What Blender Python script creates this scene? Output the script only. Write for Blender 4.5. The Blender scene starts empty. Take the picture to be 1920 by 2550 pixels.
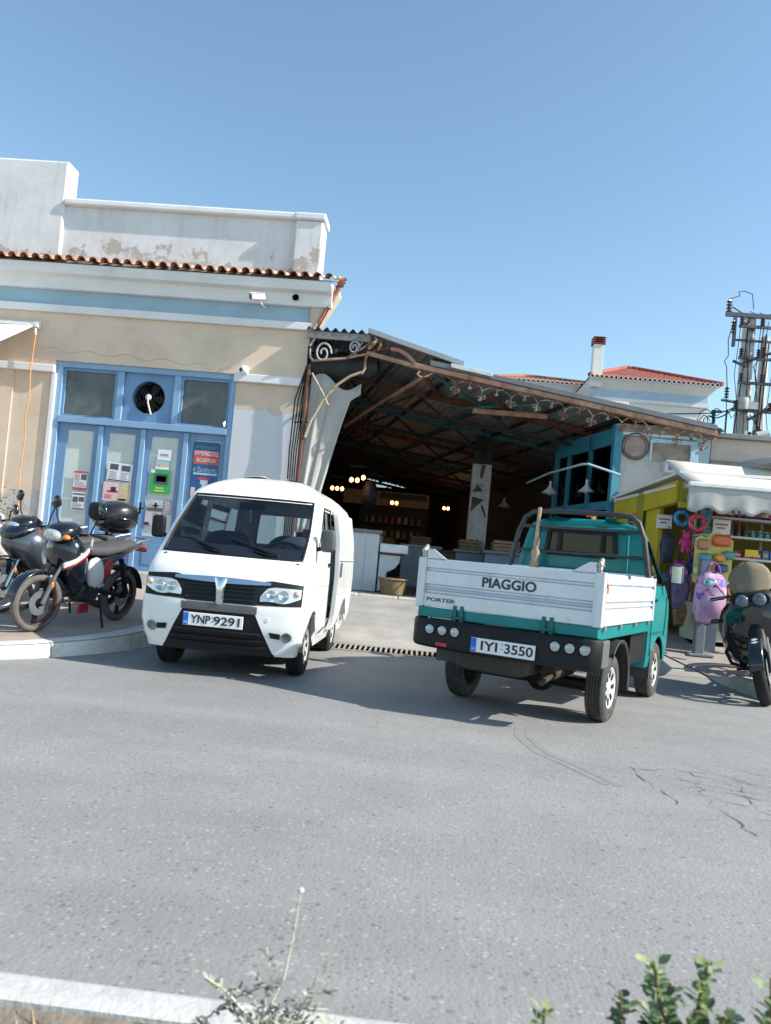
import bpy, bmesh, math, random
from mathutils import Vector, Matrix
random.seed(7)
sc = bpy.context.scene
col = sc.collection
R = math.radians
V = Vector

# ------------------------------------------------------------------ camera
YAW, PITCH, ROLL = R(3.5), R(1.5), R(5.2)
fw = V((-math.sin(YAW)*math.cos(PITCH), math.cos(YAW)*math.cos(PITCH), math.sin(PITCH)))
rt0 = V((math.cos(YAW), math.sin(YAW), 0)); up0 = rt0.cross(fw)
rt = math.cos(ROLL)*rt0 + math.sin(ROLL)*up0
up = -math.sin(ROLL)*rt0 + math.cos(ROLL)*up0
cd = bpy.data.cameras.new('camera'); cam = bpy.data.objects.new('camera', cd); col.objects.link(cam)
cam.matrix_world = Matrix(((rt.x, up.x, -fw.x, 0), (rt.y, up.y, -fw.y, 0), (rt.z, up.z, -fw.z, 1.17), (0, 0, 0, 1)))
cd.sensor_fit = 'VERTICAL'; cd.sensor_height = 36; cd.lens = 36*1915/2550
cd.shift_y = 0.0236; cd.clip_start = 0.05; cd.clip_end = 2000
sc.camera = cam
cd.dof.use_dof = True; cd.dof.focus_distance = 9.5; cd.dof.aperture_fstop = 4.5

# ------------------------------------------------------------------ light
SUN_EL, SUN_AZ = R(38), R(-10)           # azimuth measured from +X (to the right along the street)
w = bpy.data.worlds.new('World'); sc.world = w; w.use_nodes = True
nt = w.node_tree
sky = nt.nodes.new('ShaderNodeTexSky'); sky.sky_type = 'NISHITA'; sky.sun_disc = False
sky.sun_elevation = SUN_EL; sky.sun_rotation = R(90) - SUN_AZ
sky.air_density = 1.0; sky.dust_density = 0.6; sky.ozone_density = 0.25; sky.altitude = 0
bg = nt.nodes['Background']; bg.inputs['Strength'].default_value = 0.138
tint = nt.nodes.new('ShaderNodeMix'); tint.data_type = 'RGBA'; tint.blend_type = 'MULTIPLY'; tint.inputs[0].default_value = 1.
tint.inputs[7].default_value = (.9, 1.025, 1.0, 1)      # even tint over the whole sky
nt.links.new(sky.outputs[0], tint.inputs[6]); nt.links.new(tint.outputs[2], bg.inputs['Color'])
sd = V((math.cos(SUN_EL)*math.cos(SUN_AZ), math.cos(SUN_EL)*math.sin(SUN_AZ), math.sin(SUN_EL)))
sl = bpy.data.lights.new('sun', 'SUN'); sl.energy = 4.6; sl.angle = R(0.6); sl.color = (1.0, 0.94, 0.84)
so = bpy.data.objects.new('sun', sl); col.objects.link(so); so.location = sd*50
so.rotation_euler = sd.to_track_quat('Z', 'Y').to_euler()
sc.view_settings.view_transform = 'Standard'; sc.view_settings.look = 'None'
sc.view_settings.exposure = 0.72; sc.view_settings.gamma = 1.0
sc.render.engine = 'CYCLES'
sc.cycles.max_bounces = 8; sc.cycles.transparent_max_bounces = 16
sc.cycles.caustics_reflective = False; sc.cycles.caustics_refractive = False

# ------------------------------------------------------------------ materials
MATS = {}
class NT:
    def __init__(s, name):
        s.m = bpy.data.materials.new(name); s.m.use_nodes = True
        s.t = s.m.node_tree; s.b = s.t.nodes['Principled BSDF']
    def n(s, typ, **kw):
        nd = s.t.nodes.new(typ)
        for k, v in kw.items():
            if k[0] == 'i' and k[1:].isdigit(): nd.inputs[int(k[1:])].default_value = v
            elif k in nd.inputs: nd.inputs[k].default_value = v
            else: setattr(nd, k, v)
        return nd
    def l(s, a, b): s.t.links.new(a, b)
    def pos(s): return s.n('ShaderNodeNewGeometry').outputs['Position']
    def noise(s, scale, detail=4, vec=None, rough=.6, sc3=None):
        nd = s.n('ShaderNodeTexNoise'); nd.inputs['Scale'].default_value = scale
        nd.inputs['Detail'].default_value = detail; nd.inputs['Roughness'].default_value = rough
        v = vec or s.pos()
        if sc3:
            mp = s.n('ShaderNodeMapping'); mp.inputs['Scale'].default_value = sc3; s.l(v, mp.inputs[0]); v = mp.outputs[0]
        s.l(v, nd.inputs['Vector']); return nd.outputs['Fac']
    def ramp(s, fac, stops):
        nd = s.n('ShaderNodeValToRGB'); e = nd.color_ramp.elements
        while len(e) < len(stops): e.new(.5)
        for el, (p, c) in zip(e, stops):
            el.position = p; el.color = (*c, 1) if not isinstance(c, (int, float)) else (c, c, c, 1)
        s.l(fac, nd.inputs[0]); return nd.outputs[0]
    def mix(s, fac, a, b, mode='MIX'):
        nd = s.n('ShaderNodeMix'); nd.data_type = 'RGBA'; nd.blend_type = mode
        if isinstance(fac, (int, float)): nd.inputs[0].default_value = fac
        else: s.l(fac, nd.inputs[0])
        for i, c in ((6, a), (7, b)):
            if isinstance(c, (tuple, list)): nd.inputs[i].default_value = (*c, 1)
            else: s.l(c, nd.inputs[i])
        return nd.outputs[2]
    def math(s, op, a, b=0.0, c=0.0):
        nd = s.n('ShaderNodeMath'); nd.operation = op
        for i, x in enumerate((a, b, c)):
            if isinstance(x, (int, float)): nd.inputs[i].default_value = x
            else: s.l(x, nd.inputs[i])
        return nd.outputs[0]
    def bump(s, h, strength=.3, dist=.01):
        nd = s.n('ShaderNodeBump'); nd.inputs['Strength'].default_value = strength; nd.inputs['Distance'].default_value = dist
        s.l(h, nd.inputs['Height']); s.l(nd.outputs[0], s.b.inputs['Normal'])
    def col(s, c):
        if isinstance(c, (tuple, list)): s.b.inputs['Base Color'].default_value = (*c, 1)
        else: s.l(c, s.b.inputs['Base Color'])

def mat(name, c, rough=.6, metal=0., var=.12, scale=6., bump=0., bscale=60., dirt=0., dcol=(.12, .1, .08), dscale=3., coat=0., spec=.5, rust=0.):
    """plain surface with colour drift, fine relief and dirt patches"""
    if name in MATS: return MATS[name]
    N = NT(name)
    nz = N.noise(scale, 5)
    hi = tuple(min(1, x*(1+var)) for x in c); lo = tuple(x*(1-var) for x in c)
    cc = N.ramp(nz, [(.3, lo), (.7, hi)])
    if dirt:
        d = N.ramp(N.noise(dscale, 8, rough=.7), [(.62-.25*dirt, 0.), (.78-.1*dirt, 1.)])
        cc = N.mix(N.math('MULTIPLY', d, min(1, .4+dirt)), cc, dcol)
    if rust:
        d = N.ramp(N.noise(7, 8, rough=.75), [(.6-.3*rust, 0.), (.66-.25*rust, 1.)])
        cc = N.mix(d, cc, N.ramp(N.noise(25, 4), [(.3, (.12, .045, .02)), (.7, (.3, .13, .06))]))
    N.col(cc)
    N.b.inputs['Metallic'].default_value = metal
    rr = N.math('MULTIPLY_ADD', N.noise(scale*2.3, 3), .25*rough, rough*.875)
    N.l(rr, N.b.inputs['Roughness'])
    N.b.inputs['Specular IOR Level'].default_value = spec
    if coat: N.b.inputs['Coat Weight'].default_value = coat; N.b.inputs['Coat Roughness'].default_value = .06
    if bump: N.bump(N.noise(bscale, 4), bump, .006)
    MATS[name] = N.m; return N.m

def glass(name, tint=(.75, .82, .82), refl=1.0, dust=.0, dcol=(.72, .76, .72)):
    if name in MATS: return MATS[name]
    N = NT(name); t = N.t
    tr = N.n('ShaderNodeBsdfTransparent'); tr.inputs[0].default_value = (*tint, 1)
    gl = N.n('ShaderNodeBsdfGlossy'); gl.inputs['Roughness'].default_value = .03; gl.inputs[0].default_value = (refl, refl, refl, 1)
    fr = N.n('ShaderNodeFresnel'); fr.inputs[0].default_value = 1.5
    mx = N.n('ShaderNodeMixShader'); N.l(fr.outputs[0], mx.inputs[0]); N.l(tr.outputs[0], mx.inputs[1]); N.l(gl.outputs[0], mx.inputs[2])
    out = mx.outputs[0]
    if dust:
        df = N.n('ShaderNodeBsdfDiffuse'); df.inputs[0].default_value = (*dcol, 1)
        m2 = N.n('ShaderNodeMixShader'); N.l(N.math('MULTIPLY_ADD', N.noise(5, 6), .25, dust-.12), m2.inputs[0])
        N.l(out, m2.inputs[1]); N.l(df.outputs[0], m2.inputs[2]); out = m2.outputs[0]
    N.l(out, t.nodes['Material Output'].inputs['Surface'])
    MATS[name] = N.m; return N.m

def emit(name, c, s):
    if name in MATS: return MATS[name]
    N = NT(name); N.col(c); N.b.inputs['Emission Color'].default_value = (*c, 1); N.b.inputs['Emission Strength'].default_value = s
    MATS[name] = N.m; return N.m

def asphalt():
    N = NT('asphalt'); p = N.pos()
    big = N.noise(.35, 5); mid = N.noise(2.2, 6)
    base = N.ramp(big, [(.3, (.205, .207, .207)), (.7, (.262, .26, .256))])
    trk_ = N.noise(.9, 4, sc3=(.12, 1., 1.))
    base = N.mix(N.math('MULTIPLY', N.ramp(trk_, [(.42, 0.), (.62, 1.)]), .55), base, (.3, .294, .285))
    oil = N.ramp(N.noise(1.7, 7, rough=.7), [(.66, 0.), (.74, 1.)])
    base = N.mix(N.math('MULTIPLY', oil, .5), base, (.13, .128, .125))
    base = N.mix(N.math('MULTIPLY', N.ramp(mid, [(.35, 1.), (.6, 0.)]), .35), base, (.18, .178, .174))
    vo = N.n('ShaderNodeTexVoronoi'); vo.inputs['Scale'].default_value = 52; N.l(p, vo.inputs['Vector'])
    sp = N.n('ShaderNodeSeparateColor'); N.l(vo.outputs['Color'], sp.inputs[0])
    near = N.ramp(vo.outputs['Distance'], [(.25, 1.), (.5, 0.)])
    dark = N.math('MULTIPLY', N.math('GREATER_THAN', sp.outputs[0], .76), near)
    light = N.math('MULTIPLY', N.math('GREATER_THAN', sp.outputs[1], .88), near)
    v2 = N.n('ShaderNodeTexVoronoi'); v2.inputs['Scale'].default_value = 26; N.l(p, v2.inputs['Vector'])
    s2 = N.n('ShaderNodeSeparateColor'); N.l(v2.outputs['Color'], s2.inputs[0])
    spot = N.math('MULTIPLY', N.math('GREATER_THAN', s2.outputs[0], .95), N.ramp(v2.outputs['Distance'], [(.2, 1.), (.4, 0.)]))
    c = N.mix(N.math('MULTIPLY', dark, .42), base, (.09, .09, .088))
    c = N.mix(N.math('MULTIPLY', light, .4), c, (.5, .48, .45))
    c = N.mix(N.math('MULTIPLY', spot, .6), c, (.11, .11, .11))
    c = N.mix(N.math('MULTIPLY', N.noise(140, 2), .14), c, (.3, .3, .3))
    N.col(c); N.b.inputs['Roughness'].default_value = .8; N.b.inputs['Specular IOR Level'].default_value = .3
    h = N.math('ADD', N.noise(90, 3), N.math('MULTIPLY', vo.outputs['Distance'], .6)); N.bump(h, .4, .007)
    return N.m

def plaster(name, c1, c2, zthr, zvar, c3=None, nscale=1.6, grime=.25):
    """two coats: c1 above, an older coat c2 showing in ragged patches below about zthr (world height)"""
    N = NT(name); p = N.pos()
    sx = N.n('ShaderNodeSeparateXYZ'); N.l(p, sx.inputs[0])
    nz = N.noise(nscale, 9, rough=.68)
    lvl = N.math('MULTIPLY_ADD', N.math('SUBTRACT', nz, .5), zvar, zthr)
    f = N.ramp(N.math('MULTIPLY_ADD', N.math('SUBTRACT', lvl, sx.outputs[2]), 12., .5), [(.4, 0.), (.6, 1.)])
    a = N.mix(N.ramp(N.noise(1.4, 9, rough=.72), [(.42, 0.), (.68, .75)]), c1, tuple(x*.78 for x in c1))
    b = N.mix(N.noise(5, 6), c2, tuple(x*.85 for x in c2))
    if c3: b = N.mix(N.ramp(N.noise(3.3, 8, rough=.7), [(.5, 0.), (.56, 1.)]), b, c3)
    c = N.mix(f, a, b)
    st = N.ramp(N.noise(2., 8, sc3=(3.5, 3.5, .5), rough=.7), [(.52, 0.), (.75, 1.)])
    c = N.mix(N.math('MULTIPLY', st, grime), c, (.3, .29, .27))
    N.col(c); N.b.inputs['Roughness'].default_value = .88; N.b.inputs['Specular IOR Level'].default_value = .25
    h = N.math('ADD', N.math('MULTIPLY', f, -.6), N.math('MULTIPLY', N.noise(28, 5), .35)); N.bump(h, .5, .012)
    MATS[name] = N.m; return N.m

# ------------------------------------------------------------------ mesh builder
OFF = {}
SKEW = {}          # the hall runs back at a slant: sideways shift per metre of depth
def tag(o, label=None, cat=None, group=None, kind=None):
    if label: o['label'] = label
    if cat: o['category'] = cat
    if group: o['group'] = group
    if kind: o['kind'] = kind
    return o
def thing(name, label, cat, loc=(0, 0, 0), rotz=0., group=None, local=False, rot=None):
    o = bpy.data.objects.new(name, None); col.objects.link(o); o.empty_display_size = .2
    o.location = loc; o.rotation_euler = rot or (0, 0, rotz)
    tag(o, label, cat, group)
    OFF[o.name] = V((0, 0, 0)) if local else V(loc)
    return o
def sup(a, n):
    c, s = math.cos(a), math.sin(a)
    return math.copysign(abs(c)**(2/n), c), math.copysign(abs(s)**(2/n), s)
class MB:
    def __init__(s): s.v = []; s.f = []; s.mi = []; s.k = 0
    def m(s, k): s.k = k; return s
    def add(s, vs, fs, M=None):
        b = len(s.v)
        s.v += [tuple(M @ V(p)) if M else tuple(p) for p in vs]
        s.f += [tuple(b+i for i in f) for f in fs]; s.mi += [s.k]*len(fs); return s
    def box(s, c, d, M=None, rz=0., taper=1.):
        x, y, z = d[0]/2, d[1]/2, d[2]/2; t = taper
        vs = [(-x, -y, -z), (x, -y, -z), (x, y, -z), (-x, y, -z), (-x*t, -y*t, z), (x*t, -y*t, z), (x*t, y*t, z), (-x*t, y*t, z)]
        T = Matrix.Translation(c) @ Matrix.Rotation(rz, 4, 'Z')
        return s.add(vs, [(3, 2, 1, 0), (4, 5, 6, 7), (0, 1, 5, 4), (1, 2, 6, 5), (2, 3, 7, 6), (3, 0, 4, 7)], (M @ T) if M else T)
    def bb(s, x0, x1, y0, y1, z0, z1, M=None):
        return s.box(((x0+x1)/2, (y0+y1)/2, (z0+z1)/2), (abs(x1-x0), abs(y1-y0), abs(z1-z0)), M)
    def tube(s, pts, r, n=8, caps=True, M=None, closed=False):
        pts = [V(p) for p in pts]; N = len(pts)
        rs = r if isinstance(r, (list, tuple)) else [r]*N
        vs = []; fs = []; prev = None
        for i, p in enumerate(pts):
            if closed: d = pts[(i+1) % N]-pts[i-1]
            else: d = pts[min(i+1, N-1)]-pts[max(i-1, 0)]
            d.normalize()
            if prev is None:
                u = d.orthogonal().normalized()
            else:
                u = prev-d*prev.dot(d)
                u = u.normalized() if u.length > 1e-6 else d.orthogonal().normalized()
            prev = u; w_ = d.cross(u)
            for k in range(n):
                a = 2*math.pi*k/n; vs.append(p+(u*math.cos(a)+w_*math.sin(a))*rs[i])
        for i in range(N if closed else N-1):
            j = (i+1) % N
            for k in range(n):
                fs.append((i*n+k, i*n+(k+1) % n, j*n+(k+1) % n, j*n+k))
        if caps and not closed:
            fs.append(tuple(range(n-1, -1, -1))); fs.append(tuple((N-1)*n+k for k in range(n)))
        return s.add(vs, fs, M)
    def cyl(s, a, b, r, n=12, r2=None, M=None): return s.tube([a, b], [r, r if r2 is None else r2], n, True, M)
    def lathe(s, prof, M=None, n=24, arc=2*math.pi):
        """prof (r, z) around local z"""
        vs = []; fs = []; full = abs(arc-2*math.pi) < 1e-6; nn = n if full else n+1
        for r, z in prof:
            for k in range(nn):
                a = arc*k/n; vs.append((r*math.cos(a), r*math.sin(a), z))
        for i in range(len(prof)-1):
            for k in range(n):
                k2 = (k+1) % nn
                fs.append((i*nn+k, i*nn+k2, (i+1)*nn+k2, (i+1)*nn+k))
        return s.add(vs, fs, M)
    def prism(s, poly, z0, z1, M=None):
        n = len(poly); vs = [(x, y, z0) for x, y in poly]+[(x, y, z1) for x, y in poly]
        fs = [tuple(range(n-1, -1, -1)), tuple(range(n, 2*n))]+[(i, (i+1) % n, n+(i+1) % n, n+i) for i in range(n)]
        return s.add(vs, fs, M)
    def grid(s, P, M=None, wrap=False):
        n = len(P[0]); vs = [q for r_ in P for q in r_]; fs = []
        for i in range(len(P)-1):
            for j in range(n if wrap else n-1):
                k = (j+1) % n; fs.append((i*n+j, i*n+k, (i+1)*n+k, (i+1)*n+j))
        return s.add(vs, fs, M)
    def loft(s, rings, M=None, caps=True):
        n = len(rings[0]); s.grid(rings, M, True)
        if caps:
            s.add(rings[0], [tuple(range(n-1, -1, -1))], M); s.add(rings[-1], [tuple(range(n))], M)
        return s
    def blob(s, c, rad, M=None, e=2., n=16, m=10, rot=None):
        """superellipsoid"""
        P = []
        for i in range(m+1):
            b = -math.pi/2+math.pi*i/m; cb, sb = sup(b, e)
            P.append([(rad[0]*sup(2*math.pi*k/n, e)[0]*cb, rad[1]*sup(2*math.pi*k/n, e)[1]*cb, rad[2]*sb) for k in range(n)])
        T = Matrix.Translation(c)
        if rot: T = T @ Matrix.Rotation(rot[2], 4, 'Z') @ Matrix.Rotation(rot[1], 4, 'Y') @ Matrix.Rotation(rot[0], 4, 'X')
        return s.grid(P, (M @ T) if M else T, True)
    def body(s, secs, n=18, e=2.6, M=None):
        """loft along y: secs (y, xc, zc, rx, rz[, e])"""
        rg = []
        for q in secs:
            y, xc, zc, rx, rz = q[:5]; ee = q[5] if len(q) > 5 else e
            rg.append([(xc+rx*sup(2*math.pi*k/n, ee)[0], y, zc+rz*sup(2*math.pi*k/n, ee)[1]) for k in range(n)])
        return s.loft(rg, M)
    def build(s, name, mats, parent=None, smooth=None, bevel=0., seg=2, merge=False):
        me = bpy.data.meshes.new(name)
        off = OFF.get(parent.name, V((0, 0, 0))) if parent else V((0, 0, 0))
        sk = SKEW.get(parent.name, 0.) if parent else 0.
        vs = [(x-off.x-sk*max(0., y-12.9), y-off.y, z-off.z) for x, y, z in s.v]
        me.from_pydata(vs, [], s.f)
        ms = mats if isinstance(mats, (list, tuple)) else [mats]
        for m_ in ms: me.materials.append(m_)
        if len(ms) > 1: me.polygons.foreach_set('material_index', s.mi)
        bm = bmesh.new(); bm.from_mesh(me)
        if merge: bmesh.ops.remove_doubles(bm, verts=bm.verts, dist=1e-5)
        bmesh.ops.recalc_face_normals(bm, faces=bm.faces)
        bm.to_mesh(me); bm.free()
        if smooth is not None:
            me.polygons.foreach_set('use_smooth', [True]*len(me.polygons)); me.set_sharp_from_angle(angle=R(smooth))
        o = bpy.data.objects.new(name, me); col.objects.link(o)
        if parent: o.parent = parent
        OFF[o.name] = off
        if bevel:
            b = o.modifiers.new('bevel', 'BEVEL'); b.width = bevel; b.segments = seg; b.limit_method = 'ANGLE'; b.angle_limit = R(35)
        return o
def piece(name, me_ob, parent, loc, rot=None, scale=None):
    """another object sharing the mesh of me_ob"""
    o = me_ob.copy(); col.objects.link(o); o.name = name; o.parent = parent
    o.location = loc
    if rot: o.rotation_euler = rot
    if scale: o.scale = scale
    OFF[o.name] = V((0, 0, 0)); return o
def lettering(name, txt, size, M, m, parent=None, width=None, ext=.0015, align='CENTER', bold=0.):
    cu = bpy.data.curves.new(name, 'FONT'); cu.body = txt; cu.size = size; cu.extrude = ext; cu.offset = bold
    cu.align_x = align; cu.align_y = 'CENTER'
    t = bpy.data.objects.new(name+'_c', cu); col.objects.link(t)
    bpy.context.view_layer.update()
    me = bpy.data.meshes.new_from_object(t.evaluated_get(bpy.context.evaluated_depsgraph_get()))
    bpy.data.objects.remove(t); bpy.data.curves.remove(cu)
    sx = 1.
    if width:
        xs = [v.co.x for v in me.vertices]
        if xs: sx = width/max(1e-6, max(xs)-min(xs))
    me.transform(M @ Matrix.Diagonal((sx, 1, 1, 1)))
    off = OFF.get(parent.name, V((0, 0, 0))) if parent else V((0, 0, 0))
    me.transform(Matrix.Translation(-off))
    me.materials.clear(); me.materials.append(m)
    o = bpy.data.objects.new(name, me); col.objects.link(o)
    if parent: o.parent = parent
    OFF[o.name] = off; return o
def lerp(a, b, t): return a+(b-a)*t
def tab(T, x):
    """piecewise linear table"""
    if x <= T[0][0]: return T[0][1]
    for (a, p), (b, q) in zip(T, T[1:]):
        if x <= b: return p+(q-p)*(x-a)/(b-a)
    return T[-1][1]
FACE = Matrix.Rotation(R(90), 4, 'X')      # text plane upright, reading from -Y

# shared materials
white_paint = mat('white_car_paint', (.8, .81, .81), .28, var=.05, scale=2, coat=.5)
teal_paint = mat('teal_car_paint', (.0, .2, .205), .38, var=.06, coat=.2, spec=.35)
black_plastic = mat('black_plastic', (.009, .0095, .0105), .55, var=.2, bump=.05, bscale=200, spec=.3)
grey_plastic = mat('grey_plastic', (.1, .105, .11), .55, var=.15)
rubber = mat('tyre_rubber', (.014, .014, .014), .85, var=.25, dirt=.25, dcol=(.14, .13, .12), dscale=9)
rubber_worn = mat('dusty_tyre_rubber', (.05, .049, .047), .9, var=.25, dirt=.4, dcol=(.17, .16, .14), dscale=12)
chrome = mat('chrome', (.7, .72, .74), .18, 1., var=.05)
alu = mat('brushed_aluminium', (.64, .67, .72), .45, .5, var=.08, scale=3, dirt=.22, dcol=(.36, .36, .36), dscale=5, bump=.12, bscale=5)
steel = mat('grey_steel', (.35, .36, .37), .45, .8, var=.1)
silver_paint = mat('silver_wheel_paint', (.6, .61, .62), .4, .4, var=.08, dirt=.15)
black_gloss = mat('black_gloss_paint', (.008, .009, .012), .15, var=.1, coat=.8)
dark_seat = mat('dark_blue_seat_fabric', (.018, .026, .05), .9, var=.25, bump=.2, bscale=300)
lens_clear = mat('clear_lamp_lens', (.62, .65, .66), .08, .25, var=.25, scale=20, coat=1.)
lens_orange = mat('orange_lamp_lens', (.85, .22, .02), .15, var=.1, coat=.8)
lens_red = mat('red_lamp_lens', (.5, .01, .015), .15, coat=.8)
plate_white = mat('number_plate_white', (.78, .79, .8), .45, var=.03)
plate_blue = mat('number_plate_blue', (.02, .12, .55), .45)
ink = mat('black_lettering', (.012, .012, .014), .5)
win_glass = glass('vehicle_glass', (.86, .91, .91))
# ================================================================== the ground
def g(y):
    t = max(0., min(1., (y-8.6)/3.9)); return .5*(.5*t*t*(3-2*t)+.5*t)
M_asph = asphalt()
xs = [-220, -90, -40, -20, -12, -8, -6, -4, -2, 0, 2, 4, 6, 8, 12, 20, 40, 90, 220]
ys = [-60, -20, -5, 0, 2, 3, 4, 5, 6, 7, 8, 8.6]+[8.6+.3*i for i in range(1, 14)]+[13, 16, 22, 40, 90, 300, 600]
b = MB(); b.grid([[(x, y, g(y)) for x in xs] for y in ys])
road = tag(b.build('road', M_asph, smooth=40), 'sun-bleached grey asphalt street', kind='structure')

def ribbon(pts, wid, z=.004, jit=.0):
    L, Rr = [], []
    for i, p in enumerate(pts):
        a = pts[max(0, i-1)]; c = pts[min(len(pts)-1, i+1)]
        dx, dy = c[0]-a[0], c[1]-a[1]; d = math.hypot(dx, dy) or 1
        wv = (wid[i] if isinstance(wid, list) else wid)*(1+random.uniform(-jit, jit))
        nx, ny = -dy/d*wv/2, dx/d*wv/2
        L.append((p[0]+nx, p[1]+ny, g(p[1])+z)); Rr.append((p[0]-nx, p[1]-ny, g(p[1])+z))
    return [L, Rr]
def wander(a, c, n, amp):
    out = []
    for i in range(n+1):
        t = i/n; k = amp*math.sin(math.pi*t)
        out.append((lerp(a[0], c[0], t)+random.uniform(-amp, amp)*(.4+.6*(0 < i < n)), lerp(a[1], c[1], t)+random.uniform(-amp, amp)*(.4+.6*(0 < i < n))))
    return out
crack_m = mat('crack_tar', (.07, .07, .068), .9)
C = [((1.35, 4.95), (1.42, 4.2)), ((1.36, 4.9), (1.85, 4.95)), ((1.8, 5.1), (2.2, 4.55)), ((1.55, 4.75), (2.05, 4.55)), ((1.9, 4.98), (2.3, 4.6)),
     ((1.7, 4.8), (1.62, 4.24)), ((1.62, 4.24), (1.66, 3.78)), ((2.1, 4.35), (1.95, 3.95)), ((1.95, 4.75), (1.85, 4.25)), ((1.85, 4.25), (2.15, 3.9)),
     ((1.5, 4.5), (1.85, 4.3)), ((2.05, 4.6), (2.2, 4.2)), ((2.3, 4.9), (2.6, 4.5)), ((2.0, 4.1), (2.3, 4.0)), ((2.1, 5.15), (2.75, 4.75)), ((1.6, 5.0), (2.0, 4.62)), ((1.45, 4.62), (1.75, 4.55)), ((1.75, 4.55), (2.1, 4.42)), ((2.2, 4.55), (2.5, 4.1)), ((1.75, 4.05), (2.0, 4.1)), ((1.72, 4.65), (1.95, 4.45)), ((2.15, 4.7), (2.6, 4.55)), ((1.95, 4.35), (2.2, 4.55))]
for a, c in C:
    n = max(5, int(math.dist(a, c)*16)); pts = wander(a, c, n, .025)
    wd = [random.choice((.0012, .002, .003, .005, .008)) for _ in pts]; wd[0] = wd[-1] = .001
    b = MB(); b.grid(ribbon(pts, wd)); o = b.build('crack', crack_m, road)
tm = mat('tyre_scuff', (.215, .21, .203), .9, var=.12, scale=12)
b = MB()
for dx in (0, .075):
    b.grid(ribbon(z=.0015, pts=[(.87+dx, 6.1), (.83+dx, 5.95), (.75+dx, 5.75), (.72+dx, 5.5), (.75+dx, 5.25), (.79+dx, 5.05), (.95+dx, 4.78), (1.1+dx, 4.45)], wid=.05))
b.build('tyre_mark', tm, road)

# forecourt: pale concrete apron rising to the hall
M_conc = mat('forecourt_concrete', (.3, .29, .27), .85, var=.2, scale=2.2, bump=.4, bscale=50, dirt=.3, dcol=(.24, .23, .21), dscale=1.3)
b = MB(); ysf = [9.36+.24*i for i in range(15)]
b.grid([[(x, y, g(y)+.003+.003*min(1, (y-9.36)*3)+.004*math.sin(x*1.7+y*.9)**2*min(1, (y-9.36)*3)) for x in (-2.78, -2.2, -1.5, -.8, 0, .8, 1.6, 2.4, 3.2, 4.2)] for y in ysf])
tag(b.build('forecourt', M_conc, smooth=40), 'pale concrete ramp up to the market hall', kind='structure')
# worn stone threshold
M_stone = mat('pale_threshold_stone', (.48, .46, .42), .8, var=.22, scale=5, bump=.5, bscale=30, dirt=.25)
th = thing('threshold', 'row of worn pale stone slabs along the front edge of the market hall floor', 'threshold', (0, 12.55, .5))
x = -2.4
while x < 2.7:
    L = random.uniform(.55, .85)
    b = MB(); b.bb(x+.008, x+L-.008, 12.42+random.uniform(-.02, .02), 12.75, .44, .525+random.uniform(0, .015)); b.build('stone', M_stone, th, bevel=.02); x += L
# hall floor
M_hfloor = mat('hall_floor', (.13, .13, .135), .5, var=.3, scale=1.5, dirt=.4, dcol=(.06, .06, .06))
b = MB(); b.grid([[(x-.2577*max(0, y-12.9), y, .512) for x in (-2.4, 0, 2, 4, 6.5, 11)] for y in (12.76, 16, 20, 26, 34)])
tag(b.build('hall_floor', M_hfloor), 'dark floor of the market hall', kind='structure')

# drain with slots across the ramp foot
dr = thing('drain_grate', 'narrow slotted drain running across the foot of the ramp', 'drain', (-.2, 9.15, g(9.15)))
M_dark = mat('drain_void', (.004, .004, .004), 1., spec=0.)
M_iron = mat('worn_iron', (.36, .345, .31), .6, .3, var=.25, rust=.15)
DA, DB = V((-1.75, 9.12)), V((2.3, 9.22))
def dpt(t, o, z):
    p = DA+(DB-DA)*t; return (p.x, p.y+o, g(p.y+o)+z)
b = MB(); b.grid([[dpt(0, o_, .006), dpt(1, o_, .006)] for o_ in (-.13, -.06, 0, .06, .13)]); b.build('channel', M_dark, dr)
for o_ in (-.145, .145):
    b = MB(); b.add([dpt(0, o_-.018, .013), dpt(1, o_-.018, .013), dpt(1, o_+.018, .013), dpt(0, o_+.018, .013), dpt(0, o_-.018, -.02), dpt(1, o_-.018, -.02), dpt(1, o_+.018, -.02), dpt(0, o_+.018, -.02)],
                    [(0, 1, 2, 3), (0, 4, 5, 1), (2, 6, 7, 3)]); b.build('frame', M_iron, dr)
b = MB(); b.box((0, 0, 0), (.026, .26, .008)); s0 = b.build('slat', M_iron, None); s0.parent = dr
n = 66
for i in range(n):
    p = dpt((i+.5)/n, 0, .014); q = (p[0]+.2, p[1]-9.15, p[2]-g(9.15))
    sl_ = math.atan2(g(p[1]+.13)-g(p[1]-.13), .26)
    if i == 0: s0.location = q; s0.rotation_euler = (sl_, 0, 0)
    else: piece('slat', s0, dr, q, rot=(sl_, 0, random.uniform(-.04, .04)))

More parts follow.
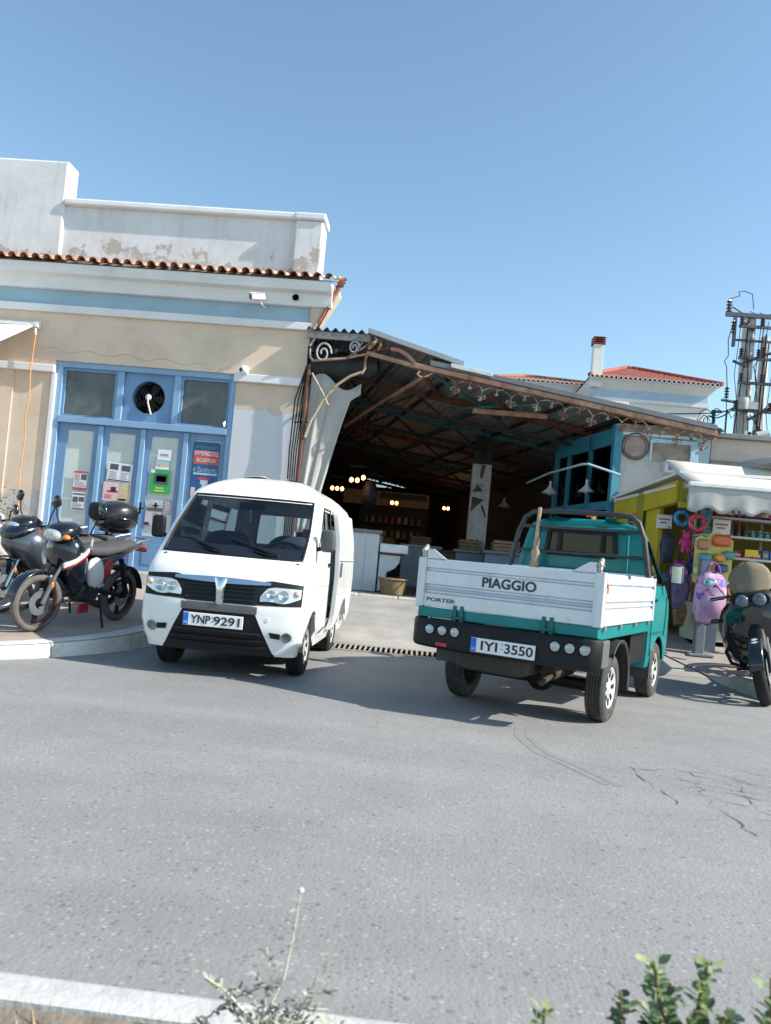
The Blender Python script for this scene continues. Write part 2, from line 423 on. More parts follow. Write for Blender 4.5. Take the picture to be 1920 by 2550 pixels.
# left pavement with its rounded corner
KP = [(-14, 5.45), (-10, 5.5), (-7, 5.6), (-5.2, 5.75), (-4.3, 5.93), (-3.75, 6.18), (-3.4, 6.55), (-3.12, 7.05), (-2.93, 7.6), (-2.83, 8.3), (-2.78, 9.2), (-2.74, 10.2), (-2.7, 11.4), (-2.66, 12.5)]
def resample(P, step):
    out = [P[0]]; acc = 0
    for a, c in zip(P, P[1:]):
        d = math.dist(a, c); n = max(1, int(d/step))
        out += [(lerp(a[0], c[0], i/n), lerp(a[1], c[1], i/n)) for i in range(1, n+1)]
    return out
def pav(y): return .11+.41*max(0., (y-5.6)/7.4)**1.6
M_pave = mat('pinkish_pavement', (.36, .29, .25), .85, var=.18, scale=3, bump=.25, bscale=40, dirt=.35, dcol=(.22, .2, .18), dscale=1.5)
kp = resample(KP, .35); P = []
for (x, y) in kp:
    fx = min(-2.62, x if x < -5 else lerp(-5, -2.62, max(0, min(1, (y-5.7)/6.5))))
    P.append([(lerp(x, fx, t), lerp(y, 13.05, t), pav(lerp(y, 13.05, t))) for t in [i/10 for i in range(11)]])
b = MB(); b.grid(P)
pv = tag(b.build('pavement', M_pave, smooth=40), 'pinkish pavement with parked motorbikes', kind='structure')
M_kerb = mat('white_worn_kerb', (.6, .6, .58), .8, var=.15, scale=4, bump=.4, bscale=35, dirt=.45, dcol=(.3, .29, .27), dscale=2.2)
def kerb(pts, topf, name, label, m, wid=.2, joint=.95, proud=.006):
    kb = thing(name, label, 'kerb', (pts[0][0], pts[0][1], 0)); kb['kind'] = 'structure'; del kb['category']
    pts = resample(pts, .16); run = [pts[0]]; ln = 0
    def stone(run):
        A, Bq = [], []
        for i, p in enumerate(run):
            a = run[max(0, i-1)]; c = run[min(len(run)-1, i+1)]; dx, dy = c[0]-a[0], c[1]-a[1]; d = math.hypot(dx, dy) or 1
            nx, ny = dy/d, -dx/d
            if i == 0: p = (p[0]+dx/d*.006, p[1]+dy/d*.006)
            if i == len(run)-1: p = (p[0]-dx/d*.006, p[1]-dy/d*.006)
            zt = topf(p[1])+proud; zb = g(p[1])-.03; q = (p[0]-nx*wid, p[1]-ny*wid)
            A.append([(p[0]+nx*.012, p[1]+ny*.012, zb), (p[0]+nx*.004, p[1]+ny*.004, zt-.035), (p[0]-nx*.008, p[1]-ny*.008, zt-.01), (p[0]-nx*.035, p[1]-ny*.035, zt), (q[0], q[1], zt), (q[0], q[1], zb)])
        bb_ = MB(); bb_.loft(A); bb_.build('kerb_stone', m, kb, smooth=50)
    for a, c in zip(pts, pts[1:]):
        run.append(c); ln += math.dist(a, c)
        if ln > joint: stone(run); run = [c]; ln = 0
    if len(run) > 1: stone(run)
    return kb
kerb(KP, pav, 'kerb', 'worn white kerb stones curving round the pavement corner', M_kerb)

# right pavement in front of the shop
KR = [(3.42, 9.42), (3.47, 9.2), (3.66, 8.62), (3.95, 8.15), (4.6, 7.8), (6, 7.6), (9, 7.5), (14, 7.45)]
def pavr(y): return g(y)+.13-.115*max(0, min(1, (y-8.95)/.4))
M_pave2 = mat('grey_paving', (.3, .27, .25), .85, var=.16, scale=3, bump=.25, bscale=40, dirt=.3, dcol=(.2, .17, .15), dscale=1.2)
kr = resample([(2.95, 11.0), (3.1, 10.4), (3.3, 9.8)]+KR, .4); P = []
for (x, y) in kr:
    P.append([(lerp(x, max(x, 3.3), t), lerp(y, 13.05, t), pavr(lerp(y, 13.05, t))+.008) for t in [i/8 for i in range(9)]])
b = MB(); b.grid(P); pv2 = tag(b.build('shop_pavement', M_pave2, smooth=40), 'paving in front of the kiosk shop', kind='structure')
b = MB()
for i in range(7):
    y0 = 9.0+i*.5; b.grid([[(x, y0+.012*s+.12*(x-3.4), pavr(y0+.12*(x-3.4))+.012) for x in (3.6, 4.4, 5.2, 6)] for s in (0, 1)])
b.build('paving_joint', mat('paving_joint', (.12, .11, .1), .9), pv2)
kerb(KR, lambda y: pavr(y)+.02, 'kerb', 'rounded pale kerb end on the shop side of the ramp', mat('grey_worn_kerb', (.42, .41, .38), .85, var=.2, scale=4, bump=.4, bscale=35, dirt=.3), joint=1.1)

# near kerb and verge under the photographer
NK = [(-6, 1.78), (-3, 1.79), (-1.5, 1.8), (-.6, 1.8), (0, 1.8), (.8, 1.81), (2, 1.82), (5, 1.84)]
M_nk = mat('whitewashed_kerb', (.5, .5, .48), .85, var=.15, scale=9, bump=.8, bscale=45, dirt=.35, dcol=(.38, .35, .31), dscale=9)
kerb([(x, y) for x, y in reversed(NK)], lambda y: .115, 'kerb', 'whitewashed kerb along the planted verge', M_nk, wid=.125, joint=1.5)
M_soil = mat('dry_soil', (.2, .165, .135), .95, var=.35, scale=18, bump=.9, bscale=60, dirt=.4, dcol=(.1, .085, .07), dscale=14)
P = []
for i in range(36):
    x = -5+i*10/35
    P.append([(x, y, (.1 if y < 1.69 else .112 if y < 1.72 else .095)+.045*math.sin(x*7+y*5)*max(0, 1.62-y)+random.uniform(-.008, .012)*(y < 1.78)) for y in (1.74, 1.70, 1.66, 1.58, 1.45, 1.25, 1.0, .7, .3, -.5)])
b = MB(); b.grid(P); verge = tag(b.build('verge', M_soil, smooth=60), 'dry soil verge behind the near kerb', kind='structure')
# ================================================================== the left building
YF = 13.0
SLANT = .2577
bl = thing('market_building', 'cream plastered market building with white parapet, blue doors and tiled eaves', 'building', (-6, YF, .5))
M_tan = plaster('tan_plaster', (.74, .59, .46), (.66, .63, .62), 1.75, 1.5, c3=(.56, .45, .36), grime=.12)
M_peel = plaster('peeling_pilaster_plaster', (.66, .53, .42), (.64, .65, .69), 3.45, .75, grime=.1)
M_wht = mat('white_plaster', (.74, .74, .75), .85, var=.06, scale=2, bump=.25, bscale=25, dirt=.18, dcol=(.5, .45, .38), dscale=1.8)
M_par = plaster('weathered_parapet', (.72, .72, .73), (.5, .46, .42), 6.0, 3.2, c3=(.66, .65, .65), nscale=1.0, grime=.4)
M_blu = mat('pale_blue_band', (.33, .46, .55), .85, var=.08, scale=2, bump=.2, bscale=25, dirt=.15, dcol=(.4, .42, .42))
M_door = mat('blue_door_paint', (.155, .275, .46), .5, var=.1, scale=3, bump=.06, dirt=.12, dcol=(.16, .28, .48))
M_doorl = mat('frame_and_lit_strip_blue', (.23, .38, .56), .5, var=.1, scale=3)
XL, XR = -14., -2.40
DX0, DX1, DZ = -6.83, -3.6, 4.07
b = MB(); b.bb(XL, DX0, YF, YF+.45, .3, 5.6).bb(DX0, DX1, YF, YF+.45, DZ, 5.6)
wl = b.build('wall', M_tan, bl)
b = MB(); b.bb(DX1, XR, YF, YF+.45, .3, 4.05).build('pilaster', M_peel, bl)
b = MB(); b.bb(DX1, XR, YF+.001, YF+.45, 4.05, 5.6).build('wall', M_tan, bl)
b = MB(); b.add([(XR-.35-SLANT*(y-13) if k in (0, 3) else XR-SLANT*(y-13), y, z) for z in (.3, 5.4) for k, y in ((0, YF+.45), (1, YF+.45), (2, 34), (3, 34))], [(3, 2, 1, 0), (4, 5, 6, 7), (0, 1, 5, 4), (1, 2, 6, 5), (2, 3, 7, 6), (3, 0, 4, 7)]).build('side_wall', mat('hall_side_plaster', (.3, .28, .25), .9, dirt=.4), bl)
b = MB(); b.bb(XL, -7.8, YF+.45, 33, 5.3, 5.45).bb(-7.8, XR-.4, YF+.45, 16, 5.3, 5.45).build('flat_roof', mat('roof_screed', (.4, .4, .4), .9), bl)
# mouldings
b = MB(); b.bb(XL, XR+.03, YF-.07, YF, 4.90, 5.03).build('moulding', M_wht, bl, bevel=.012)
b = MB(); b.bb(XL, XR+.012, YF-.012, YF, 5.03, 5.30).build('blue_band', M_blu, bl)
b = MB(); b.prism([(YF, 5.30), (YF-.10, 5.30), (YF-.12, 5.36), (YF-.14, 5.5), (YF-.27, 5.52), (YF-.30, 5.60), (YF-.31, 5.68), (YF, 5.68)], XL, XR+.34, Matrix(((0, 0, 1, 0), (1, 0, 0, 0), (0, 1, 0, 0), (0, 0, 0, 1))))
b.build('cornice', M_wht, bl, bevel=.008)
# side cornice tapering to the corner
b = MB(); P = [(XR, 4.95), (XR+.36, 5.66), (XR, 5.68)]
b.prism([(XR-.02, 4.93), (XR+.06, 4.95), (XR+.42, 5.62), (XR+.42, 5.67), (XR-.02, 5.67)], YF-.06, 13.4, Matrix(((1, 0, 0, 0), (0, 0, 1, 0), (0, 1, 0, 0), (0, 0, 0, 1))))
b.build('side_cornice', mat('cream_soffit', (.55, .45, .33), .9, var=.15, dirt=.3), bl)
# pilaster caps
b = MB(); b.bb(XL, DX0+.02, YF-.09, YF, 3.84, 3.97).build('pilaster_cap', M_wht, bl, bevel=.012)
b = MB(); b.bb(DX1-.03, XR+.02, YF-.09, YF, 3.93, 4.07).build('pilaster_cap', M_wht, bl, bevel=.012)
b = MB(); b.bb(XL, -7.95, YF-.05, YF, .3, 3.84).bb(-7.8, -7.55, YF-.02, YF, .3, 3.84).build('pilaster', M_tan, bl)
b = MB(); b.bb(DX0-.03, DX0+.035, YF-.03, YF+.1, .3, 3.84).build('door_reveal', M_wht, bl)
# parapet
PY = YF+.02
b = MB(); b.bb(-6.97, -2.80, PY+.05, PY+.32, 5.62, 6.83); b.build('parapet', M_par, bl)
b = MB(); b.bb(-6.97, -2.80, PY-.05, PY+.36, 6.83, 6.95); b.build('parapet_coping', M_wht, bl, bevel=.03)
b = MB(); b.bb(XL, -6.97, PY, PY+.4, 5.62, 7.62); b.build('parapet', M_par, bl, bevel=.04)
b = MB(); b.bb(-2.82, -2.34, PY-.08, PY+.36, 5.62, 6.8).bb(-2.85, -2.30, PY-.12, PY+.4, 6.8, 6.93); b.build('parapet_pillar', M_par, bl, bevel=.03)
# tiled eaves: barrel tiles, each its own piece
M_tile = mat('terracotta', (.3, .115, .08), .85, var=.35, scale=9, bump=.4, bscale=40, dirt=.3, dcol=(.16, .09, .07), dscale=6)
M_tile2 = mat('pan_tile', (.6, .42, .3), .85, var=.25, scale=7, bump=.3)
rf = MB(); rf.add([(XL, YF-.34, 5.682), (XR+.4, YF-.34, 5.682), (XR+.4, YF+.06, 5.80), (XL, YF+.06, 5.80)], [(0, 1, 2, 3)]); rf = rf.build('eaves', M_tile2, bl)
def half_tile(up_=True, r=.07, L=.46):
    P = []
    for y, k in ((0, 1.), (L, .85)):
        for s in (1., .8):
            P.append([(r*k*s*math.cos(a), y, (r*k*s*math.sin(a))*(1 if up_ else -1)) for a in [math.pi*i/8 for i in range(9)]])
    bb_ = MB(); o, i_, o2, i2 = P[0], P[1], P[2], P[3]
    bb_.grid([o, o2]).grid([i_, i2]).grid([o, i_]).grid([o2, i2]); return bb_
TA = math.atan2(.12, .4)
t0 = None; tp = None; x = -8.6
base = V(OFF[rf.name])
while x < XR+.40:
    jit = random.uniform(-.012, .012)
    loc = (x-base.x+random.uniform(-.006, .006), YF-.39+jit-base.y, 5.72-base.z+random.uniform(-.004, .006))
    rr = (TA+random.uniform(-.03, .03), 0, random.uniform(-.04, .04))
    if t0 is None:
        t0 = half_tile().build('cover_tile', M_tile, None, smooth=40); t0.parent = rf; t0.location = loc; t0.rotation_euler = rr
        tp = half_tile(False, .062).build('pan_tile', M_tile2, None, smooth=40); tp.parent = rf; tp.location = (loc[0]+.1015, loc[1]+.01, loc[2]+.05); tp.rotation_euler = rr
    else:
        piece('cover_tile', t0, rf, loc, rr); piece('pan_tile', tp, rf, (loc[0]+.1015, loc[1]+.01, loc[2]+.05), rr)
    x += .203
# broken red verge tiles down the side cornice
for i in range(3):
    t = i/6
    piece('cover_tile', t0, rf, (lerp(XR+.44, XR+.30, t)-base.x+.02, YF-.36+t*.3-base.y, lerp(5.68, 5.42, t)-base.z), (TA, R(40), R(-80)+random.uniform(-.2, .2)), (.6, .3, .6))
b = MB(); b.add([(XR+.43, YF-.05, 5.68), (XR+.43, YF-.05, 5.60), (XR+.09, YF-.068, 4.95), (XR+.16, YF-.068, 4.97)], [(0, 1, 2, 3)]); 
b.tube([(XR+.43, YF-.07, 5.66), (XR+.36, YF-.075, 5.5), (XR+.26, YF-.08, 5.3), (XR+.13, YF-.08, 5.02)], [.04, .035, .03, .02], 6); b.build('verge_tiles', M_tile, bl, smooth=30)

# hairline crack in the plaster over the doors
b = MB(); b.tube([(lerp(-7.1, -4.2, i/30), YF-.001, 4.26-.0*i+.05*math.sin(i*.9)*random.uniform(.3, 1)-.08*i/30) for i in range(31)], [.0035*random.uniform(.3, 1) for i in range(31)], 4); b.build('plaster_crack', mat('crack_brown', (.2, .15, .11), .9), bl)
# doors
DY = YF+.10
b = MB(); b.bb(DX0, DX0+.13, DY-.07, DY+.06, .5, DZ).bb(DX1-.10, DX1, DY-.07, DY+.06, .5, DZ).bb(DX0+.13, DX1-.10, DY-.07, DY+.06, DZ-.10, DZ).bb(DX0+.13, DX1-.10, DY-.10, DY+.06, 3.0, 3.11)
fr_ = b.build('door_frame', M_doorl, bl, bevel=.008)
for x_ in (-5.66, -4.645):
    b = MB(); b.bb(x_-.058, x_+.058, DY-.05, DY+.05, 3.11, DZ-.10).build('transom_bar', M_doorl, bl, bevel=.006)
M_pg = glass('door_glass', (.5, .55, .55), .9, dust=.78)
M_tg = glass('transom_glass', (.35, .42, .45), 1., dust=.12)
for (a, c, nm) in ((-6.70, -5.72, 'transom_window'), (-4.59, -3.70, 'transom_window')):
    b = MB(); z0, z1 = 3.11, DZ-.10
    b.bb(a, a+.05, DY-.03, DY+.04, z0, z1).bb(c-.05, c, DY-.03, DY+.04, z0, z1).bb(a+.05, c-.05, DY-.03, DY+.04, z1-.05, z1).bb(a+.05, c-.05, DY-.03, DY+.04, z0, z0+.04)
    wn = b.build(nm, M_door, bl, bevel=.004)
    b = MB(); b.bb(a+.05, c-.05, DY, DY+.008, z0+.04, z1-.05); b.build('pane', M_tg, wn)
fp = MB(); ring = []
# fan panel with a round opening
cx_, cz_, rr_ = -5.15, 3.56, .285; N_ = 32
outer = []
for k in range(N_):
    a = 2*math.pi*k/N_; dx_, dz_ = math.cos(a), math.sin(a)
    s_ = min(.45/abs(dx_) if abs(dx_) > 1e-6 else 9, .43/abs(dz_) if abs(dz_) > 1e-6 else 9); outer.append((cx_+dx_*s_, DY, cz_-.02+dz_*s_))
inner = [(cx_+rr_*math.cos(2*math.pi*k/N_), DY, cz_+rr_*math.sin(2*math.pi*k/N_)) for k in range(N_)]
inner2 = [(x_, DY+.1, z_) for x_, _, z_ in inner]
fp.grid([outer, inner, inner2], None, True); fpo = fp.build('fan_panel', M_door, bl)
b = MB(); b.lathe([(.0, 0), (rr_+.02, 0)], Matrix.Translation((cx_, DY+.3, cz_)) @ FACE, 32)
b.build('fan_shroud', M_dark, fpo)
fan = thing('ventilation_fan', 'round black ventilation fan set in the blue panel over the doors', 'fan', (cx_, DY, cz_))
b = MB()
for k in range(5):
    a = 2*math.pi*k/5; T = Matrix.Translation((cx_, DY+.09, cz_)) @ FACE @ Matrix.Rotation(a, 4, 'Z') @ Matrix.Rotation(R(28), 4, 'X')
    b.prism([(.04, -.03), (.15, -.08), (.26, -.09), (.27, .03), (.15, .05), (.04, .03)], -.004, .004, T)
b.build('blade', black_plastic, fan)
b = MB()
for r_ in (.1, .16, .22, .275): b.tube([(cx_+r_*math.cos(2*math.pi*k/28), DY-.012, cz_+r_*math.sin(2*math.pi*k/28)) for k in range(28)], .004, 5, closed=True)
for k in range(8):
    a = 2*math.pi*k/8; b.cyl((cx_, DY-.01, cz_), (cx_+.28*math.cos(a), DY-.01, cz_+.28*math.sin(a)), .004, 5)
b.build('guard', black_plastic, fan)
b = MB(); b.blob((cx_, DY-.02, cz_+.0), (.055, .03, .055)).build('hub', mat('pale_hub', (.6, .58, .53), .6), fan, smooth=40)
b = MB(); b.tube([(cx_, DY-.045, cz_), (cx_+.01, DY-.05, cz_-.1), (cx_+.05, DY-.04, cz_-.22), (cx_+.075, DY-.03, cz_-.3)], .016, 8).build('cable', MATS['pale_hub'], fan, smooth=40)
# door leaves
LB = [-6.70, -5.92, -5.165, -4.40, -3.70]; GX = [(-6.53, -6.06), (-5.78, -5.31), (-5.02, -4.54), (-4.26, -3.77)]
for i in range(4):
    x0, x1 = LB[i]+.004, LB[i+1]-.004; a, c = GX[i]; b = MB()
    b.bb(x0, a, DY-.02, DY+.03, .53, 3.0).bb(c, x1, DY-.02, DY+.03, .53, 3.0).bb(a, c, DY-.02, DY+.03, 2.89, 3.0).bb(a, c, DY-.02, DY+.03, .53, 1.15)
    lf = b.build('door_leaf', M_door, bl, bevel=.006)
    b = MB(); b.bb(a, c, DY, DY+.006, 1.15, 2.89).build('pane', M_pg, lf)
    b = MB(); b.bb(a+.03, c-.03, DY-.03, DY-.02, .65, 1.02).build('lower_panel', M_door, lf, bevel=.008)
    if i: 
        b = MB(); b.bb(x0-.05, x0+.04, DY-.06, DY-.02, .53, 2.99).build('cover_strip', M_doorl, lf, bevel=.01)  # lighter frame blue paints the lit look into the strip
    if i == 2:
        b = MB(); b.tube([(x0+.06, DY-.02, 1.62), (x0+.06, DY-.07, 1.62), (x0+.14, DY-.075, 1.62)], .011, 7).box((x0+.06, DY-.03, 1.62), (.03, .012, .2)).build('handle', black_plastic, lf, smooth=40)
b = MB(); b.bb(-7.2, XR-.36, YF+2.4, YF+2.5, .4, 5).build('inner_wall', mat('dim_inner_wall', (.12, .14, .16), .9), bl)
b = MB(); b.bb(-6.68, -5.0, YF+.75, YF+.77, 3.2, 3.95).build('inner_curtain', mat('teal_curtain', (.06, .22, .28), .9, var=.3, scale=20), bl)
b = MB(); b.bb(DX0, DX1, YF-.03, YF+.4, .36, .53).build('door_step', M_stone, bl, bevel=.02)
b = MB(); b.blob((-3.98, YF+.9, 3.33), (.04, .04, .05)).build('indoor_bulb', emit('warm_bulb', (1., .6, .3), 30), bl, smooth=40)

# small fixings on the wall
def sec_cam(name, loc, label, ball):
    t = thing(name, label, 'camera', loc)
    x, y, z = loc
    if ball:
        b = MB(); b.lathe([(0, -.05), (.06, -.05), (.065, -.02), (.05, 0), (0, 0)], Matrix.Translation((x, y-.01, z)) @ Matrix.Rotation(R(-90), 4, 'X'), 16).build('base', M_wht, t, smooth=40)
        b = MB(); b.blob((x-.01, y-.08, z), (.085, .085, .085)).build('housing', M_wht, t, smooth=40)
        b = MB(); b.blob((x-.045, y-.145, z-.005), (.035, .03, .035)).build('lens', black_gloss, t, smooth=40)
    else:
        A = Matrix.Translation((x, y-.22, z)) @ Matrix.Rotation(R(35), 4, 'Z') @ Matrix.Rotation(R(-12), 4, 'Y')
        b = MB(); b.box((0, 0, 0), (.24, .1, .09), A).box((-.02, 0, .055), (.28, .12, .015), A).build('housing', M_wht, t, bevel=.01)
        b = MB(); b.lathe([(0, 0), (.035, 0), (.035, .02), (0, .02)], A @ Matrix.Translation((-.14, 0, 0)) @ Matrix.Rotation(R(90), 4, 'Y'), 12).build('lens', black_gloss, t)
        b = MB(); b.tube([(x+.08, y, z-.09), (x+.07, y-.12, z-.1), (x+.03, y-.2, z-.04)], .018, 8).build('bracket', M_wht, t, smooth=40)
sec_cam('security_camera', (-3.28, YF-.14, 5.31), 'white bullet security camera under the cornice beside the blue band', False)
sec_cam('security_camera', (-3.45, YF-.02, 4.12), 'round white dome security camera at the top corner of the doors', True)
pc = thing('wall_vent', 'small dark round vent hole in the white cornice', 'vent', (-2.68, YF-.13, 5.42))
b = MB(); b.lathe([(0, 0), (.04, 0), (.055, .01), (.055, .02)], Matrix.Translation((-2.68, YF-.145, 5.42)) @ FACE, 14).build('pipe', M_dark, pc)
# posters
def poster(label, x0, x1, z0, z1, base_, marks, tilt=0., group=None):
    t = thing('poster', label, 'poster', ((x0+x1)/2, DY-.026, z0), group=group)
    T = Matrix.Translation(((x0+x1)/2, DY-.03, (z0+z1)/2)) @ Matrix.Rotation(tilt, 4, 'Y')
    w_, h_ = x1-x0, z1-z0
    b = MB(); b.box((0, 0, 0), (w_, .003, h_), T).build('sheet', base_, t)
    for (u0, u1, v0, v1, m_) in marks:
        b = MB(); b.bb(-w_/2+u0*w_, -w_/2+u1*w_, -.0042, -.0022, -h_/2+v0*h_, -h_/2+v1*h_, T); b.build('print', m_, t)
    return t
pw = mat('paper_white', (.75, .75, .77), .8, var=.04); pdk = mat('print_dark', (.09, .09, .12), .8, var=.4, scale=60); prd = mat('print_red', (.55, .06, .08), .8)
ppk = mat('paper_pink', (.7, .5, .5), .8, var=.15, scale=9); pgr = mat('paper_green', (.03, .36, .1), .7, var=.12, scale=12); pyl = mat('print_yellow', (.6, .55, .1), .8); pbl = mat('banner_blue', (.025, .1, .27), .7, var=.2, scale=6)
pbg = mat('paper_buff', (.55, .45, .3), .8, var=.15, scale=9); pgy = mat('print_grey', (.3, .31, .36), .8, var=.2, scale=40); pnv = mat('print_navy', (.03, .04, .12), .8)
pht = mat('print_photo', (.45, .35, .3), .8, var=.6, scale=30)
def lines(u0, u1, v0, v1, n, m_): return [(u0, lerp(u0, u1, random.uniform(.7, 1)), lerp(v0, v1, (i+.25)/n), lerp(v0, v1, (i+.65)/n), m_) for i in range(n)]
poster('white notice with a red heading and red foot on the first blue door leaf', -6.33, -6.09, 1.84, 2.17, pw, [(0, 1, .9, 1, prd), (0, 1, 0, .14, prd), (.08, .45, .5, .85, pht), (.55, .95, .55, .85, pdk)]+lines(.1, .95, .18, .48, 4, pgy))
poster('plain black and white notice below the red headed one on a door leaf', -6.33, -6.09, 1.48, 1.80, pw, [(.05, .95, .86, .94, pdk), (.08, .45, .45, .75, pdk), (.52, .92, .5, .75, pdk), (.05, .95, .05, .12, pnv)]+lines(.1, .95, .16, .42, 4, pgy))
poster('tilted white sheet with two dark columns on the second door leaf', -5.74, -5.30, 2.04, 2.37, pw, [(.08, .42, .62, .92, pdk), (.55, .9, .6, .9, pdk), (.05, .95, .04, .1, pnv)]+lines(.08, .45, .14, .55, 4, pgy)+lines(.55, .9, .14, .55, 4, pgy), R(3))
poster('pink and buff poster with a dark figure on the second door leaf', -5.79, -5.29, 1.70, 2.03, ppk, [(.6, 1, 0, 1, pbg), (.28, .46, .5, .75, pnv), (.15, .55, .45, .56, prd), (.55, .85, .05, .15, prd)]+lines(.08, .4, .1, .35, 3, prd))
poster('small white card above the green poster', -4.88, -4.64, 2.48, 2.67, pw, [(.2, .8, .4, .6, pgy)])
poster('small landscape print just above the green poster', -4.90, -4.66, 2.32, 2.47, mat('print_sky', (.35, .5, .62), .7), [(0, 1, 0, .3, pw), (.3, .9, .3, .65, pbg)])
poster('bright green poster with a dark photograph on the third door leaf', -4.97, -4.62, 1.90, 2.31, pgr, [(.2, .9, .4, .85, pdk), (.3, .8, .5, .75, pht), (.25, .75, .08, .15, pyl), (.3, .7, .2, .26, pyl), (0, .2, .86, 1, pw)])
poster('dusk photograph flyer with a black jumping figure below the green poster', -4.97, -4.70, 1.60, 1.79, pbg, [(0, 1, .5, 1, mat('print_dusk', (.45, .5, .6), .8)), (0, 1, 0, .25, pdk), (.45, .6, .25, .7, ink), (.3, .75, .4, .5, ink)])
poster('grey flyer with pink text beside the dusk photograph flyer', -4.69, -4.52, 1.56, 1.79, pgy, lines(.1, .9, .2, .9, 5, ppk))
poster('pale mauve flyer with a black corner at the foot of the third door leaf', -5.0, -4.72, 1.34, 1.58, mat('paper_mauve', (.5, .46, .55), .8), [(0, .3, 0, .2, ink), (.5, .9, .55, .95, pht)])
bn = poster('tall blue shop banner with a red and white panel on the fourth door leaf', -4.25, -3.79, 1.2, 2.86, pbl, [(.02, .98, .765, .91, mat('banner_red', (.5, .09, .08), .7)), (.05, .95, .655, .675, mat('banner_pale', (.4, .55, .62), .7)), (.25, .7, .60, .625, prd), (.35, .65, .555, .6, MATS['banner_pale']), (.42, .58, .515, .555, MATS['banner_pale']), (.02, .18, .42, .52, ppk), (.3, .7, .37, .43, pht), (.03, .97, .345, .352, pw)])
for tx, z_, sz, m_, w_ in (('ΕΚΚΕΝΩΣΕΙΣ', 2.655, .1, pw, .42), ('ΒΟΘΡΩΝ', 2.535, .09, pw, .33), ('ο Σωτήρης', 2.37, .11, MATS['banner_pale'], .42), ('ΑΠΟΦΡΑΞΕΙΣ', 2.765, .07, mat('banner_green', (.15, .4, .2), .7), .4)):
    lettering('lettering', tx, sz, Matrix.Translation((-4.02, DY-.0355, z_)) @ FACE, m_, bn, w_, .0006)
for z_, w_ in ((1.66, .3), (1.55, .34), (1.44, .2)):
    b = MB(); b.bb(-4.1, -4.1+w_, DY-.0345, DY-.032, z_, z_+.045).build('print', pyl, bn)
# awning corner and rope on the left
aw = thing('awning', 'white rolled-out awning corner over the left shopfront', 'awning', (-7.3, 12.95, 4.6))
b = MB(); A_, B_ = V((-7.22, 12.9, 4.62)), V((-7.12, 11.75, 4.02))
P = [[tuple(A_.lerp(B_, t)+V((-k*3.2, 0, -.03*math.sin(math.pi*k)))) for t in (0, .25, .5, .75, 1)] for k in (0, .2, .5, 1)]
b.grid(P); cl = b.build('fabric', mat('white_canvas', (.75, .74, .7), .85, var=.05, dirt=.1), aw, smooth=60)
s_ = cl.modifiers.new('s', 'SOLIDIFY'); s_.thickness = .012
b = MB(); b.cyl((-10.4, 12.88, 4.64), (-7.16, 12.88, 4.64), .035).box((-7.16, 12.88, 4.63), (.07, .1, .1)).build('roller', mat('white_enamel', (.78, .78, .78), .4), aw, bevel=.008)
rp = thing('rope', 'thin orange rope hanging down the cream wall from the awning', 'rope', (-7.18, 12.86, 1.5))
b = MB(); b.tube([(-7.17+.012*math.sin(i*.9), 12.84+.006*math.cos(i*1.3), lerp(4.56, 1.5, i/24)) for i in range(25)], .011, 6).tube([(-7.17, 12.84, 1.5), (-7.1, 12.83, 1.44), (-7.02, 12.84, 1.42)], .01, 6)
b.build('strand', mat('orange_rope', (.6, .3, .13), .9, var=.2, scale=40), rp, smooth=60)
b = MB(); b.tube([(-7.17, 12.84, 4.56), (-7.17, 12.86, 4.45)], .02, 8).build('hook', MATS['white_enamel'], rp)
# ================================================================== the market hall
HY = 12.9
hl = thing('market_hall', 'open-fronted market hall with rusty iron eaves and a sheet metal roof', 'market hall', (1., HY, .5))
M_sheet = mat('galvanised_sheet', (.36, .38, .4), .5, .35, var=.18, scale=2, dirt=.3, dcol=(.2, .2, .2), dscale=2)
M_under = mat('sheet_underside', (.3, .3, .31), .7, .1, var=.25, scale=1.5, dirt=.35, dcol=(.13, .12, .11))
M_rust = mat('rusty_iron', (.4, .21, .14), .85, .1, var=.4, scale=6, bump=.7, bscale=40, dirt=.5, dcol=(.52, .42, .34), dscale=7)
M_rustd = mat('dark_rusty_iron', (.17, .07, .045), .85, .1, var=.3, scale=6, bump=.4, bscale=50)
M_orn = mat('peeling_cream_iron', (.42, .35, .27), .8, .1, var=.2, scale=9, bump=.4, bscale=60, rust=.55)
M_blk = mat('sooty_steel', (.03, .03, .032), .8, .2, var=.3)
M_tealst = mat('teal_old_paint', (.05, .17, .2), .8, var=.25, scale=5, rust=.1)
SKEW[hl.name] = .2577
def rz_main(x): return 4.415-.149*(x+.25)
def rz_up(x): return 4.90 if x < -1.36 else 4.92-.273*(x+1.36)
def corr(x0, x1, y0, y1, zf, pitch=.148, amp=.018, n=8, th_=0.):
    k = int((x1-x0)/pitch*n)
    pts = [(lerp(x0, x1, i/k), zf(lerp(x0, x1, i/k))+amp*math.sin(2*math.pi*i/n)) for i in range(k+1)]
    bb_ = MB(); bb_.grid([[(x, y, z) for x, z in pts] for y in (y0, (y0+y1)/2, y1)]); return bb_
DEP = V((-.25, .97))     # the hall runs back a little to the left
def back(x, y): return x-.25/.97*(y-HY) if False else x
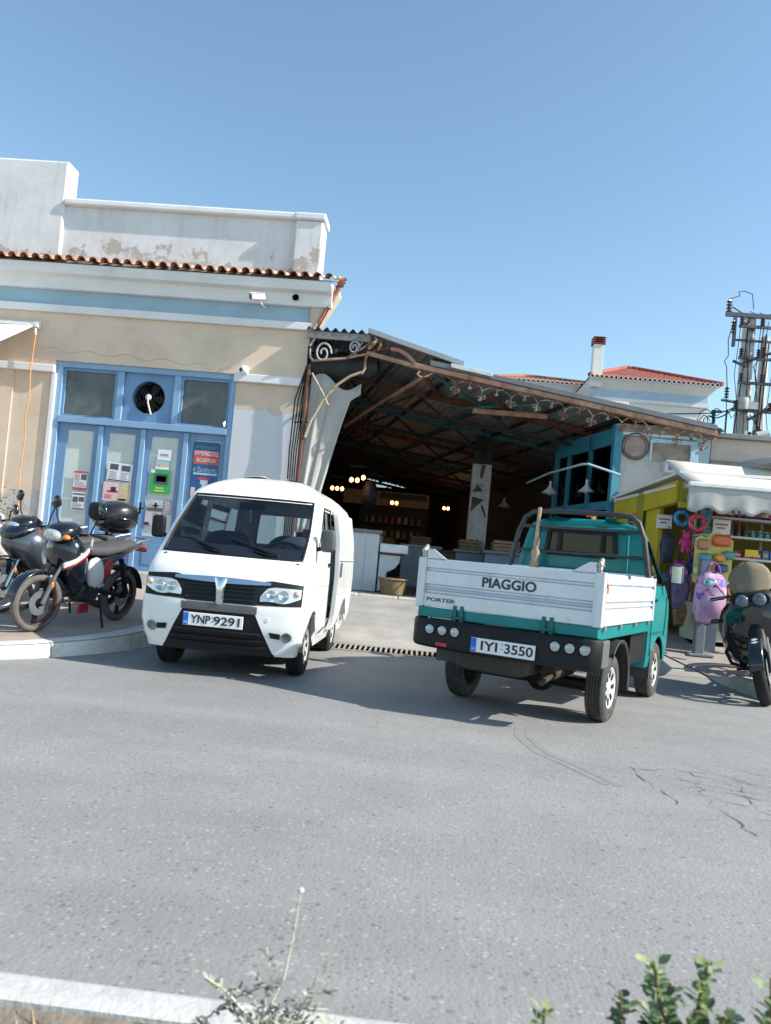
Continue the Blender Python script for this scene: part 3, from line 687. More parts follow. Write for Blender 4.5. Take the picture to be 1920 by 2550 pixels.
# upper roof strip
for (a, c) in ((-2.42, -1.36), (-1.36, .24)):
    o = corr(a, c, HY-.12, 30.1, rz_up, amp=.032).build('roof_sheet', [M_sheet], hl, smooth=50)
b = MB(); b.add([(-1.38, HY-.16, 4.97), (.27, HY-.16, 4.52), (.27, HY-.16, 4.43), (-1.38, HY-.16, 4.88), (-1.38, HY-.02, 4.97), (.27, HY-.02, 4.52), (.27, HY-.02, 4.43), (-1.38, HY-.02, 4.88)],
                [(0, 1, 2, 3), (4, 5, 1, 0), (3, 2, 6, 7), (1, 5, 6, 2), (0, 3, 7, 4), (4, 7, 6, 5)]); b.build('edge_trim', M_sheet, hl, bevel=.006)
b = MB(); b.bb(-2.4, -1.34, HY-.10, HY-.04, 4.74, 4.86).build('edge_board', mat('grey_weathered_board', (.22, .21, .2), .85, var=.25, dirt=.3), hl)
# main roof: sheets side by side, each a piece
xs_ = [-.32+i*.8 for i in range(7)]
for i, x0 in enumerate(xs_):
    x1 = min(x0+.8, 4.5)
    for (y0, y1) in ((HY-.1, 15.6), (15.6, 17.4), (17.4, 21), (21, 30.04)):
        corr(x0, x1+.13, y0, y1+.06, lambda x: rz_main(x)+.03-(.004 if y0 > 13 else 0)+.012*(i % 2)).build('roof_sheet', [M_sheet], hl, smooth=50)
# front edge: dark trim over a rusty angle bar
def slab(x0, x1, z0, h_, y0, y1, m_, nm, slope=-.149, par=None, bev=.006):
    zz = lambda x: z0+slope*(x-x0)
    bb_ = MB(); bb_.add([(x0, y0, zz(x0)), (x1, y0, zz(x1)), (x1, y0, zz(x1)+h_), (x0, y0, zz(x0)+h_), (x0, y1, zz(x0)), (x1, y1, zz(x1)), (x1, y1, zz(x1)+h_), (x0, y1, zz(x0)+h_)],
                        [(0, 1, 2, 3), (7, 6, 5, 4), (3, 2, 6, 7), (0, 4, 5, 1), (1, 5, 6, 2), (0, 3, 7, 4)])
    return bb_.build(nm, m_, par or hl, bevel=bev)
slab(-.3, 4.45, rz_main(-.3)-.01, .085, HY-.16, HY-.06, mat('grey_fascia_trim', (.16, .175, .19), .6, .3, var=.15, dirt=.2), 'edge_trim')
slab(-.55, 4.47, rz_main(-.55)-.10, .085, HY-.13, HY+.0, M_rust, 'fascia_bar')
slab(.05, .75, rz_main(.05)+.02, .07, HY-.2, HY-.165, mat('white_gutter', (.6, .6, .6), .6), 'gutter')
# scroll ornaments under the fascia
def scroll(turns, r0, r1, n=26, sgn=1):
    return [((r0+(r1-r0)*i/n)*math.cos(sgn*2*math.pi*turns*i/n), (r0+(r1-r0)*i/n)*math.sin(sgn*2*math.pi*turns*i/n)) for i in range(n+1)]
def ornament(big=True):
    bb_ = MB()
    if big:
        for s in (-1, 1):
            arc_ = [(s*(.0+.2*(1-math.cos(t))), 0, -.02-.13*(1-math.sin(t)) if False else -.16+.14*math.sin(t)) for t in [math.pi/2*i/8 for i in range(9)]]
            bb_.tube(arc_, .0115, 6)
            sp = scroll(1.1, .045, .012, 14, -s); bb_.tube([(s*.045+(-s)*p[0]*1.0, 0, -.2+p[1]) for p in sp], .0095, 5)
        bb_.tube([(0, 0, -.1), (0, 0, -.25)], .012, 6); bb_.blob((0, 0, -.26), (.03, .02, .03), n=8, m=6)
    else:
        for s in (-1, 1):
            bb_.tube([(s*(.09*math.sin(t)), 0, -.05-.05*math.cos(t)+.05) for t in [math.pi/2*i/5 for i in range(6)]], .0095, 5)
        bb_.tube([(0, 0, 0), (0, 0, -.12)], .012, 6); bb_.blob((0, 0, -.12), (.035, .018, .025), n=8, m=6)
    return bb_
ob = ornament(True).build('scroll_ornament', M_orn, None, smooth=50); os_ = ornament(False).build('drop_ornament', M_orn, None, smooth=50)
ob.parent = hl; os_.parent = hl; bx0 = OFF[hl.name]; first = [True, True]
for i in range(10):
    x_ = .18+i*.46; z_ = rz_main(x_)-.10
    for k, (src, dx) in enumerate(((ob, 0), (os_, .23))):
        lo = (x_+dx-bx0.x, HY-.07-bx0.y, rz_main(x_+dx)-.10-bx0.z)
        if i == 9 and k: continue
        if first[k]: src.location = lo; first[k] = False; src.rotation_euler = (0, R(8), 0)
        else: piece(src.name.split('.')[0], src, hl, lo, (random.uniform(-.08, .08), R(8)+random.uniform(-.12, .12), random.uniform(-.1, .1)), (1, 1, random.uniform(.9, 1.08)))
# left-hand ironwork
def iron(name, pts, r, m_=M_rust, n=7):
    bb_ = MB(); bb_.tube(pts, r, n); return bb_.build(name, m_, hl, smooth=50)
YI = HY-.06
M_grys = mat('pale_grey_iron', (.4, .41, .42), .7, .2, var=.15, rust=.1)
for (cx, cz, r_) in ((-2.12, 4.50, .19), (-1.60, 4.63, .12)):
    sp = scroll(1.6, r_, r_*.2, 30); iron('scroll', [(cx+p[0]*.75, YI-.02, cz+p[1]) for p in sp], .018, M_grys)
iron('scroll', [(-2.28, YI, 4.75), (-2.36, YI, 4.6), (-2.33, YI, 4.42), (-2.27, YI, 4.36)], .02, M_grys)
iron('tie_bar', [(-2.3, YI, 4.36), (-1.75, YI, 4.44), (-1.25, YI, 4.58)], .022)
iron('tie_bar', [(-1.75, YI-.03, 4.42), (-1.45, YI-.03, 4.63), (-1.3, YI-.03, 4.76)], .013, M_orn)
iron('beam', [(-1.38, YI, 4.56), (-.85, YI, 4.46), (-.42, YI, 4.37)], .04)
iron('arch', [(-.98, YI-.02, 4.66), (-.83, YI-.02, 4.64), (-.68, YI-.02, 4.56), (-.57, YI-.02, 4.46), (-.52, YI-.02, 4.36)], .036, mat('pinkish_rust', (.4, .2, .17), .8, var=.2, bump=.4))
iron('tie_bar', [(-1.3, YI, 4.6), (-1.05, YI, 4.66), (-.9, YI, 4.68)], .022, M_rustd)
iron('leaf_ornament', [(-1.36, YI-.04, 4.62), (-1.28, YI-.06, 4.7), (-1.22, YI-.05, 4.78), (-1.27, YI-.05, 4.83)], [.03, .04, .03, .01], M_orn)
iron('leaf_ornament', [(-1.2, YI-.04, 4.6), (-1.15, YI-.06, 4.69), (-1.16, YI-.05, 4.78)], [.02, .03, .01], M_orn)
iron('hanger', [(-1.38, YI, 4.55), (-1.4, YI, 4.4), (-1.39, YI, 4.3), (-1.44, YI, 4.2)], .024, M_orn)
iron('brace_pipe', [(-2.3, YI, 3.05), (-2.22, YI, 3.35), (-2.06, YI, 3.68), (-1.85, YI, 3.97), (-1.62, YI, 4.15), (-1.43, YI, 4.23)], .024, mat('buff_pipe', (.45, .36, .25), .8, rust=.2))
iron('brace_bar', [(-2.28, YI, 4.15), (-2.05, YI, 3.8), (-1.95, YI, 3.62)], .018, MATS['buff_pipe'])
iron('post', [(-2.36, HY-.03, .5), (-2.34, HY-.03, 4.3)], .03, M_rustd)
iron('hook_bar', [(-.46, YI-.08, 4.30), (-.5, YI-.1, 4.24), (-.42, YI-.1, 4.19), (-.33, YI-.1, 4.22), (-.25, YI-.08, 4.28)], .016, M_orn)
# cables down the corner
cb = thing('wall_cables', 'bunch of black cables running down the building corner', 'cables', (-2.42, 12.95, .6))
for k in range(5):
    x_ = -2.40-.03*k; b = MB(); b.tube([(-2.33-.01*k, 12.86-.02*k, 4.6), (-2.38, 12.88, 4.3), (x_+.03*math.sin(k), 12.93, 3.7), (x_-.01*k, 12.94, 2.8), (x_, 12.94, 1.6), (x_, 12.95, .6)], .012, 6)
    b.build('cable', black_plastic, cb, smooth=50)
b = MB(); b.tube([(-2.52, 12.93, 3.3), (-2.42, 12.9, 3.32), (-2.28, 12.9, 3.32)], .012, 6).build('cable', black_plastic, cb)
# dark bundle of rolled sheet above the curtain
rl = thing('rolled_tarpaulin', 'black tarpaulin bunched under the roof behind the scroll ironwork', 'tarpaulin', (-1.9, 13.3, 4.2))
b = MB()
secs = []
for i in range(9):
    x_ = lerp(-2.38, -1.2, i/8); r_ = .3-.09*i/8+.03*math.sin(i*2.1); secs.append([(x_+.02*math.sin(a*3+i), 13.3+r_*.9*math.cos(a), 4.34+.2*i/8*.6+r_*math.sin(a)*(1+.1*math.sin(i*1.7+a*2))) for a in [2*math.pi*k/14 for k in range(14)]])
b.loft(secs).build('roll', mat('black_tarp', (.015, .017, .018), .55, var=.3, bump=.5, bscale=14), rl, smooth=60)
# curtain
ct = thing('curtain', 'pale grey canvas curtain tied back at the left side of the hall opening', 'curtain', (-2.1, 13.0, 2.0))
P = []
for i in range(22):
    t = i/21; z_ = lerp(4.12, 1.45, t)
    xl = lerp(-2.31, -2.36, t); xr = lerp(-1.52, -2.12, t**.8)
    if t < .05: xr = -1.45
    P.append([(lerp(xl, xr, u), 13.02+.024*math.sin(u*17+t*2.5)*(.4+.6*t)+.005*math.sin(u*43+t*3)+.08*u, z_+(.1*math.sin(u*7) if i == 0 else 0)-.1*u*(1-t)) for u in [k/34 for k in range(35)]])
b = MB(); b.grid(P); o = b.build('cloth', mat('pale_canvas', (.44, .43, .41), .9, var=.1, scale=3, dirt=.3, dcol=(.3, .29, .27)), ct, smooth=70)
o.modifiers.new('s', 'SOLIDIFY').thickness = .006
# roof frame inside
for i, y_ in enumerate((14.6, 16.8, 19.4, 22.4, 26, 30)):
    slab(-2.38, 4.4, 4.62, .1, y_, y_+.07, M_tealst if i % 2 else M_rustd, 'rafter', bev=0)
    slab(-2.38, 4.4, 4.24, .06, y_, y_+.06, M_blk, 'tie', slope=-.13, bev=0)
    for k in range(5):
        xa = -2.1+k*1.35; b = MB(); b.cyl((xa, y_+.03, 4.22-.13*(xa+2.4)), (xa+.65, y_+.03, 4.66-.149*(xa+3.05)), .022, 6); b.cyl((xa+.65, y_+.03, 4.66-.149*(xa+3.05)), (xa+1.3, y_+.03, 4.2-.13*(xa+3.7)), .022, 6); b.build('brace', M_blk, hl)
for i in range(7):
    x_ = -1.9+i*1.0; z_ = min(rz_main(x_), 4.78)-.035
    b = MB(); b.bb(x_-.025, x_+.025, HY+.05, 29.9, z_-.05, z_+.0).build('purlin', M_tealst if i % 3 == 0 else M_blk, hl)
b = MB(); b.tube([(-.35, HY+.05, 4.25), (.35, 14.6, 4.28)], .04, 6).build('strut', M_rustd, hl)
b = MB(); b.tube([(-.35, HY+.1, 4.28), (-.9, 14.5, 4.0), (-1.3, 15.6, 3.75)], .035, 6).build('strut', M_rust, hl)
b = MB(); b.tube([(.9, HY+.4, 4.08), (1.9, 14.4, 3.95)], .035, 6).build('strut', M_rustd, hl)
b = MB(); b.tube([(-.2, HY+.05, 4.3), (1.6, 14.8, 4.0)], .03, 6).tube([(1.8, HY+.1, 3.98), (.6, 14.8, 4.12)], .03, 6).build('strut', M_tealst, hl)
b = MB(); b.bb(.7, 2.0, 13.6, 13.68, 3.84, 3.92).build('loose_beam', M_rust, hl)
# walls at back and right, with a clerestory opening
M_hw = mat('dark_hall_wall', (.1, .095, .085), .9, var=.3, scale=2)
b = MB(); b.bb(-2.4, -2.75+.0, 30, 30.1, .5, 4.6) if False else None
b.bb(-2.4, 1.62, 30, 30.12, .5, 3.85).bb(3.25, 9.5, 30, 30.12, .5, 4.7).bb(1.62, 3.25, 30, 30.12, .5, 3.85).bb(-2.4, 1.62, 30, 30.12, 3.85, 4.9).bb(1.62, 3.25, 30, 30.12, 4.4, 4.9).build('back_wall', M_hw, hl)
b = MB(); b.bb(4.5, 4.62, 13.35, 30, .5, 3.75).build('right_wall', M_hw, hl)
b = MB(); b.bb(1.6, 3.3, 30.3, 30.32, 3.8, 4.5).build('added_pale_pane', glass('milky_glass', (.98, .97, .96), .3, dust=.3), hl)  # pale pane added behind the opening to whiten the sky through it
# whitewashed pillar with torn posters
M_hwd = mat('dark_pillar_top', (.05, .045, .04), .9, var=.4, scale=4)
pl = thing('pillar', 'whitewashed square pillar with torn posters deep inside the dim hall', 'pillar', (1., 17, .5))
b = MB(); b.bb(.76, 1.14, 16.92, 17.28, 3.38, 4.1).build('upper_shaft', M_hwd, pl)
b = MB(); b.bb(.74, 1.16, 16.9, 17.3, .5, 3.38).build('shaft', mat('whitewash', (.66, .65, .62), .9, var=.1, scale=3, dirt=.35, dcol=(.3, .27, .22), dscale=4), pl, bevel=.02)
b = MB(); b.bb(.66, 1.24, 16.84, 17.36, .5, 1.3).build('plinth', MATS['whitewash'], pl, bevel=.02)
tp_ = mat('torn_poster_brown', (.12, .09, .06), .9, var=.5, scale=12)
for poly in ([(.78, 2.75), (.9, 2.95), (1.0, 2.78)], [(.77, 2.3), (.78, 2.65), (1.05, 2.6), (.85, 2.4)], [(.98, 2.45), (1.1, 2.2), (1.12, 2.25), (1.02, 2.5)], [(.92, 3.1), (.95, 3.36), (1.02, 3.35), (.97, 3.05)]):
    b = MB(); b.prism(poly, 0, .004, Matrix(((1, 0, 0, 0), (0, 0, -1, 16.898), (0, 1, 0, 0), (0, 0, 0, 1)))); b.build('poster_scrap', tp_, pl)
# counters
def counter(label, x0, x1, y0, y1, h_, m_, top, over=.05):
    t = thing('counter', label, 'counter', ((x0+x1)/2, y0, .51))
    b = MB(); b.bb(x0, x1, y0, y1, .515, .51+h_-.06).build('front', m_, t, bevel=.01)
    b = MB(); b.bb(x0-over, x1+over, y0-over, y1+over, .51+h_-.06, .51+h_).build('worktop', top, t, bevel=.008)
    return t
M_ctr = mat('white_tiled_counter', (.62, .64, .66), .5, var=.08, scale=3, dirt=.2, dcol=(.4, .4, .4))
M_grt = mat('grey_worktop', (.2, .2, .21), .4, var=.1)
c1 = counter('white market counter with a dark grey worktop just inside the hall', -2.2, -.96, 13.95, 14.9, 1.12, M_ctr, M_grt)
b = MB()
for x_ in (-2.0, -1.6, -1.2): b.bb(x_-.003, x_+.003, 13.944, 13.952, .53, 1.5)
b.build('panel_joint', mat('joint_grey', (.35, .36, .38), .8), c1)
sc1 = thing('scale_shelf', 'low white side shelf on a curved bracket beside the white counter', 'shelf', (-.7, 14.1, .51))
b = MB(); b.bb(-.93, -.42, 13.9, 14.4, 1.24, 1.40).build('tray', mat('white_enamel_tray', (.75, .76, .78), .4), sc1, bevel=.02)
b = MB(); b.prism([(-.93, .53), (-.93, 1.2), (-.55, 1.2), (-.56, 1.08), (-.64, .96), (-.78, .88), (-.8, .7), (-.88, .53)], 13.98, 14.3, Matrix(((1, 0, 0, 0), (0, 0, 1, 0), (0, 1, 0, 0), (0, 0, 0, 1)))).build('bracket', M_ctr, sc1, bevel=.01)
b = MB(); b.bb(-.93, -.5, 13.96, 14.35, 1.205, 1.235).build('rail', M_rustd, sc1)
bk = thing('woven_basket', 'brown woven basket on the hall floor under the side shelf', 'basket', (-.6, 13.6, .52))
P = [[((.2+.06*t+.006*math.sin(k*9+i*math.pi))*math.cos(2*math.pi*k/28)-.62, 13.55+(.17+.05*t)*math.sin(2*math.pi*k/28), .52+.26*t) for k in range(28)] for i, t in enumerate([j/10 for j in range(11)])]
b = MB(); b.grid(P, None, True).build('wicker', mat('wicker', (.3, .2, .1), .8, var=.4, scale=40, bump=.8, bscale=120), bk, smooth=60)
b = MB(); b.tube([(-.62+.27*math.cos(2*math.pi*k/24), 13.55+.225*math.sin(2*math.pi*k/24), .785) for k in range(24)], .018, 6, closed=True).build('rim', MATS['wicker'], bk)
M_dkc = mat('dim_steel_counter', (.14, .16, .19), .4, .3, var=.15)
counter('long steel fish counter along the middle of the dim hall', .5, 2.3, 16.0, 16.9, .95, M_dkc, M_dkc)
counter('blue grey steel counter beside the blue partition', 1.0, 2.0, 14.4, 15.1, .95, mat('blue_grey_counter', (.16, .2, .26), .5, var=.15), M_dkc)
counter('dark wooden stall table in front of the lit back shelves', -2.1, -.6, 19.5, 20.3, .9, mat('dark_wood', (.08, .05, .03), .7, var=.3), mat('dark_wood_top', (.1, .065, .04), .6))
counter('pale chest freezer in the middle of the hall', -.7, .2, 18.2, 18.9, 1.0, mat('freezer_white', (.4, .43, .46), .4), mat('freezer_lid', (.45, .48, .5), .3))
# back stall: shelves with goods and a tan sign board
st = thing('back_stall', 'stall with a tan sign board and stocked shelves at the back of the hall', 'stall', (-1.6, 24, .5))
b = MB(); b.bb(-2.9, -.2, 24.0, 24.08, 2.75, 3.2).build('sign_board', mat('tan_board', (.45, .33, .2), .8, var=.1), st)
b = MB(); b.bb(-2.4, -.2, 24.5, 24.6, .5, 2.75).build('back_panel', mat('stall_back', (.07, .06, .05), .9), st)
b = MB(); b.bb(-1.75, -.3, 23.94, 23.99, 2.98, 3.15).build('dark_panel', mat('green_panel', (.08, .1, .08), .8), st)
for z_ in (1.3, 1.75, 2.2):
    b = MB(); b.bb(-2.3, -.3, 24.1, 24.5, z_, z_+.03).build('shelf', mat('shelf_wood', (.2, .14, .08), .7), st)
gcols = [mat('jar_%d' % i, c, .3, coat=.4) for i, c in enumerate(((.5, .38, .08), (.3, .32, .05), (.45, .12, .05), (.55, .5, .4), (.12, .25, .08)))]
jar = MB(); jar.lathe([(0, 0), (.06, 0), (.065, .02), (.065, .15), (.045, .18), (.045, .21), (0, .21)], None, 10)
jb = [jar.build('jar', gcols[i], None, smooth=40) for i in range(5)]
first = [1]*5; jn = ('golden yellow', 'olive green', 'brick red', 'cream', 'dark green')
for z_ in (1.33, 1.78, 2.23):
    for k in range(9):
        i = random.randrange(5); o = jb[i] if first[i] else jb[i].copy()
        if not first[i]: col.objects.link(o)
        first[i] = 0; o.location = (-2.15+.21*k, 24.3, z_)
        tag(o, '%s jar on the shelves of the back stall' % jn[i], 'jar', '%s jars on the back stall' % jn[i])
for i in range(5):
    if first[i]: bpy.data.objects.remove(jb[i])
# produce crates about the stalls
M_cr8 = mat('crate_wood', (.3, .2, .11), .85, var=.3, scale=8)
def crate(x, y, z, rz, nm, c_, where):
    t = thing('crate', 'slatted wooden crate of %s %s' % (nm, where), 'crate', (x, y, z)); T = Matrix.Translation((x, y, z)) @ Matrix.Rotation(rz, 4, 'Z')
    for s in (-1, 1):
        for k in range(3):
            b = MB(); b.bb(-.24, .24, s*.15-.006, s*.15+.006, .015+.065*k, .065+.065*k, T).build('slat', M_cr8, t)
            b = MB(); b.bb(s*.24-.006, s*.24+.006, -.144, .144, .015+.065*k, .065+.065*k, T).build('slat', M_cr8, t)
    b = MB(); b.bb(-.235, .235, -.145, .145, 0, .012, T).build('base', M_cr8, t)
    b = MB()
    for i in range(7):
        for j in range(4): b.blob((-.2+.066*i+random.uniform(-.01, .01), -.105+.07*j, .17+random.uniform(-.012, .03)), (.036, .036, .034), T, n=8, m=6)
    o = b.build('produce', mat('produce_'+nm.split()[-1], c_, .5, var=.3, scale=20), t, smooth=60); o['kind'] = 'stuff'
for a in ((-2.35, 19.75, 1.415, .1, 'lemons', (.6, .45, .05), 'on the wooden stall table beside the side wall'), (-1.8, 19.8, 1.415, -.1, 'green pears', (.25, .35, .06), 'in the middle of the wooden stall table'), (-1.2, 19.75, 1.415, .05, 'oranges', (.6, .2, .02), 'at the open end of the wooden stall table'),
          (.8, 16.4, 1.465, .1, 'tomatoes', (.45, .04, .02), 'on the long steel fish counter near the pillar'), (1.5, 16.4, 1.465, -.15, 'onions', (.35, .2, .1), 'on the long steel fish counter near the blue partition'), (-.3, 18.5, 1.515, .2, 'red apples', (.4, .05, .03), 'on the chest freezer lid'),
          (.1, 15.2, .515, .3, 'potatoes', (.28, .2, .12), 'on the hall floor in front of the freezer'), (1.4, 14.7, 1.465, .0, 'dark aubergines', (.06, .02, .06), 'on the blue grey counter')):
    crate(*a)
for (x0, y0, nm) in ((-.2, 22.5, 'whitish'), (1.2, 21.0, 'dull cream')):
    counter('%s stall counter farther back in the dim hall' % nm, x0, x0+1.3, y0, y0+.8, 1.0, mat('stall_'+nm.split()[-1], (.5, .49, .45), .6), M_grt)
# lamps
def cord(t, x, y, z0, z1):
    b = MB(); b.cyl((x, y, z0), (x, y, z1), .008, 6).build('cord', black_plastic, t)
M_bulb = emit('lit_bulb', (1., .42, .13), 6)
for i, (x, y, z, n_, lab) in enumerate(((-2.6, 20, 2.83, 3, 'row of lit warm bulbs hanging nearest the side wall inside the hall'), (-1.78, 17, 2.8, 3, 'cluster of lit warm bulbs hanging over the white counter'), (-1.18, 22, 2.72, 2, 'lit warm bulbs on a short double cord before the stocked shelves'), (.35, 25, 2.9, 2, 'faint pair of lit bulbs deepest inside the hall behind the pillar'))):
    t = thing('hanging_bulbs', lab, 'lamp', (x, y, z))
    for k in range(n_):
        dx = (k-(n_-1)/2)*.13; dz = (.07 if (i == 1 and k == 2) else 0)
        b = MB(); b.blob((x+dx, y, z+dz), (.045, .045, .055), n=10, m=8).build('bulb', M_bulb, t, smooth=50)
        cord(t, x+dx, y, z+dz+.05, z+dz+.3 if i != 1 else 4.5)
    b = MB(); b.bb(x-.2, x+.2, y-.02, y+.02, z+.3, z+.33).build('bar', M_blk, t)
    if i != 1: cord(t, x, y, z+.33, 4.4)
    l = bpy.data.lights.new('bulb_light', 'POINT'); l.energy = 1.3; l.color = (1, .6, .3); l.shadow_soft_size = .06
    lo = bpy.data.objects.new('bulb_light', l); col.objects.link(lo); lo.parent = t; lo.location = (0, -.12, -.1)
bg_ = thing('hanging_sack', 'dark bag hanging beside the cluster of lit bulbs', 'bag', (-1.5, 17.2, 2.3))
b = MB(); b.body([(0, 0, 0, .02, .1), (.05, 0, 0, .16, .3), (.12, 0, 0, .17, .33), (.2, 0, 0, .02, .1)], 14, 2.4, Matrix.Translation((-1.5, 17.15, 2.52))).build('sack', mat('dark_bag', (.02, .025, .04), .6), bg_, smooth=60)
b = MB(); b.tube([(-1.6, 17.2, 2.85), (-1.5, 17.2, 3.0), (-1.4, 17.2, 2.85)], .01, 5).build('strap', black_plastic, bg_); cord(bg_, -1.5, 17.2, 3.0, 4.5)
M_shade = mat('white_enamel_shade', (.62, .63, .63), .4, var=.05)
def shade_lamp(x, y, z, ztop, label, sc_=1.):
    t = thing('pendant_lamp', label, 'lamp', (x, y, z))
    b = MB(); b.lathe([(.022, .13), (.03, .10), (.07, .055), (.13, .0), (.125, -.004), (.065, .05), (.02, .09)], Matrix.Translation((x, y, z)) @ Matrix.Scale(sc_, 4), 20).build('lamp_shade', M_shade, t, smooth=50)
    b = MB(); b.cyl((x, y, z+.1*sc_), (x, y, z+.19*sc_), .024, 8).build('cap', M_shade, t)
    b = MB(); b.blob((x, y, z+.0), (.03, .03, .04), n=8, m=6).build('bulb', mat('dead_bulb', (.6, .6, .55), .2), t, smooth=50)
    cord(t, x, y, z+.19*sc_, ztop)
shade_lamp(2.16, 14.9, 2.66, 3.25, 'white cone shade lamp hanging at the back edge of the blue partition', 1.25)
shade_lamp(2.62, 13.7, 2.62, 3.6, 'white cone shade lamp hanging close to the front of the blue partition', 1.15)
shade_lamp(1.62, 18.4, 2.6, 4.0, 'white cone shade lamp hanging just behind the whitewashed pillar', 1.2)
shade_lamp(.9, 16.4, 2.85, 4.1, 'dark little cone lamp hanging in front of the whitewashed pillar', .8)
ft = thing('fluorescent_tube', 'unlit white fluorescent tube fixed under the hall roof', 'lamp', (1.0, 16, 4.05))
b = MB(); b.cyl((.42, 16.0, 4.10), (1.62, 16.0, 3.93), .028, 8).build('tube', mat('white_tube', (.7, .7, .7), .3), ft)
b = MB(); b.tube([(.38, 16.03, 4.14), (1.66, 16.03, 3.96)], .02, 6).build('holder', M_blk, ft)

# blue framed partition on the right, running back at a slant
PA, PB = V((2.93, 12.93)), V((1.62, 18.2))
D2 = (PB-PA); L2 = D2.length; ang = math.atan2(D2.y, D2.x)
MP = Matrix.Translation((PA.x, PA.y, 0)) @ Matrix.Rotation(ang, 4, 'Z')      # local x runs along the partition
kp_ = thing('blue_partition', 'blue painted timber partition with dark window panes inside the hall', 'partition', (PA.x, PA.y, .5))
M_kb = mat('blue_timber_paint', (.028, .19, .27), .6, var=.12, scale=4, dirt=.15, dcol=(.1, .2, .25))
M_kb2 = mat('deep_blue_paint', (.012, .11, .27), .5, var=.12)
def kbx(x0, x1, z0, z1, d=.06, m_=M_kb, nm='rail', par=None):
    b = MB(); b.bb(x0, x1, -d, d, z0, z1, MP); return b.build(nm, m_, par or kp_, bevel=.004)
kbx(0, .1, .5, 3.72, .07, nm='post'); 
for x_ in (.9, 1.8): kbx(x_, x_+.09, 1.5, 3.4, nm='post')
kbx(2.35, 2.47, .5, 3.5, .07, nm='post')
kbx(.1, 2.35, 3.38, 3.66, nm='top_beam'); kbx(.1, 2.35, 2.28, 2.43, nm='rail')
kbx(.45, .6, .52, 2.1, .05, M_kb2, 'door_post'); kbx(2.0, 2.15, .52, 2.1, .05, M_kb2, 'door_post'); kbx(.6, 2.0, 1.95, 2.1, .05, M_kb2, 'door_rail'); kbx(.1, 2.35, .52, .95, .045, M_kb2, 'lower_panel')
M_dg = glass('dark_pane', (.02, .025, .03), .35)
for a, c in ((.1, .9), (.99, 1.8), (1.89, 2.35)):
    b = MB(); b.bb(a, c, -.005, .005, 2.43, 3.38, MP).build('pane', M_dg, kp_)
b = MB(); b.bb(.1, 2.35, .06, .08, .9, 2.28, MP).build('pane', M_dg, kp_)
tb = thing('bent_pipe', 'pale blue bent pipe rail fixed across the blue partition', 'pipe', (2.6, 12.9, 2.9))
b = MB(); b.tube([(2.99, 12.86, 2.86), (2.45, 12.82, 2.99), (2.35, 12.95, 2.99), (2.02, 14.2, 2.96), (1.75, 15.2, 2.86)], .02, 8).build('pipe', mat('pale_blue_pipe', (.35, .5, .56), .5), tb, smooth=40)
# weathered panel wall to the right of the partition
pw_ = thing('weathered_wall', 'peeling pale blue and grey plaster panel with a round duct hole', 'wall', (3.7, 13, .5))
M_pp = plaster('peeling_blue_plaster', (.42, .55, .6), (.5, .49, .48), 3.17, .12, c3=(.42, .41, .4), grime=.2)
M_pb = mat('brown_stain_board', (.3, .24, .19), .9, var=.35, scale=4, dirt=.4, dcol=(.16, .1, .06), dscale=5)
b = MB(); b.bb(2.97, 4.45, 13.0, 13.3, .5, 3.68).build('panel', M_pp, pw_)
b = MB(); b.bb(3.0, 4.4, 12.97, 13.0, 3.60, 3.74).build('board', M_pb, pw_)
b = MB(); b.bb(2.99, 4.2, 12.955, 13.0, 3.55, 3.60).build('trim', mat('pale_blue_trim', (.5, .6, .64), .7, rust=.1), pw_)
b = MB(); b.lathe([(.0, .0), (.17, .0), (.195, -.04), (.195, .03), (.21, .03)], Matrix.Translation((3.22, 12.98, 3.37)) @ FACE, 28)
b.build('duct_cover', mat('rust_disc', (.33, .25, .22), .8, var=.2, scale=5, dirt=.3, dcol=(.3, .15, .08)), pw_, smooth=40)
b = MB(); b.lathe([(.19, .02), (.215, .04), (.23, .02), (.225, -.01)], Matrix.Translation((3.22, 12.98, 3.37)) @ FACE, 28).build('duct_ring', M_rustd, pw_, smooth=40)
b = MB(); b.bb(3.5, 4.12, 12.98, 13.0, 3.15, 3.46).build('bare_patch', M_pb, pw_, bevel=.01)
b = MB(); b.bb(3.48, 4.14, 12.96, 13.0, 3.46, 3.53).bb(3.46, 3.5, 12.96, 13, 3.15, 3.5).bb(4.12, 4.25, 12.95, 13, 3.1, 3.53).build('niche_frame', mat('sky_blue_paint', (.4, .58, .66), .7, rust=.12), pw_, bevel=.01)
ac = thing('air_conditioner', 'small grey air conditioner box on the peeling wall under the niche', 'air conditioner', (3.85, 12.9, 3.0))
b = MB(); b.bb(3.68, 4.1, 12.78, 12.96, 2.96, 3.16).build('casing', mat('grey_casing', (.5, .52, .54), .5, var=.1), ac, bevel=.015)
b = MB(); b.bb(3.73, 3.86, 12.772, 12.782, 3.0, 3.12).build('grille', mat('grille_dark', (.1, .1, .12), .6), ac)
# plain rendered building at the far right
rb_ = thing('rendered_building', 'low pinkish rendered building behind the awnings with a dark roof edge', 'building', (7, 13, .5))
b = MB(); b.bb(4.47, 16, 13.02, 20, .5, 3.62).build('wall', mat('pinkish_render', (.5, .42, .36), .9, var=.08, bump=.2, dirt=.15), rb_)
b = MB(); b.bb(4.40, 16, 12.9, 20, 3.62, 3.70).build('roof_edge', mat('dark_roof_edge', (.18, .18, .17), .8, var=.2), rb_, bevel=.01)
b = MB(); b.bb(4.47, 16, 12.99, 13.02, 3.22, 3.25).build('string_line', mat('line_brown', (.25, .2, .17), .9), rb_)
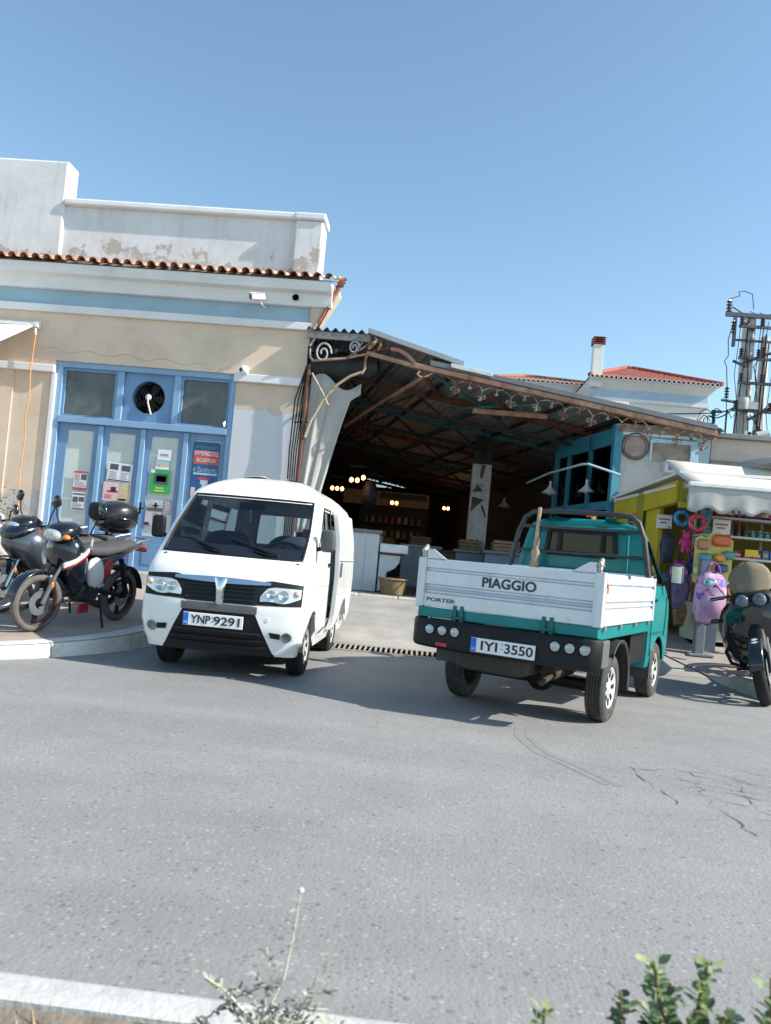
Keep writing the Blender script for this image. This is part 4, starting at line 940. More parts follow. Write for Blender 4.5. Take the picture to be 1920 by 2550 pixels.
# ================================================================== houses behind
M_hw1 = mat('house_white', (.76, .75, .72), .85, var=.04, bump=.15, bscale=15, dirt=.08)
M_hb = mat('house_blue_band', (.42, .53, .66), .85, var=.05)
M_hb2 = mat('house_deep_blue_band', (.2, .27, .5), .85, var=.05)
M_red = mat('roof_tile_red', (.33, .095, .065), .85, var=.3, scale=3, bump=.4, bscale=14, dirt=.2, dcol=(.2, .07, .05))
M_teal_e = mat('eave_tile_white', (.7, .66, .62), .85)
def hip_roof(par, x0, x1, y0, y1, ze, ax0, ax1, ay, zr, m_, rows=.17):
    """hip roof with ribbed tile courses on the front slope"""
    b = MB(); n = int((x1-x0)/rows)*6; P = []
    for j in range(13):
        v = j/12; xa, xb, y_, z_ = lerp(x0, ax0, v), lerp(x1, ax1, v), lerp(y0, ay, v), lerp(ze, zr, v)
        P.append([(lerp(x0, x1, i/n), y_, z_+.035*abs(math.sin(i*math.pi/6))+.012*(j % 2)) if xa <= lerp(x0, x1, i/n) <= xb else (min(max(lerp(x0, x1, i/n), xa), xb), y_, z_+.02) for i in range(n+1)])
    b.grid(P); b.add([(x1, y0, ze), (x1, y1, ze), (ax1, ay, zr)], [(0, 1, 2)]); b.add([(x0, y1, ze), (x0, y0, ze), (ax0, ay, zr)], [(0, 1, 2)])
    b.add([(x1, y1, ze), (x0, y1, ze), (ax0, ay, zr), (ax1, ay, zr)], [(0, 1, 2, 3)])
    rf_ = b.build('roof', m_, par)
    for p, q in (((x0, y0, ze), (ax0, ay, zr)), ((x1, y0, ze), (ax1, ay, zr)), ((ax0, ay, zr), (ax1+.02, ay, zr))):
        b = MB(); b.tube([V(p).lerp(V(q), t)+V((0, 0, .05)) for t in (0, .25, .5, .75, 1)], .085, 8).build('ridge_tiles', m_, rf_, smooth=40)
    b = MB(); k = int((x1-x0)/rows)
    for i in range(k):
        xx = x0+(i+.5)*rows; b.lathe([(.055, 0), (.075, 0), (.075, .12)], Matrix.Translation((xx, y0-.05, ze+.0)) @ Matrix.Rotation(R(-90), 4, 'X') @ Matrix.Rotation(0, 4, 'Z'), 10)
    b.build('eave_tiles', M_teal_e, rf_); return rf_
hA = thing('white_house', 'white house with a bright red hipped tile roof and a pale blue band', 'house', (7.5, 28, .5))
b = MB(); b.bb(5.45, 9.45, 28.3, 36, .5, 7.55).build('wall', M_hw1, hA)
b = MB(); b.bb(5.40, 9.52, 28.22, 36, 7.55, 7.67).build('moulding', M_hw1, hA)
b = MB(); b.bb(5.45, 9.45, 28.28, 36, 7.67, 7.98).build('blue_band', M_hb, hA)
b = MB(); b.add([(5.45, 28.28, 7.98), (9.45, 28.28, 7.98), (9.75, 27.98, 8.3), (5.15, 27.98, 8.3), (9.45, 36, 7.98), (9.75, 36, 8.3), (5.45, 36, 7.98), (5.15, 36, 8.3)], [(0, 1, 2, 3), (1, 4, 5, 2), (6, 0, 3, 7)]).build('cornice', M_hw1, hA)
rA = hip_roof(hA, 5.12, 9.82, 27.95, 36, 8.33, 7.1, 7.4, 31.2, 9.55, M_red)
ch = MB(); ch.bb(5.22, 5.58, 28.1, 28.5, 8.0, 9.55).build('chimney', M_hw1, rA, bevel=.01)
b = MB(); b.bb(5.18, 5.62, 28.06, 28.54, 9.55, 9.83).build('chimney_cap', mat('chimney_red', (.26, .075, .055), .85), rA, bevel=.015)
for z_ in (9.62, 9.69, 9.76):
    b = MB(); b.bb(5.25, 5.55, 28.045, 28.06, z_, z_+.03).build('chimney_slot', M_dark, rA)
b = MB(); b.bb(6.6, 7.2, 28.26, 28.3, 5.2, 6.6).build('window', mat('house_window', (.08, .1, .12), .2), hA)
acb = thing('air_conditioner', 'white outdoor air conditioner unit on the white house wall', 'air conditioner', (6.2, 28.1, 7.0))
b = MB(); b.bb(5.95, 6.6, 28.0, 28.29, 6.98, 7.5).build('casing', M_hw1, acb, bevel=.02)
b = MB(); b.bb(6.02, 6.32, 27.985, 28.0, 7.05, 7.38).build('grille', mat('ac_grille', (.25, .26, .27), .6), acb)
hB = thing('white_house', 'farther white house with white-edged eave tiles and a deep blue band', 'house', (4, 31, .5))
b = MB(); b.bb(1.6, 5.9, 31.25, 38, .5, 8.05).build('wall', M_hw1, hB)
b = MB(); b.bb(1.6, 5.9, 31.2, 31.25, 7.85, 8.25).build('blue_band', M_hb2, hB)
b = MB(); b.add([(1.6, 31.2, 8.2), (6.4, 31.2, 8.2), (6.4, 30.9, 8.68), (1.5, 30.9, 8.68)], [(0, 1, 2, 3)]).bb(1.6, 6.4, 31.2, 38, 8.2, 8.6).build('cornice', M_hw1, hB)
hip_roof(hB, 1.45, 6.4, 30.88, 38, 8.70, 3.35, 3.7, 33.2, 9.4, mat('old_roof_tile', (.3, .14, .09), .9, var=.5, scale=6, bump=.4, dirt=.3), .19)

# utility poles with transformer
M_pole = mat('concrete_pole', (.5, .48, .45), .9, var=.12, scale=2, bump=.3, bscale=30)
M_stl = mat('dark_galvanised', (.1, .11, .13), .6, .5, var=.2)
M_ins = mat('brown_insulator', (.07, .03, .035), .3, var=.2)
PYY = 24.
def wire(t, pts, r=.014, nm='wire'):
    b = MB(); b.tube(pts, r, 5, True); return b.build(nm, black_plastic, t, smooth=60)
def sag(a, c, d, n=8): return [(lerp(a[0], c[0], i/n), lerp(a[1], c[1], i/n), lerp(a[2], c[2], i/n)-d*4*(i/n)*(1-i/n)) for i in range(n+1)]
def insul(t, x, y, z, h_=.35):
    b = MB(); pr_ = [(0, 0)]
    for k in range(4): zz = h_*k/4; pr_ += [(.03, zz), (.075, zz+.02), (.075, zz+.04), (.03, zz+.06)]
    pr_ += [(.02, h_), (0, h_)]
    b.lathe(pr_, Matrix.Translation((x, y, z)), 8).build('insulator', M_ins, t)
def upole(x, y, zt, label):
    t = thing('utility_pole', label, 'utility pole', (x, y, .5))
    b = MB(); b.tube([(x-.02, y, .3), (x-.02, y, 5), (x, y, zt)], [.2, .17, .125], 16).build('pole', M_pole, t, smooth=50); return t
u1 = upole(9.15, PYY, 9.48, 'round concrete utility pole carrying the dark steel cross arm')
u2 = upole(9.72, PYY+.3, 9.0, 'round concrete utility pole beside the grey transformer')
u3 = upole(9.62, PYY+1.6, 10.15, 'slender concrete utility pole with a pale top cross arm behind the other two')
b = MB(); b.bb(8.3, 10.3, PYY-.22, PYY-.12, 9.42, 9.54).build('cross_arm', M_stl, u1)
b = MB(); b.bb(8.9, 10.6, PYY+1.4, PYY+1.48, 10.0, 10.12).build('cross_arm', mat('pale_steel', (.4, .42, .44), .6, .3), u3)
b = MB(); b.bb(8.62, 9.9, PYY-.2, PYY-.14, 8.68, 8.74).bb(8.55, 8.63, PYY-.22, PYY-.12, 8.5, 9.4).build('bracket', M_stl, u1)
for (a, c) in (((8.9, 8.0), (9.9, 8.45)), ((9.0, 7.9), (8.6, 8.05)), ((8.35, 6.83), (9.3, 6.75)), ((9.2, 6.3), (9.9, 6.75)), ((9.1, 5.4), (9.8, 5.75)), ((8.75, 9.35), (9.15, 9.0))):
    b = MB(); b.tube([(a[0], PYY-.22, a[1]), (c[0], PYY-.22, c[1])], .045, 5).build('brace', M_stl, u1)
for x_, z_ in ((8.37, 9.54), (9.9, 9.54)): insul(u1, x_, PYY-.17, z_, .4)
insul(u3, 8.98, PYY+1.44, 10.12, .4); insul(u1, 8.55, PYY-.2, 8.9, .4); insul(u1, 8.5, PYY-.2, 6.9, .35); insul(u1, 9.5, PYY-.2, 8.25, .3)
for k in range(3): insul(u1, 9.25+.14*k, PYY-.25, 5.62+.06*k, .3)
b = MB(); b.lathe([(.0, -.18), (.15, -.18), (.17, -.12), (.17, .12), (.15, .18), (0, .18)], Matrix.Translation((8.98, PYY-.25, 6.75)), 12).box((9.15, PYY-.3, 6.7), (.5, .12, .22)).build('fitting', mat('pale_fitting', (.45, .42, .4), .8), u1, smooth=40)
for (x0, x1, z_) in ((8.7, 10.1, 9.12), (8.75, 9.95, 8.15), (8.8, 10.2, 7.4), (8.7, 9.9, 6.55)):
    b = MB(); b.bb(x0, x1, PYY-.28, PYY-.2, z_-.04, z_+.04).build('cross_arm', M_stl, u1)
    for k in range(3): insul(u1, lerp(x0+.08, x1-.1, k/2), PYY-.24, z_+.04, .26)
for k in range(6):
    x_ = 8.75+.2*k; wire(u1, [(x_, PYY-.26, 9.4-.1*(k % 3)), (x_+random.uniform(-.12, .1), PYY-.3, 8.6), (x_+random.uniform(-.15, .15), PYY-.3, 7.6), (x_+random.uniform(-.1, .15), PYY-.3, 6.5), (x_+.1, PYY-.3, 5.3)], .011)
for k in range(4): wire(u1, sag((9.0+.3*k, PYY-.2, 9.6-.02*k), (16, PYY+4, 10.4-.3*k), .3), .012)
wire(u1, [(8.37, PYY-.17, 9.95), (8.7, PYY-.1, 10.1), (8.98, PYY+.8, 10.55), (9.3, PYY+1.2, 10.75), (9.6, PYY+1.3, 10.7), (9.68, PYY+1.3, 10.2)])
wire(u1, [(8.55, PYY-.2, 9.3), (8.42, PYY-.2, 8.7), (8.46, PYY-.2, 8.2), (8.36, PYY-.2, 8.02), (8.44, PYY-.2, 7.85), (8.5, PYY-.2, 7.2), (8.52, PYY-.2, 6.6), (8.7, PYY-.2, 6.3), (8.85, PYY-.2, 6.5)])
wire(u1, [(8.98, PYY+1.2, 10.2), (9.0, PYY-.2, 9.4), (8.9, PYY-.22, 7.5), (8.75, PYY-.25, 5.5), (8.7, PYY-.2, 4)], .02)
wire(u1, [(9.45, PYY-.2, 9.4), (9.4, PYY-.25, 8.2), (9.2, PYY-.3, 7.9), (9.35, PYY-.25, 7.4), (9.3, PYY-.25, 6.6), (9.5, PYY-.3, 5.9)], .016)
wire(u2, [(9.62, PYY, 9.0), (9.55, PYY-.05, 7.4), (9.5, PYY-.1, 6.0)], .025); wire(u2, [(9.72, PYY, 8.8), (9.66, PYY, 7.2), (9.62, PYY, 5.8)], .02)
wire(u2, [(9.3, PYY, 6.5), (9.75, PYY-.3, 5.7), (9.7, PYY-.3, 5.0)], .02); wire(u2, [(9.5, PYY, 6.45), (9.9, PYY-.1, 6.9), (10.4, PYY, 7.1)], .02)
tr = thing('transformer', 'grey finned transformer box mounted between the concrete poles', 'transformer', (9.3, PYY-.4, 5))
b = MB(); b.bb(8.95, 9.75, PYY-.75, PYY-.28, 4.7, 5.55).build('tank', mat('transformer_grey', (.2, .21, .2), .6, var=.1), tr, bevel=.02)
for k in range(9):
    b = MB(); b.bb(9.0+.085*k, 9.03+.085*k, PYY-.83, PYY-.75, 4.75, 5.48).build('fin', MATS['transformer_grey'], tr)
b = MB(); b.cyl((9.35, PYY-.5, 5.75), (9.7, PYY-.5, 5.85), .13, 12).build('conservator', mat('pale_tank', (.48, .47, .42), .6), tr, smooth=40)
sp = thing('service_mast', 'short grey service mast tangled with cable loops beside the white house', 'mast', (8.3, 24, 3))
b = MB(); b.cyl((8.24, 24, .5), (8.24, 24, 6.5), .05, 8).cyl((8.65, 24.1, .5), (8.65, 24.1, 6.6), .03, 8).box((8.3, 23.95, 6.5), (.3, .06, .08)).build('mast', M_stl, sp)
for k in range(9):
    c_ = (8.05+random.uniform(-.2, .25), 23.9, 6.1+random.uniform(-.4, .4)); r_ = random.uniform(.1, .28)
    wire(sp, [(c_[0]+r_*math.cos(a)*random.uniform(.7, 1.2), c_[1]+.05*math.sin(a*2), c_[2]+r_*math.sin(a)) for a in [i*.5 for i in range(12)]], .014, 'cable_loop')
wire(sp, sag((8.2, 24, 6.45), (5.3, 24.3, 6.28), .02), .018, 'cable'); wire(sp, sag((8.0, 24, 6.1), (6.6, 22, 5.3), .08), .016, 'cable')
wire(sp, sag((8.3, 24, 6.5), (9.0, 24, 6.85), .1), .02, 'cable'); wire(sp, sag((8.2, 24, 6.3), (9.0, 24, 6.9), .15), .02, 'cable')
# small rusty cowl and box behind the roof edge
rb2 = thing('roof_box', 'low rusty metal box on the roof behind the iron eaves', 'box', (4.0, 15, 3.8))
b = MB(); b.bb(3.75, 4.6, 15.2, 15.8, 3.7, 4.02).build('box', M_rustd, rb2, bevel=.02)
# ================================================================== the kiosk shop on the right
SG = .34
sh = thing('kiosk_shop', 'yellow kiosk shop with open shelves full of goods under a cream awning', 'kiosk', (4.4, 11.5, SG))
M_yel = mat('yellow_shop_paint', (.46, .36, .02), .6, var=.14, scale=3, dirt=.3, dcol=(.35, .28, .05))
M_oli = mat('olive_shop_wall', (.3, .28, .03), .7, var=.12)
SA, SB = V((2.98, 12.85)), V((3.42, 11.05))        # left side, back to front
dS = SB-SA; MS = Matrix.Translation((SA.x, SA.y, 0)) @ Matrix.Rotation(math.atan2(dS.y, dS.x), 4, 'Z'); LS = dS.length
b = MB(); b.bb(.02, 1.35, .0, .06, SG, 2.3, MS).build('side_wall', M_yel, sh)
b = MB(); b.add([(0, -.06, 2.12), (LS, -.06, 2.30), (LS, -.06, 2.62), (0, -.06, 2.42), (0, .05, 2.12), (LS, .05, 2.30), (LS, .05, 2.62), (0, .05, 2.42)], [(0, 1, 2, 3), (7, 6, 5, 4), (3, 2, 6, 7), (0, 4, 5, 1), (1, 5, 6, 2), (0, 3, 7, 4)], MS).build('side_fascia', M_yel, sh, bevel=.008)
b = MB(); b.add([(0, -.075, 2.40), (LS, -.075, 2.52), (LS, -.075, 2.56), (0, -.075, 2.45)], [(0, 1, 2, 3)], MS).build('fascia_strip', mat('white_strip', (.6, .6, .58), .6), sh)
b = MB(); b.add([(2.9, 12.9, 2.5), (3.36, 10.95, 2.74), (6.5, 10.95, 2.80), (6.5, 12.9, 2.6), (2.9, 12.9, 2.46), (3.36, 10.95, 2.70), (6.5, 10.95, 2.76), (6.5, 12.9, 2.56)], [(0, 1, 2, 3), (4, 7, 6, 5), (0, 4, 5, 1), (1, 5, 6, 2)]).build('roof', mat('pale_roof_sheet', (.7, .7, .68), .6, var=.06, dirt=.1), sh)
b = MB(); b.bb(3.42, 3.95, 11.0, 11.08, 2.30, 2.66).build('front_fascia', M_oli, sh)
b = MB(); b.bb(3.44, 3.6, 10.985, 11.0, 2.5, 2.6).bb(3.62, 3.74, 10.985, 11.0, 2.36, 2.6).bb(3.5, 3.6, 10.985, 11, 2.34, 2.42).build('fascia_print', mat('fascia_grey', (.45, .46, .48), .7, var=.4, scale=30), sh)
b = MB(); b.bb(3.38, 3.95, 10.9, 11.0, 2.22, 2.3).build('ledge', M_yel, sh, bevel=.01)
b = MB(); b.bb(3.2, 6.5, 12.7, 12.76, SG, 2.6).bb(3.1, 3.16, 11.9, 12.7, SG, 2.5).build('back_wall', M_oli, sh)
b = MB(); b.bb(6.4, 6.5, 11.0, 12.7, SG, 2.6).build('end_wall', M_oli, sh)
b = MB(); b.bb(3.7, 6.4, 10.95, 11.5, SG+.06, .92).build('base_cabinet', mat('pale_green_cabinet', (.5, .53, .4), .6, var=.08, dirt=.15), sh, bevel=.01)
b = MB(); b.bb(3.72, 6.38, 10.98, 11.45, SG, SG+.06).build('plinth', M_dark, sh)
M_shw = mat('white_shelf', (.62, .63, .6), .5, var=.06)
shelf_z = (1.24, 1.60, 1.90, 2.16)
for z_ in shelf_z:
    b = MB(); b.bb(3.78, 6.4, 10.98+.1*(z_-1.2), 11.5, z_-.03, z_).build('shelf', M_shw, sh, bevel=.004)
for x_ in (3.8, 4.75, 5.7):
    b = MB(); b.cyl((x_, 11.48, .9), (x_, 11.48, 2.6), .02, 8).build('upright', mat('pale_upright', (.5, .5, .46), .5), sh)
b = MB(); b.bb(3.45, 3.6, 11.1, 12.6, 1.2, 1.24).build('side_shelf', M_shw, sh)
# goods
pc_ = {}
def prod_mat(nm, c): return mat('goods_'+nm, c, .35, var=.12, scale=25, coat=.3)
colsP = {'blue': (.03, .12, .42), 'pink': (.6, .1, .28), 'white': (.65, .65, .66), 'red': (.45, .03, .03), 'black': (.02, .02, .025), 'teal': (.05, .32, .34), 'yellow': (.6, .45, .03), 'brown': (.12, .06, .03), 'violet': (.2, .07, .35)}
def bottle(c, h_=.16, r_=.033, neck=True):
    b = MB(); b.lathe([(0, 0), (r_, 0), (r_, h_*.62), (r_*.45, h_*.78), (r_*.42, h_*.92)], None, 10).m(1).lathe([(r_*.5, h_*.9), (r_*.5, h_), (0, h_)], None, 10); return b
def cbox(wd, d, h_):
    b = MB(); b.box((0, 0, h_/2), (wd, d, h_)); b.m(1).bb(-wd*.35, wd*.35, -d/2-.0015, -d/2, h_*.3, h_*.65); return b
proto = {}
def place(kind, cname, cap, loc, label, group):
    key = (kind, cname, cap)
    if key not in proto:
        bb_ = {'bottle': bottle(None), 'tall': bottle(None, .22, .036), 'box': cbox(.085, .08, .13), 'flat': cbox(.12, .09, .09), 'can': bottle(None, .1, .035)}[kind]
        o = bb_.build({'bottle': 'bottle', 'tall': 'bottle', 'box': 'carton', 'flat': 'packet', 'can': 'tub'}[kind], [prod_mat(cname, colsP[cname]), prod_mat(cap, colsP[cap])], None, smooth=40); proto[key] = o
    else:
        o = proto[key].copy(); col.objects.link(o)
    o.location = loc; o.rotation_euler = (0, 0, random.uniform(-.15, .15))
    tag(o, label, {'bottle': 'bottle', 'tall': 'bottle', 'box': 'carton', 'flat': 'packet', 'can': 'tub'}[kind], group)
rowsP = [(.925, [('box', 'violet', 'white'), ('can', 'teal', 'white'), ('box', 'pink', 'white'), ('flat', 'red', 'yellow')], 'cabinet-top'),
         (1.24, [('bottle', 'blue', 'white'), ('bottle', 'pink', 'white'), ('bottle', 'blue', 'pink')], 'lowest'),
         (1.60, [('flat', 'red', 'white'), ('box', 'pink', 'white'), ('flat', 'teal', 'white'), ('box', 'blue', 'yellow')], 'second lowest'),
         (1.90, [('tall', 'black', 'white'), ('box', 'red', 'white'), ('tall', 'brown', 'red'), ('can', 'teal', 'white')], 'third'),
         (2.16, [('tall', 'black', 'red'), ('box', 'red', 'yellow'), ('tall', 'brown', 'white'), ('box', 'violet', 'white')], 'top')]
kn = {'bottle': 'small bottle', 'tall': 'tall bottle', 'box': 'carton', 'flat': 'flat packet', 'can': 'tub'}
for z_, kinds, nm in rowsP:
    x_ = 3.9; i = 0
    while x_ < 5.6:
        if nm != 'lowest' and i % 3 == 0: kcur = random.choice(kinds)
        k = kinds[i % 3] if nm == 'lowest' else kcur
        for dy in ((0, .12) if nm != 'top' else (0,)):
            place(k[0], k[1], k[2], (x_, 11.1+.1*(z_-1.2)+dy, z_), '%s %s with %s top or label on the %s kiosk shelf' % (k[1], kn[k[0]], k[2], nm), '%s %ss on the %s kiosk shelf' % (k[1], kn[k[0]], nm))
        x_ += .1 if k[0] != 'flat' else .13; i += 1
# blister packs on hooks under the awning
hk = thing('hook_rail', 'thin steel rail with hooks over the top kiosk shelf', 'rail', (4.6, 10.96, 2.32))
b = MB(); b.cyl((3.8, 10.98, 2.34), (6.3, 10.98, 2.34), .008, 6).build('rail', steel, hk)
bl0 = {}
for k in range(22):
    nm = random.choice(('blue', 'pink', 'red', 'yellow', 'teal', 'violet', 'white')); x_ = 3.84+.082*k
    if nm not in bl0:
        b = MB(); b.box((0, 0, -.075), (.066, .004, .15)); b.m(1).body([(-.03, 0, -.1, .012, .02), (-.018, 0, -.1, .024, .035), (-.002, 0, -.1, .026, .037)], 10, 3.); b.m(2).bb(-.026, .026, -.0035, -.0022, -.045, -.015)
        o = b.build('blister_pack', [prod_mat(nm, colsP[nm]), prod_mat(random.choice(list(colsP)), colsP[random.choice(list(colsP))]), pw], None, smooth=40); bl0[nm] = o
    else: o = bl0[nm].copy(); col.objects.link(o)
    o.location = (x_, 10.965, 2.335-.0*k); o.rotation_euler = (random.uniform(-.05, .05), random.uniform(-.08, .08), random.uniform(-.2, .2))
    tag(o, '%s blister pack hanging from the hook rail of the kiosk' % nm, 'packet', '%s blister packs on the kiosk rail' % nm)
mg = {}
for k in range(7):
    nm = ('red', 'teal', 'yellow', 'pink', 'blue', 'white', 'violet')[k]
    t = thing('magazine', '%s covered magazine clipped to the front of the base cabinet' % nm, 'magazine', (4.15+.21*k, 10.93, .5))
    T_ = Matrix.Translation((4.15+.21*k, 10.935, .68)) @ Matrix.Rotation(random.uniform(-.05, .05), 4, 'Y') @ Matrix.Rotation(R(-5), 4, 'X')
    b = MB(); b.box((0, 0, 0), (.18, .008, .25), T_).build('cover', prod_mat(nm, colsP[nm]), t)
    b = MB(); b.bb(-.075, .075, -.0062, -.0042, .07, .11, T_).build('print', prod_mat('white', colsP['white']), t)
    b = MB(); b.bb(-.06, .05, -.0062, -.0042, -.1, .05, T_).build('print', pht, t)
# paper notices and price tag
def notice(x, y, z, w_, h_, m_, label, txt=None):
    t = thing('notice', label, 'notice', (x, y, z)); b = MB(); b.box((x, y, z+h_/2), (w_, .006, h_)).build('sheet', m_, t)
    if txt:
        for i in range(2): b = MB(); b.bb(x-w_*.36+i*.02, x+w_*.36-i*.04, y-.0048, y-.003, z+h_*(.62-.25*i), z+h_*(.72-.25*i)).build('print', prd, t)
notice(3.98, 10.93, 1.90, .24, .2, pw, 'white notice with red print standing over the kiosk shelves', 1)
notice(3.36, 11.5, 1.95, .22, .2, pw, 'white notice with red print on the yellow kiosk wall', 1)
notice(4.42, 10.95, 1.63, .18, .09, mat('tag_yellow', (.75, .6, .05), .6), 'yellow price tag on the front of the kiosk shelf')
bd = thing('notice_board', 'dark blue notice board with faint lines on the yellow kiosk wall', 'board', (3.15, 12.2, 2.0))
b = MB(); b.bb(.45, .95, -.03, -.005, 2.0, 2.28, MS).build('board', mat('navy_board', (.03, .04, .09), .6), bd, bevel=.006)
for k in range(4):
    b = MB(); b.bb(.5, .85-.05*(k % 2), -.034, -.031, 2.05+.055*k, 2.065+.055*k, MS).build('line', mat('board_grey', (.35, .37, .42), .7), bd)
# toys hanging at the side
def plush(x, y, z, m_, label):
    t = thing('hanging_toy', label, 'toy', (x, y, z)); b = MB()
    b.blob((x, y, z), (.06, .05, .07)).blob((x, y-.01, z+.11), (.05, .045, .05)).blob((x-.06, y, z+.03), (.025, .025, .055), rot=(0, .6, 0)).blob((x+.06, y, z+.03), (.025, .025, .055), rot=(0, -.6, 0)).blob((x-.03, y, z-.08), (.028, .03, .05)).blob((x+.03, y, z-.08), (.028, .03, .05)).blob((x-.035, y, z+.165), (.02, .012, .025)).blob((x+.035, y, z+.165), (.02, .012, .025))
    b.build('toy', m_, t, smooth=60); b = MB(); b.cyl((x, y, z+.15), (x, y, z+.5), .004, 5).build('string', black_plastic, t)
M_pk = mat('hot_pink', (.6, .03, .2), .7, var=.15); M_vi = mat('violet_cloth', (.18, .07, .3), .8, var=.2); M_mg = mat('magenta_cloth', (.45, .04, .25), .8, var=.2); M_nb = mat('navy_cloth', (.02, .03, .12), .8, var=.2)
plush(3.50, 10.9, 1.72, M_pk, 'hot pink plush toy hanging uppermost at the kiosk side')
plush(3.68, 10.95, 1.62, M_mg, 'magenta plush toy hanging beside the hot pink one')
plush(3.60, 10.88, 1.42, M_nb, 'navy plush toy hanging below the pink toys')
def hang_cloth(x, y, z0, z1, w_, m_, label):
    t = thing('hanging_bag', label, 'bag', (x, y, z0)); P = []
    for i in range(9):
        tt = i/8; z_ = lerp(z1, z0, tt); ww = w_*(.55+.45*math.sin(math.pi*(.15+.8*tt)))
        P.append([(x+ww/2*sup(2*math.pi*k/16, 2.6)[0]+.01*math.sin(k*2+i), y+.07*math.sin(math.pi*(.12+.8*tt))*sup(2*math.pi*k/16, 2.6)[1], z_+.008*math.sin(k*3)) for k in range(16)])
    b = MB(); b.loft(P).build('bag', m_, t, smooth=60); b = MB(); b.tube([(x-w_*.2, y, z1), (x, y, z1+.12), (x+w_*.2, y, z1)], .008, 6).build('strap', black_plastic, t)
hang_cloth(3.40, 10.7, .82, 1.28, .2, mat('dark_mauve_bag', (.12, .1, .2), .8, var=.3, scale=12), 'dark mauve bag hanging behind the pink patterned backpack')
hang_cloth(3.28, 10.9, .95, 1.3, .16, mat('dark_slate_bag', (.06, .07, .1), .8, var=.3, scale=12), 'dark slate bag hanging at the kiosk corner')
for i, (x_, y_, z0, z1, w_, c_, nm) in enumerate(((3.36, 11.25, 1.45, 1.85, .2, (.03, .03, .06), 'black and navy'), (3.52, 11.15, 1.2, 1.5, .18, (.3, .02, .12), 'deep crimson'), (3.32, 11.3, .75, 1.15, .2, (.03, .05, .12), 'ink blue'), (3.56, 10.98, .95, 1.3, .17, (.14, .06, .22), 'plum'), (3.5, 10.92, .58, .9, .18, (.2, .12, .05), 'brown'), (3.74, 10.9, 1.95, 2.25, .14, (.05, .2, .25), 'sea green'))):
    hang_cloth(x_, y_, z0, z1, w_, mat('hung_bag_%d' % i, c_, .6, var=.5, scale=14, bump=.5, bscale=24), '%s bag hanging in the cluttered side of the kiosk' % nm)
for i, (x_, y_, z_, r_, c_, nm) in enumerate(((3.62, 10.84, 2.02, .1, (.55, .05, .1), 'red'), (3.46, 11.0, 2.08, .09, (.03, .2, .5), 'bright blue'), (4.2, 10.86, 1.12, .1, (.6, .3, .03), 'orange'), (4.46, 10.85, 1.1, .1, (.1, .4, .12), 'green'), (3.42, 10.85, 1.32, .09, (.5, .1, .4), 'magenta'))):
    t = thing('swim_ring', '%s inflatable swim ring hanging at the kiosk' % nm, 'swim ring', (x_, y_, z_))
    b = MB(); b.tube([(x_+r_*math.cos(a), y_+.01*math.sin(3*a), z_+r_*math.sin(a)) for a in [2*math.pi*k/26 for k in range(26)]], [.034*(1+.06*math.sin(k*2.4)) for k in range(26)], 10, closed=True).build('ring', mat('ring_vinyl_%d' % i, c_, .25, var=.3, scale=18, coat=.5), t, smooth=70)
    b = MB(); b.cyl((x_, y_, z_+r_), (x_, y_, z_+r_+.16), .004, 5).build('string', black_plastic, t)
# pink patterned backpack on a grey post
N = NT('pink_print_fabric'); nz = N.noise(7, 4)
N.col(N.ramp(nz, [(.36, (.08, .16, .42)), (.44, (.3, .06, .38)), (.5, (.58, .34, .52)), (.62, (.62, .48, .6)), (.7, (.5, .08, .3))])); N.b.inputs['Roughness'].default_value = .6; MATS['pink_print_fabric'] = N.m
bp = thing('backpack', 'pink and violet patterned backpack hanging in front of the kiosk', 'backpack', (3.66, 10.25, .62))
P = []
for i in range(15):
    tt = i/14; z_ = lerp(1.36, .66, tt); ww = .19*(1-abs(2*tt-1)**5)**.4*(.9+.12*math.sin(math.pi*tt)); dd = .13*(1-abs(2*tt-1)**4)**.4*(1+.07*math.sin(tt*26))
    P.append([(3.66+ww*sup(2*math.pi*k/20, 3)[0]-.02*tt, 10.25+dd*sup(2*math.pi*k/20, 3)[1], z_-.012*math.sin(k*1.3+i*2)) for k in range(20)])
b = MB(); b.loft(P).build('body', MATS['pink_print_fabric'], bp, smooth=60)
P = [[(3.66+.155*s*sup(math.pi*k/10+math.pi, 3)[0]*-1 if False else 3.66-.155+.31*k/10-.012*t, 10.25-.13-.05*math.sin(math.pi*k/10)*math.sin(math.pi*min(1, .15+t)), lerp(1.04, .72, t)) for k in range(11)] for t in [j/8 for j in range(9)] for s in (1,)]
b = MB(); b.grid(P).build('front_pocket', mat('mauve_fabric', (.5, .3, .46), .6, var=.25, scale=8, bump=.4, bscale=20), bp, smooth=60)
for dx in (-.09, .09):
    b = MB(); b.tube([(3.66+dx, 10.22, 1.35), (3.66+dx*.6, 10.2, 1.44), (3.66, 10.25, 1.48)], .013, 6).build('strap', M_vi, bp)
ps = thing('display_post', 'short grey metal post standing under the patterned backpack', 'post', (3.62, 10.4, SG))
b = MB(); b.bb(3.56, 3.68, 10.38, 10.5, pavr(10.4), 1.5).build('post', mat('grey_post', (.22, .25, .29), .5, .3), ps, bevel=.01)
b = MB(); b.bb(3.46, 3.78, 10.28, 10.6, pavr(10.4), pavr(10.4)+.03).build('base', MATS['grey_post'], ps, bevel=.006)
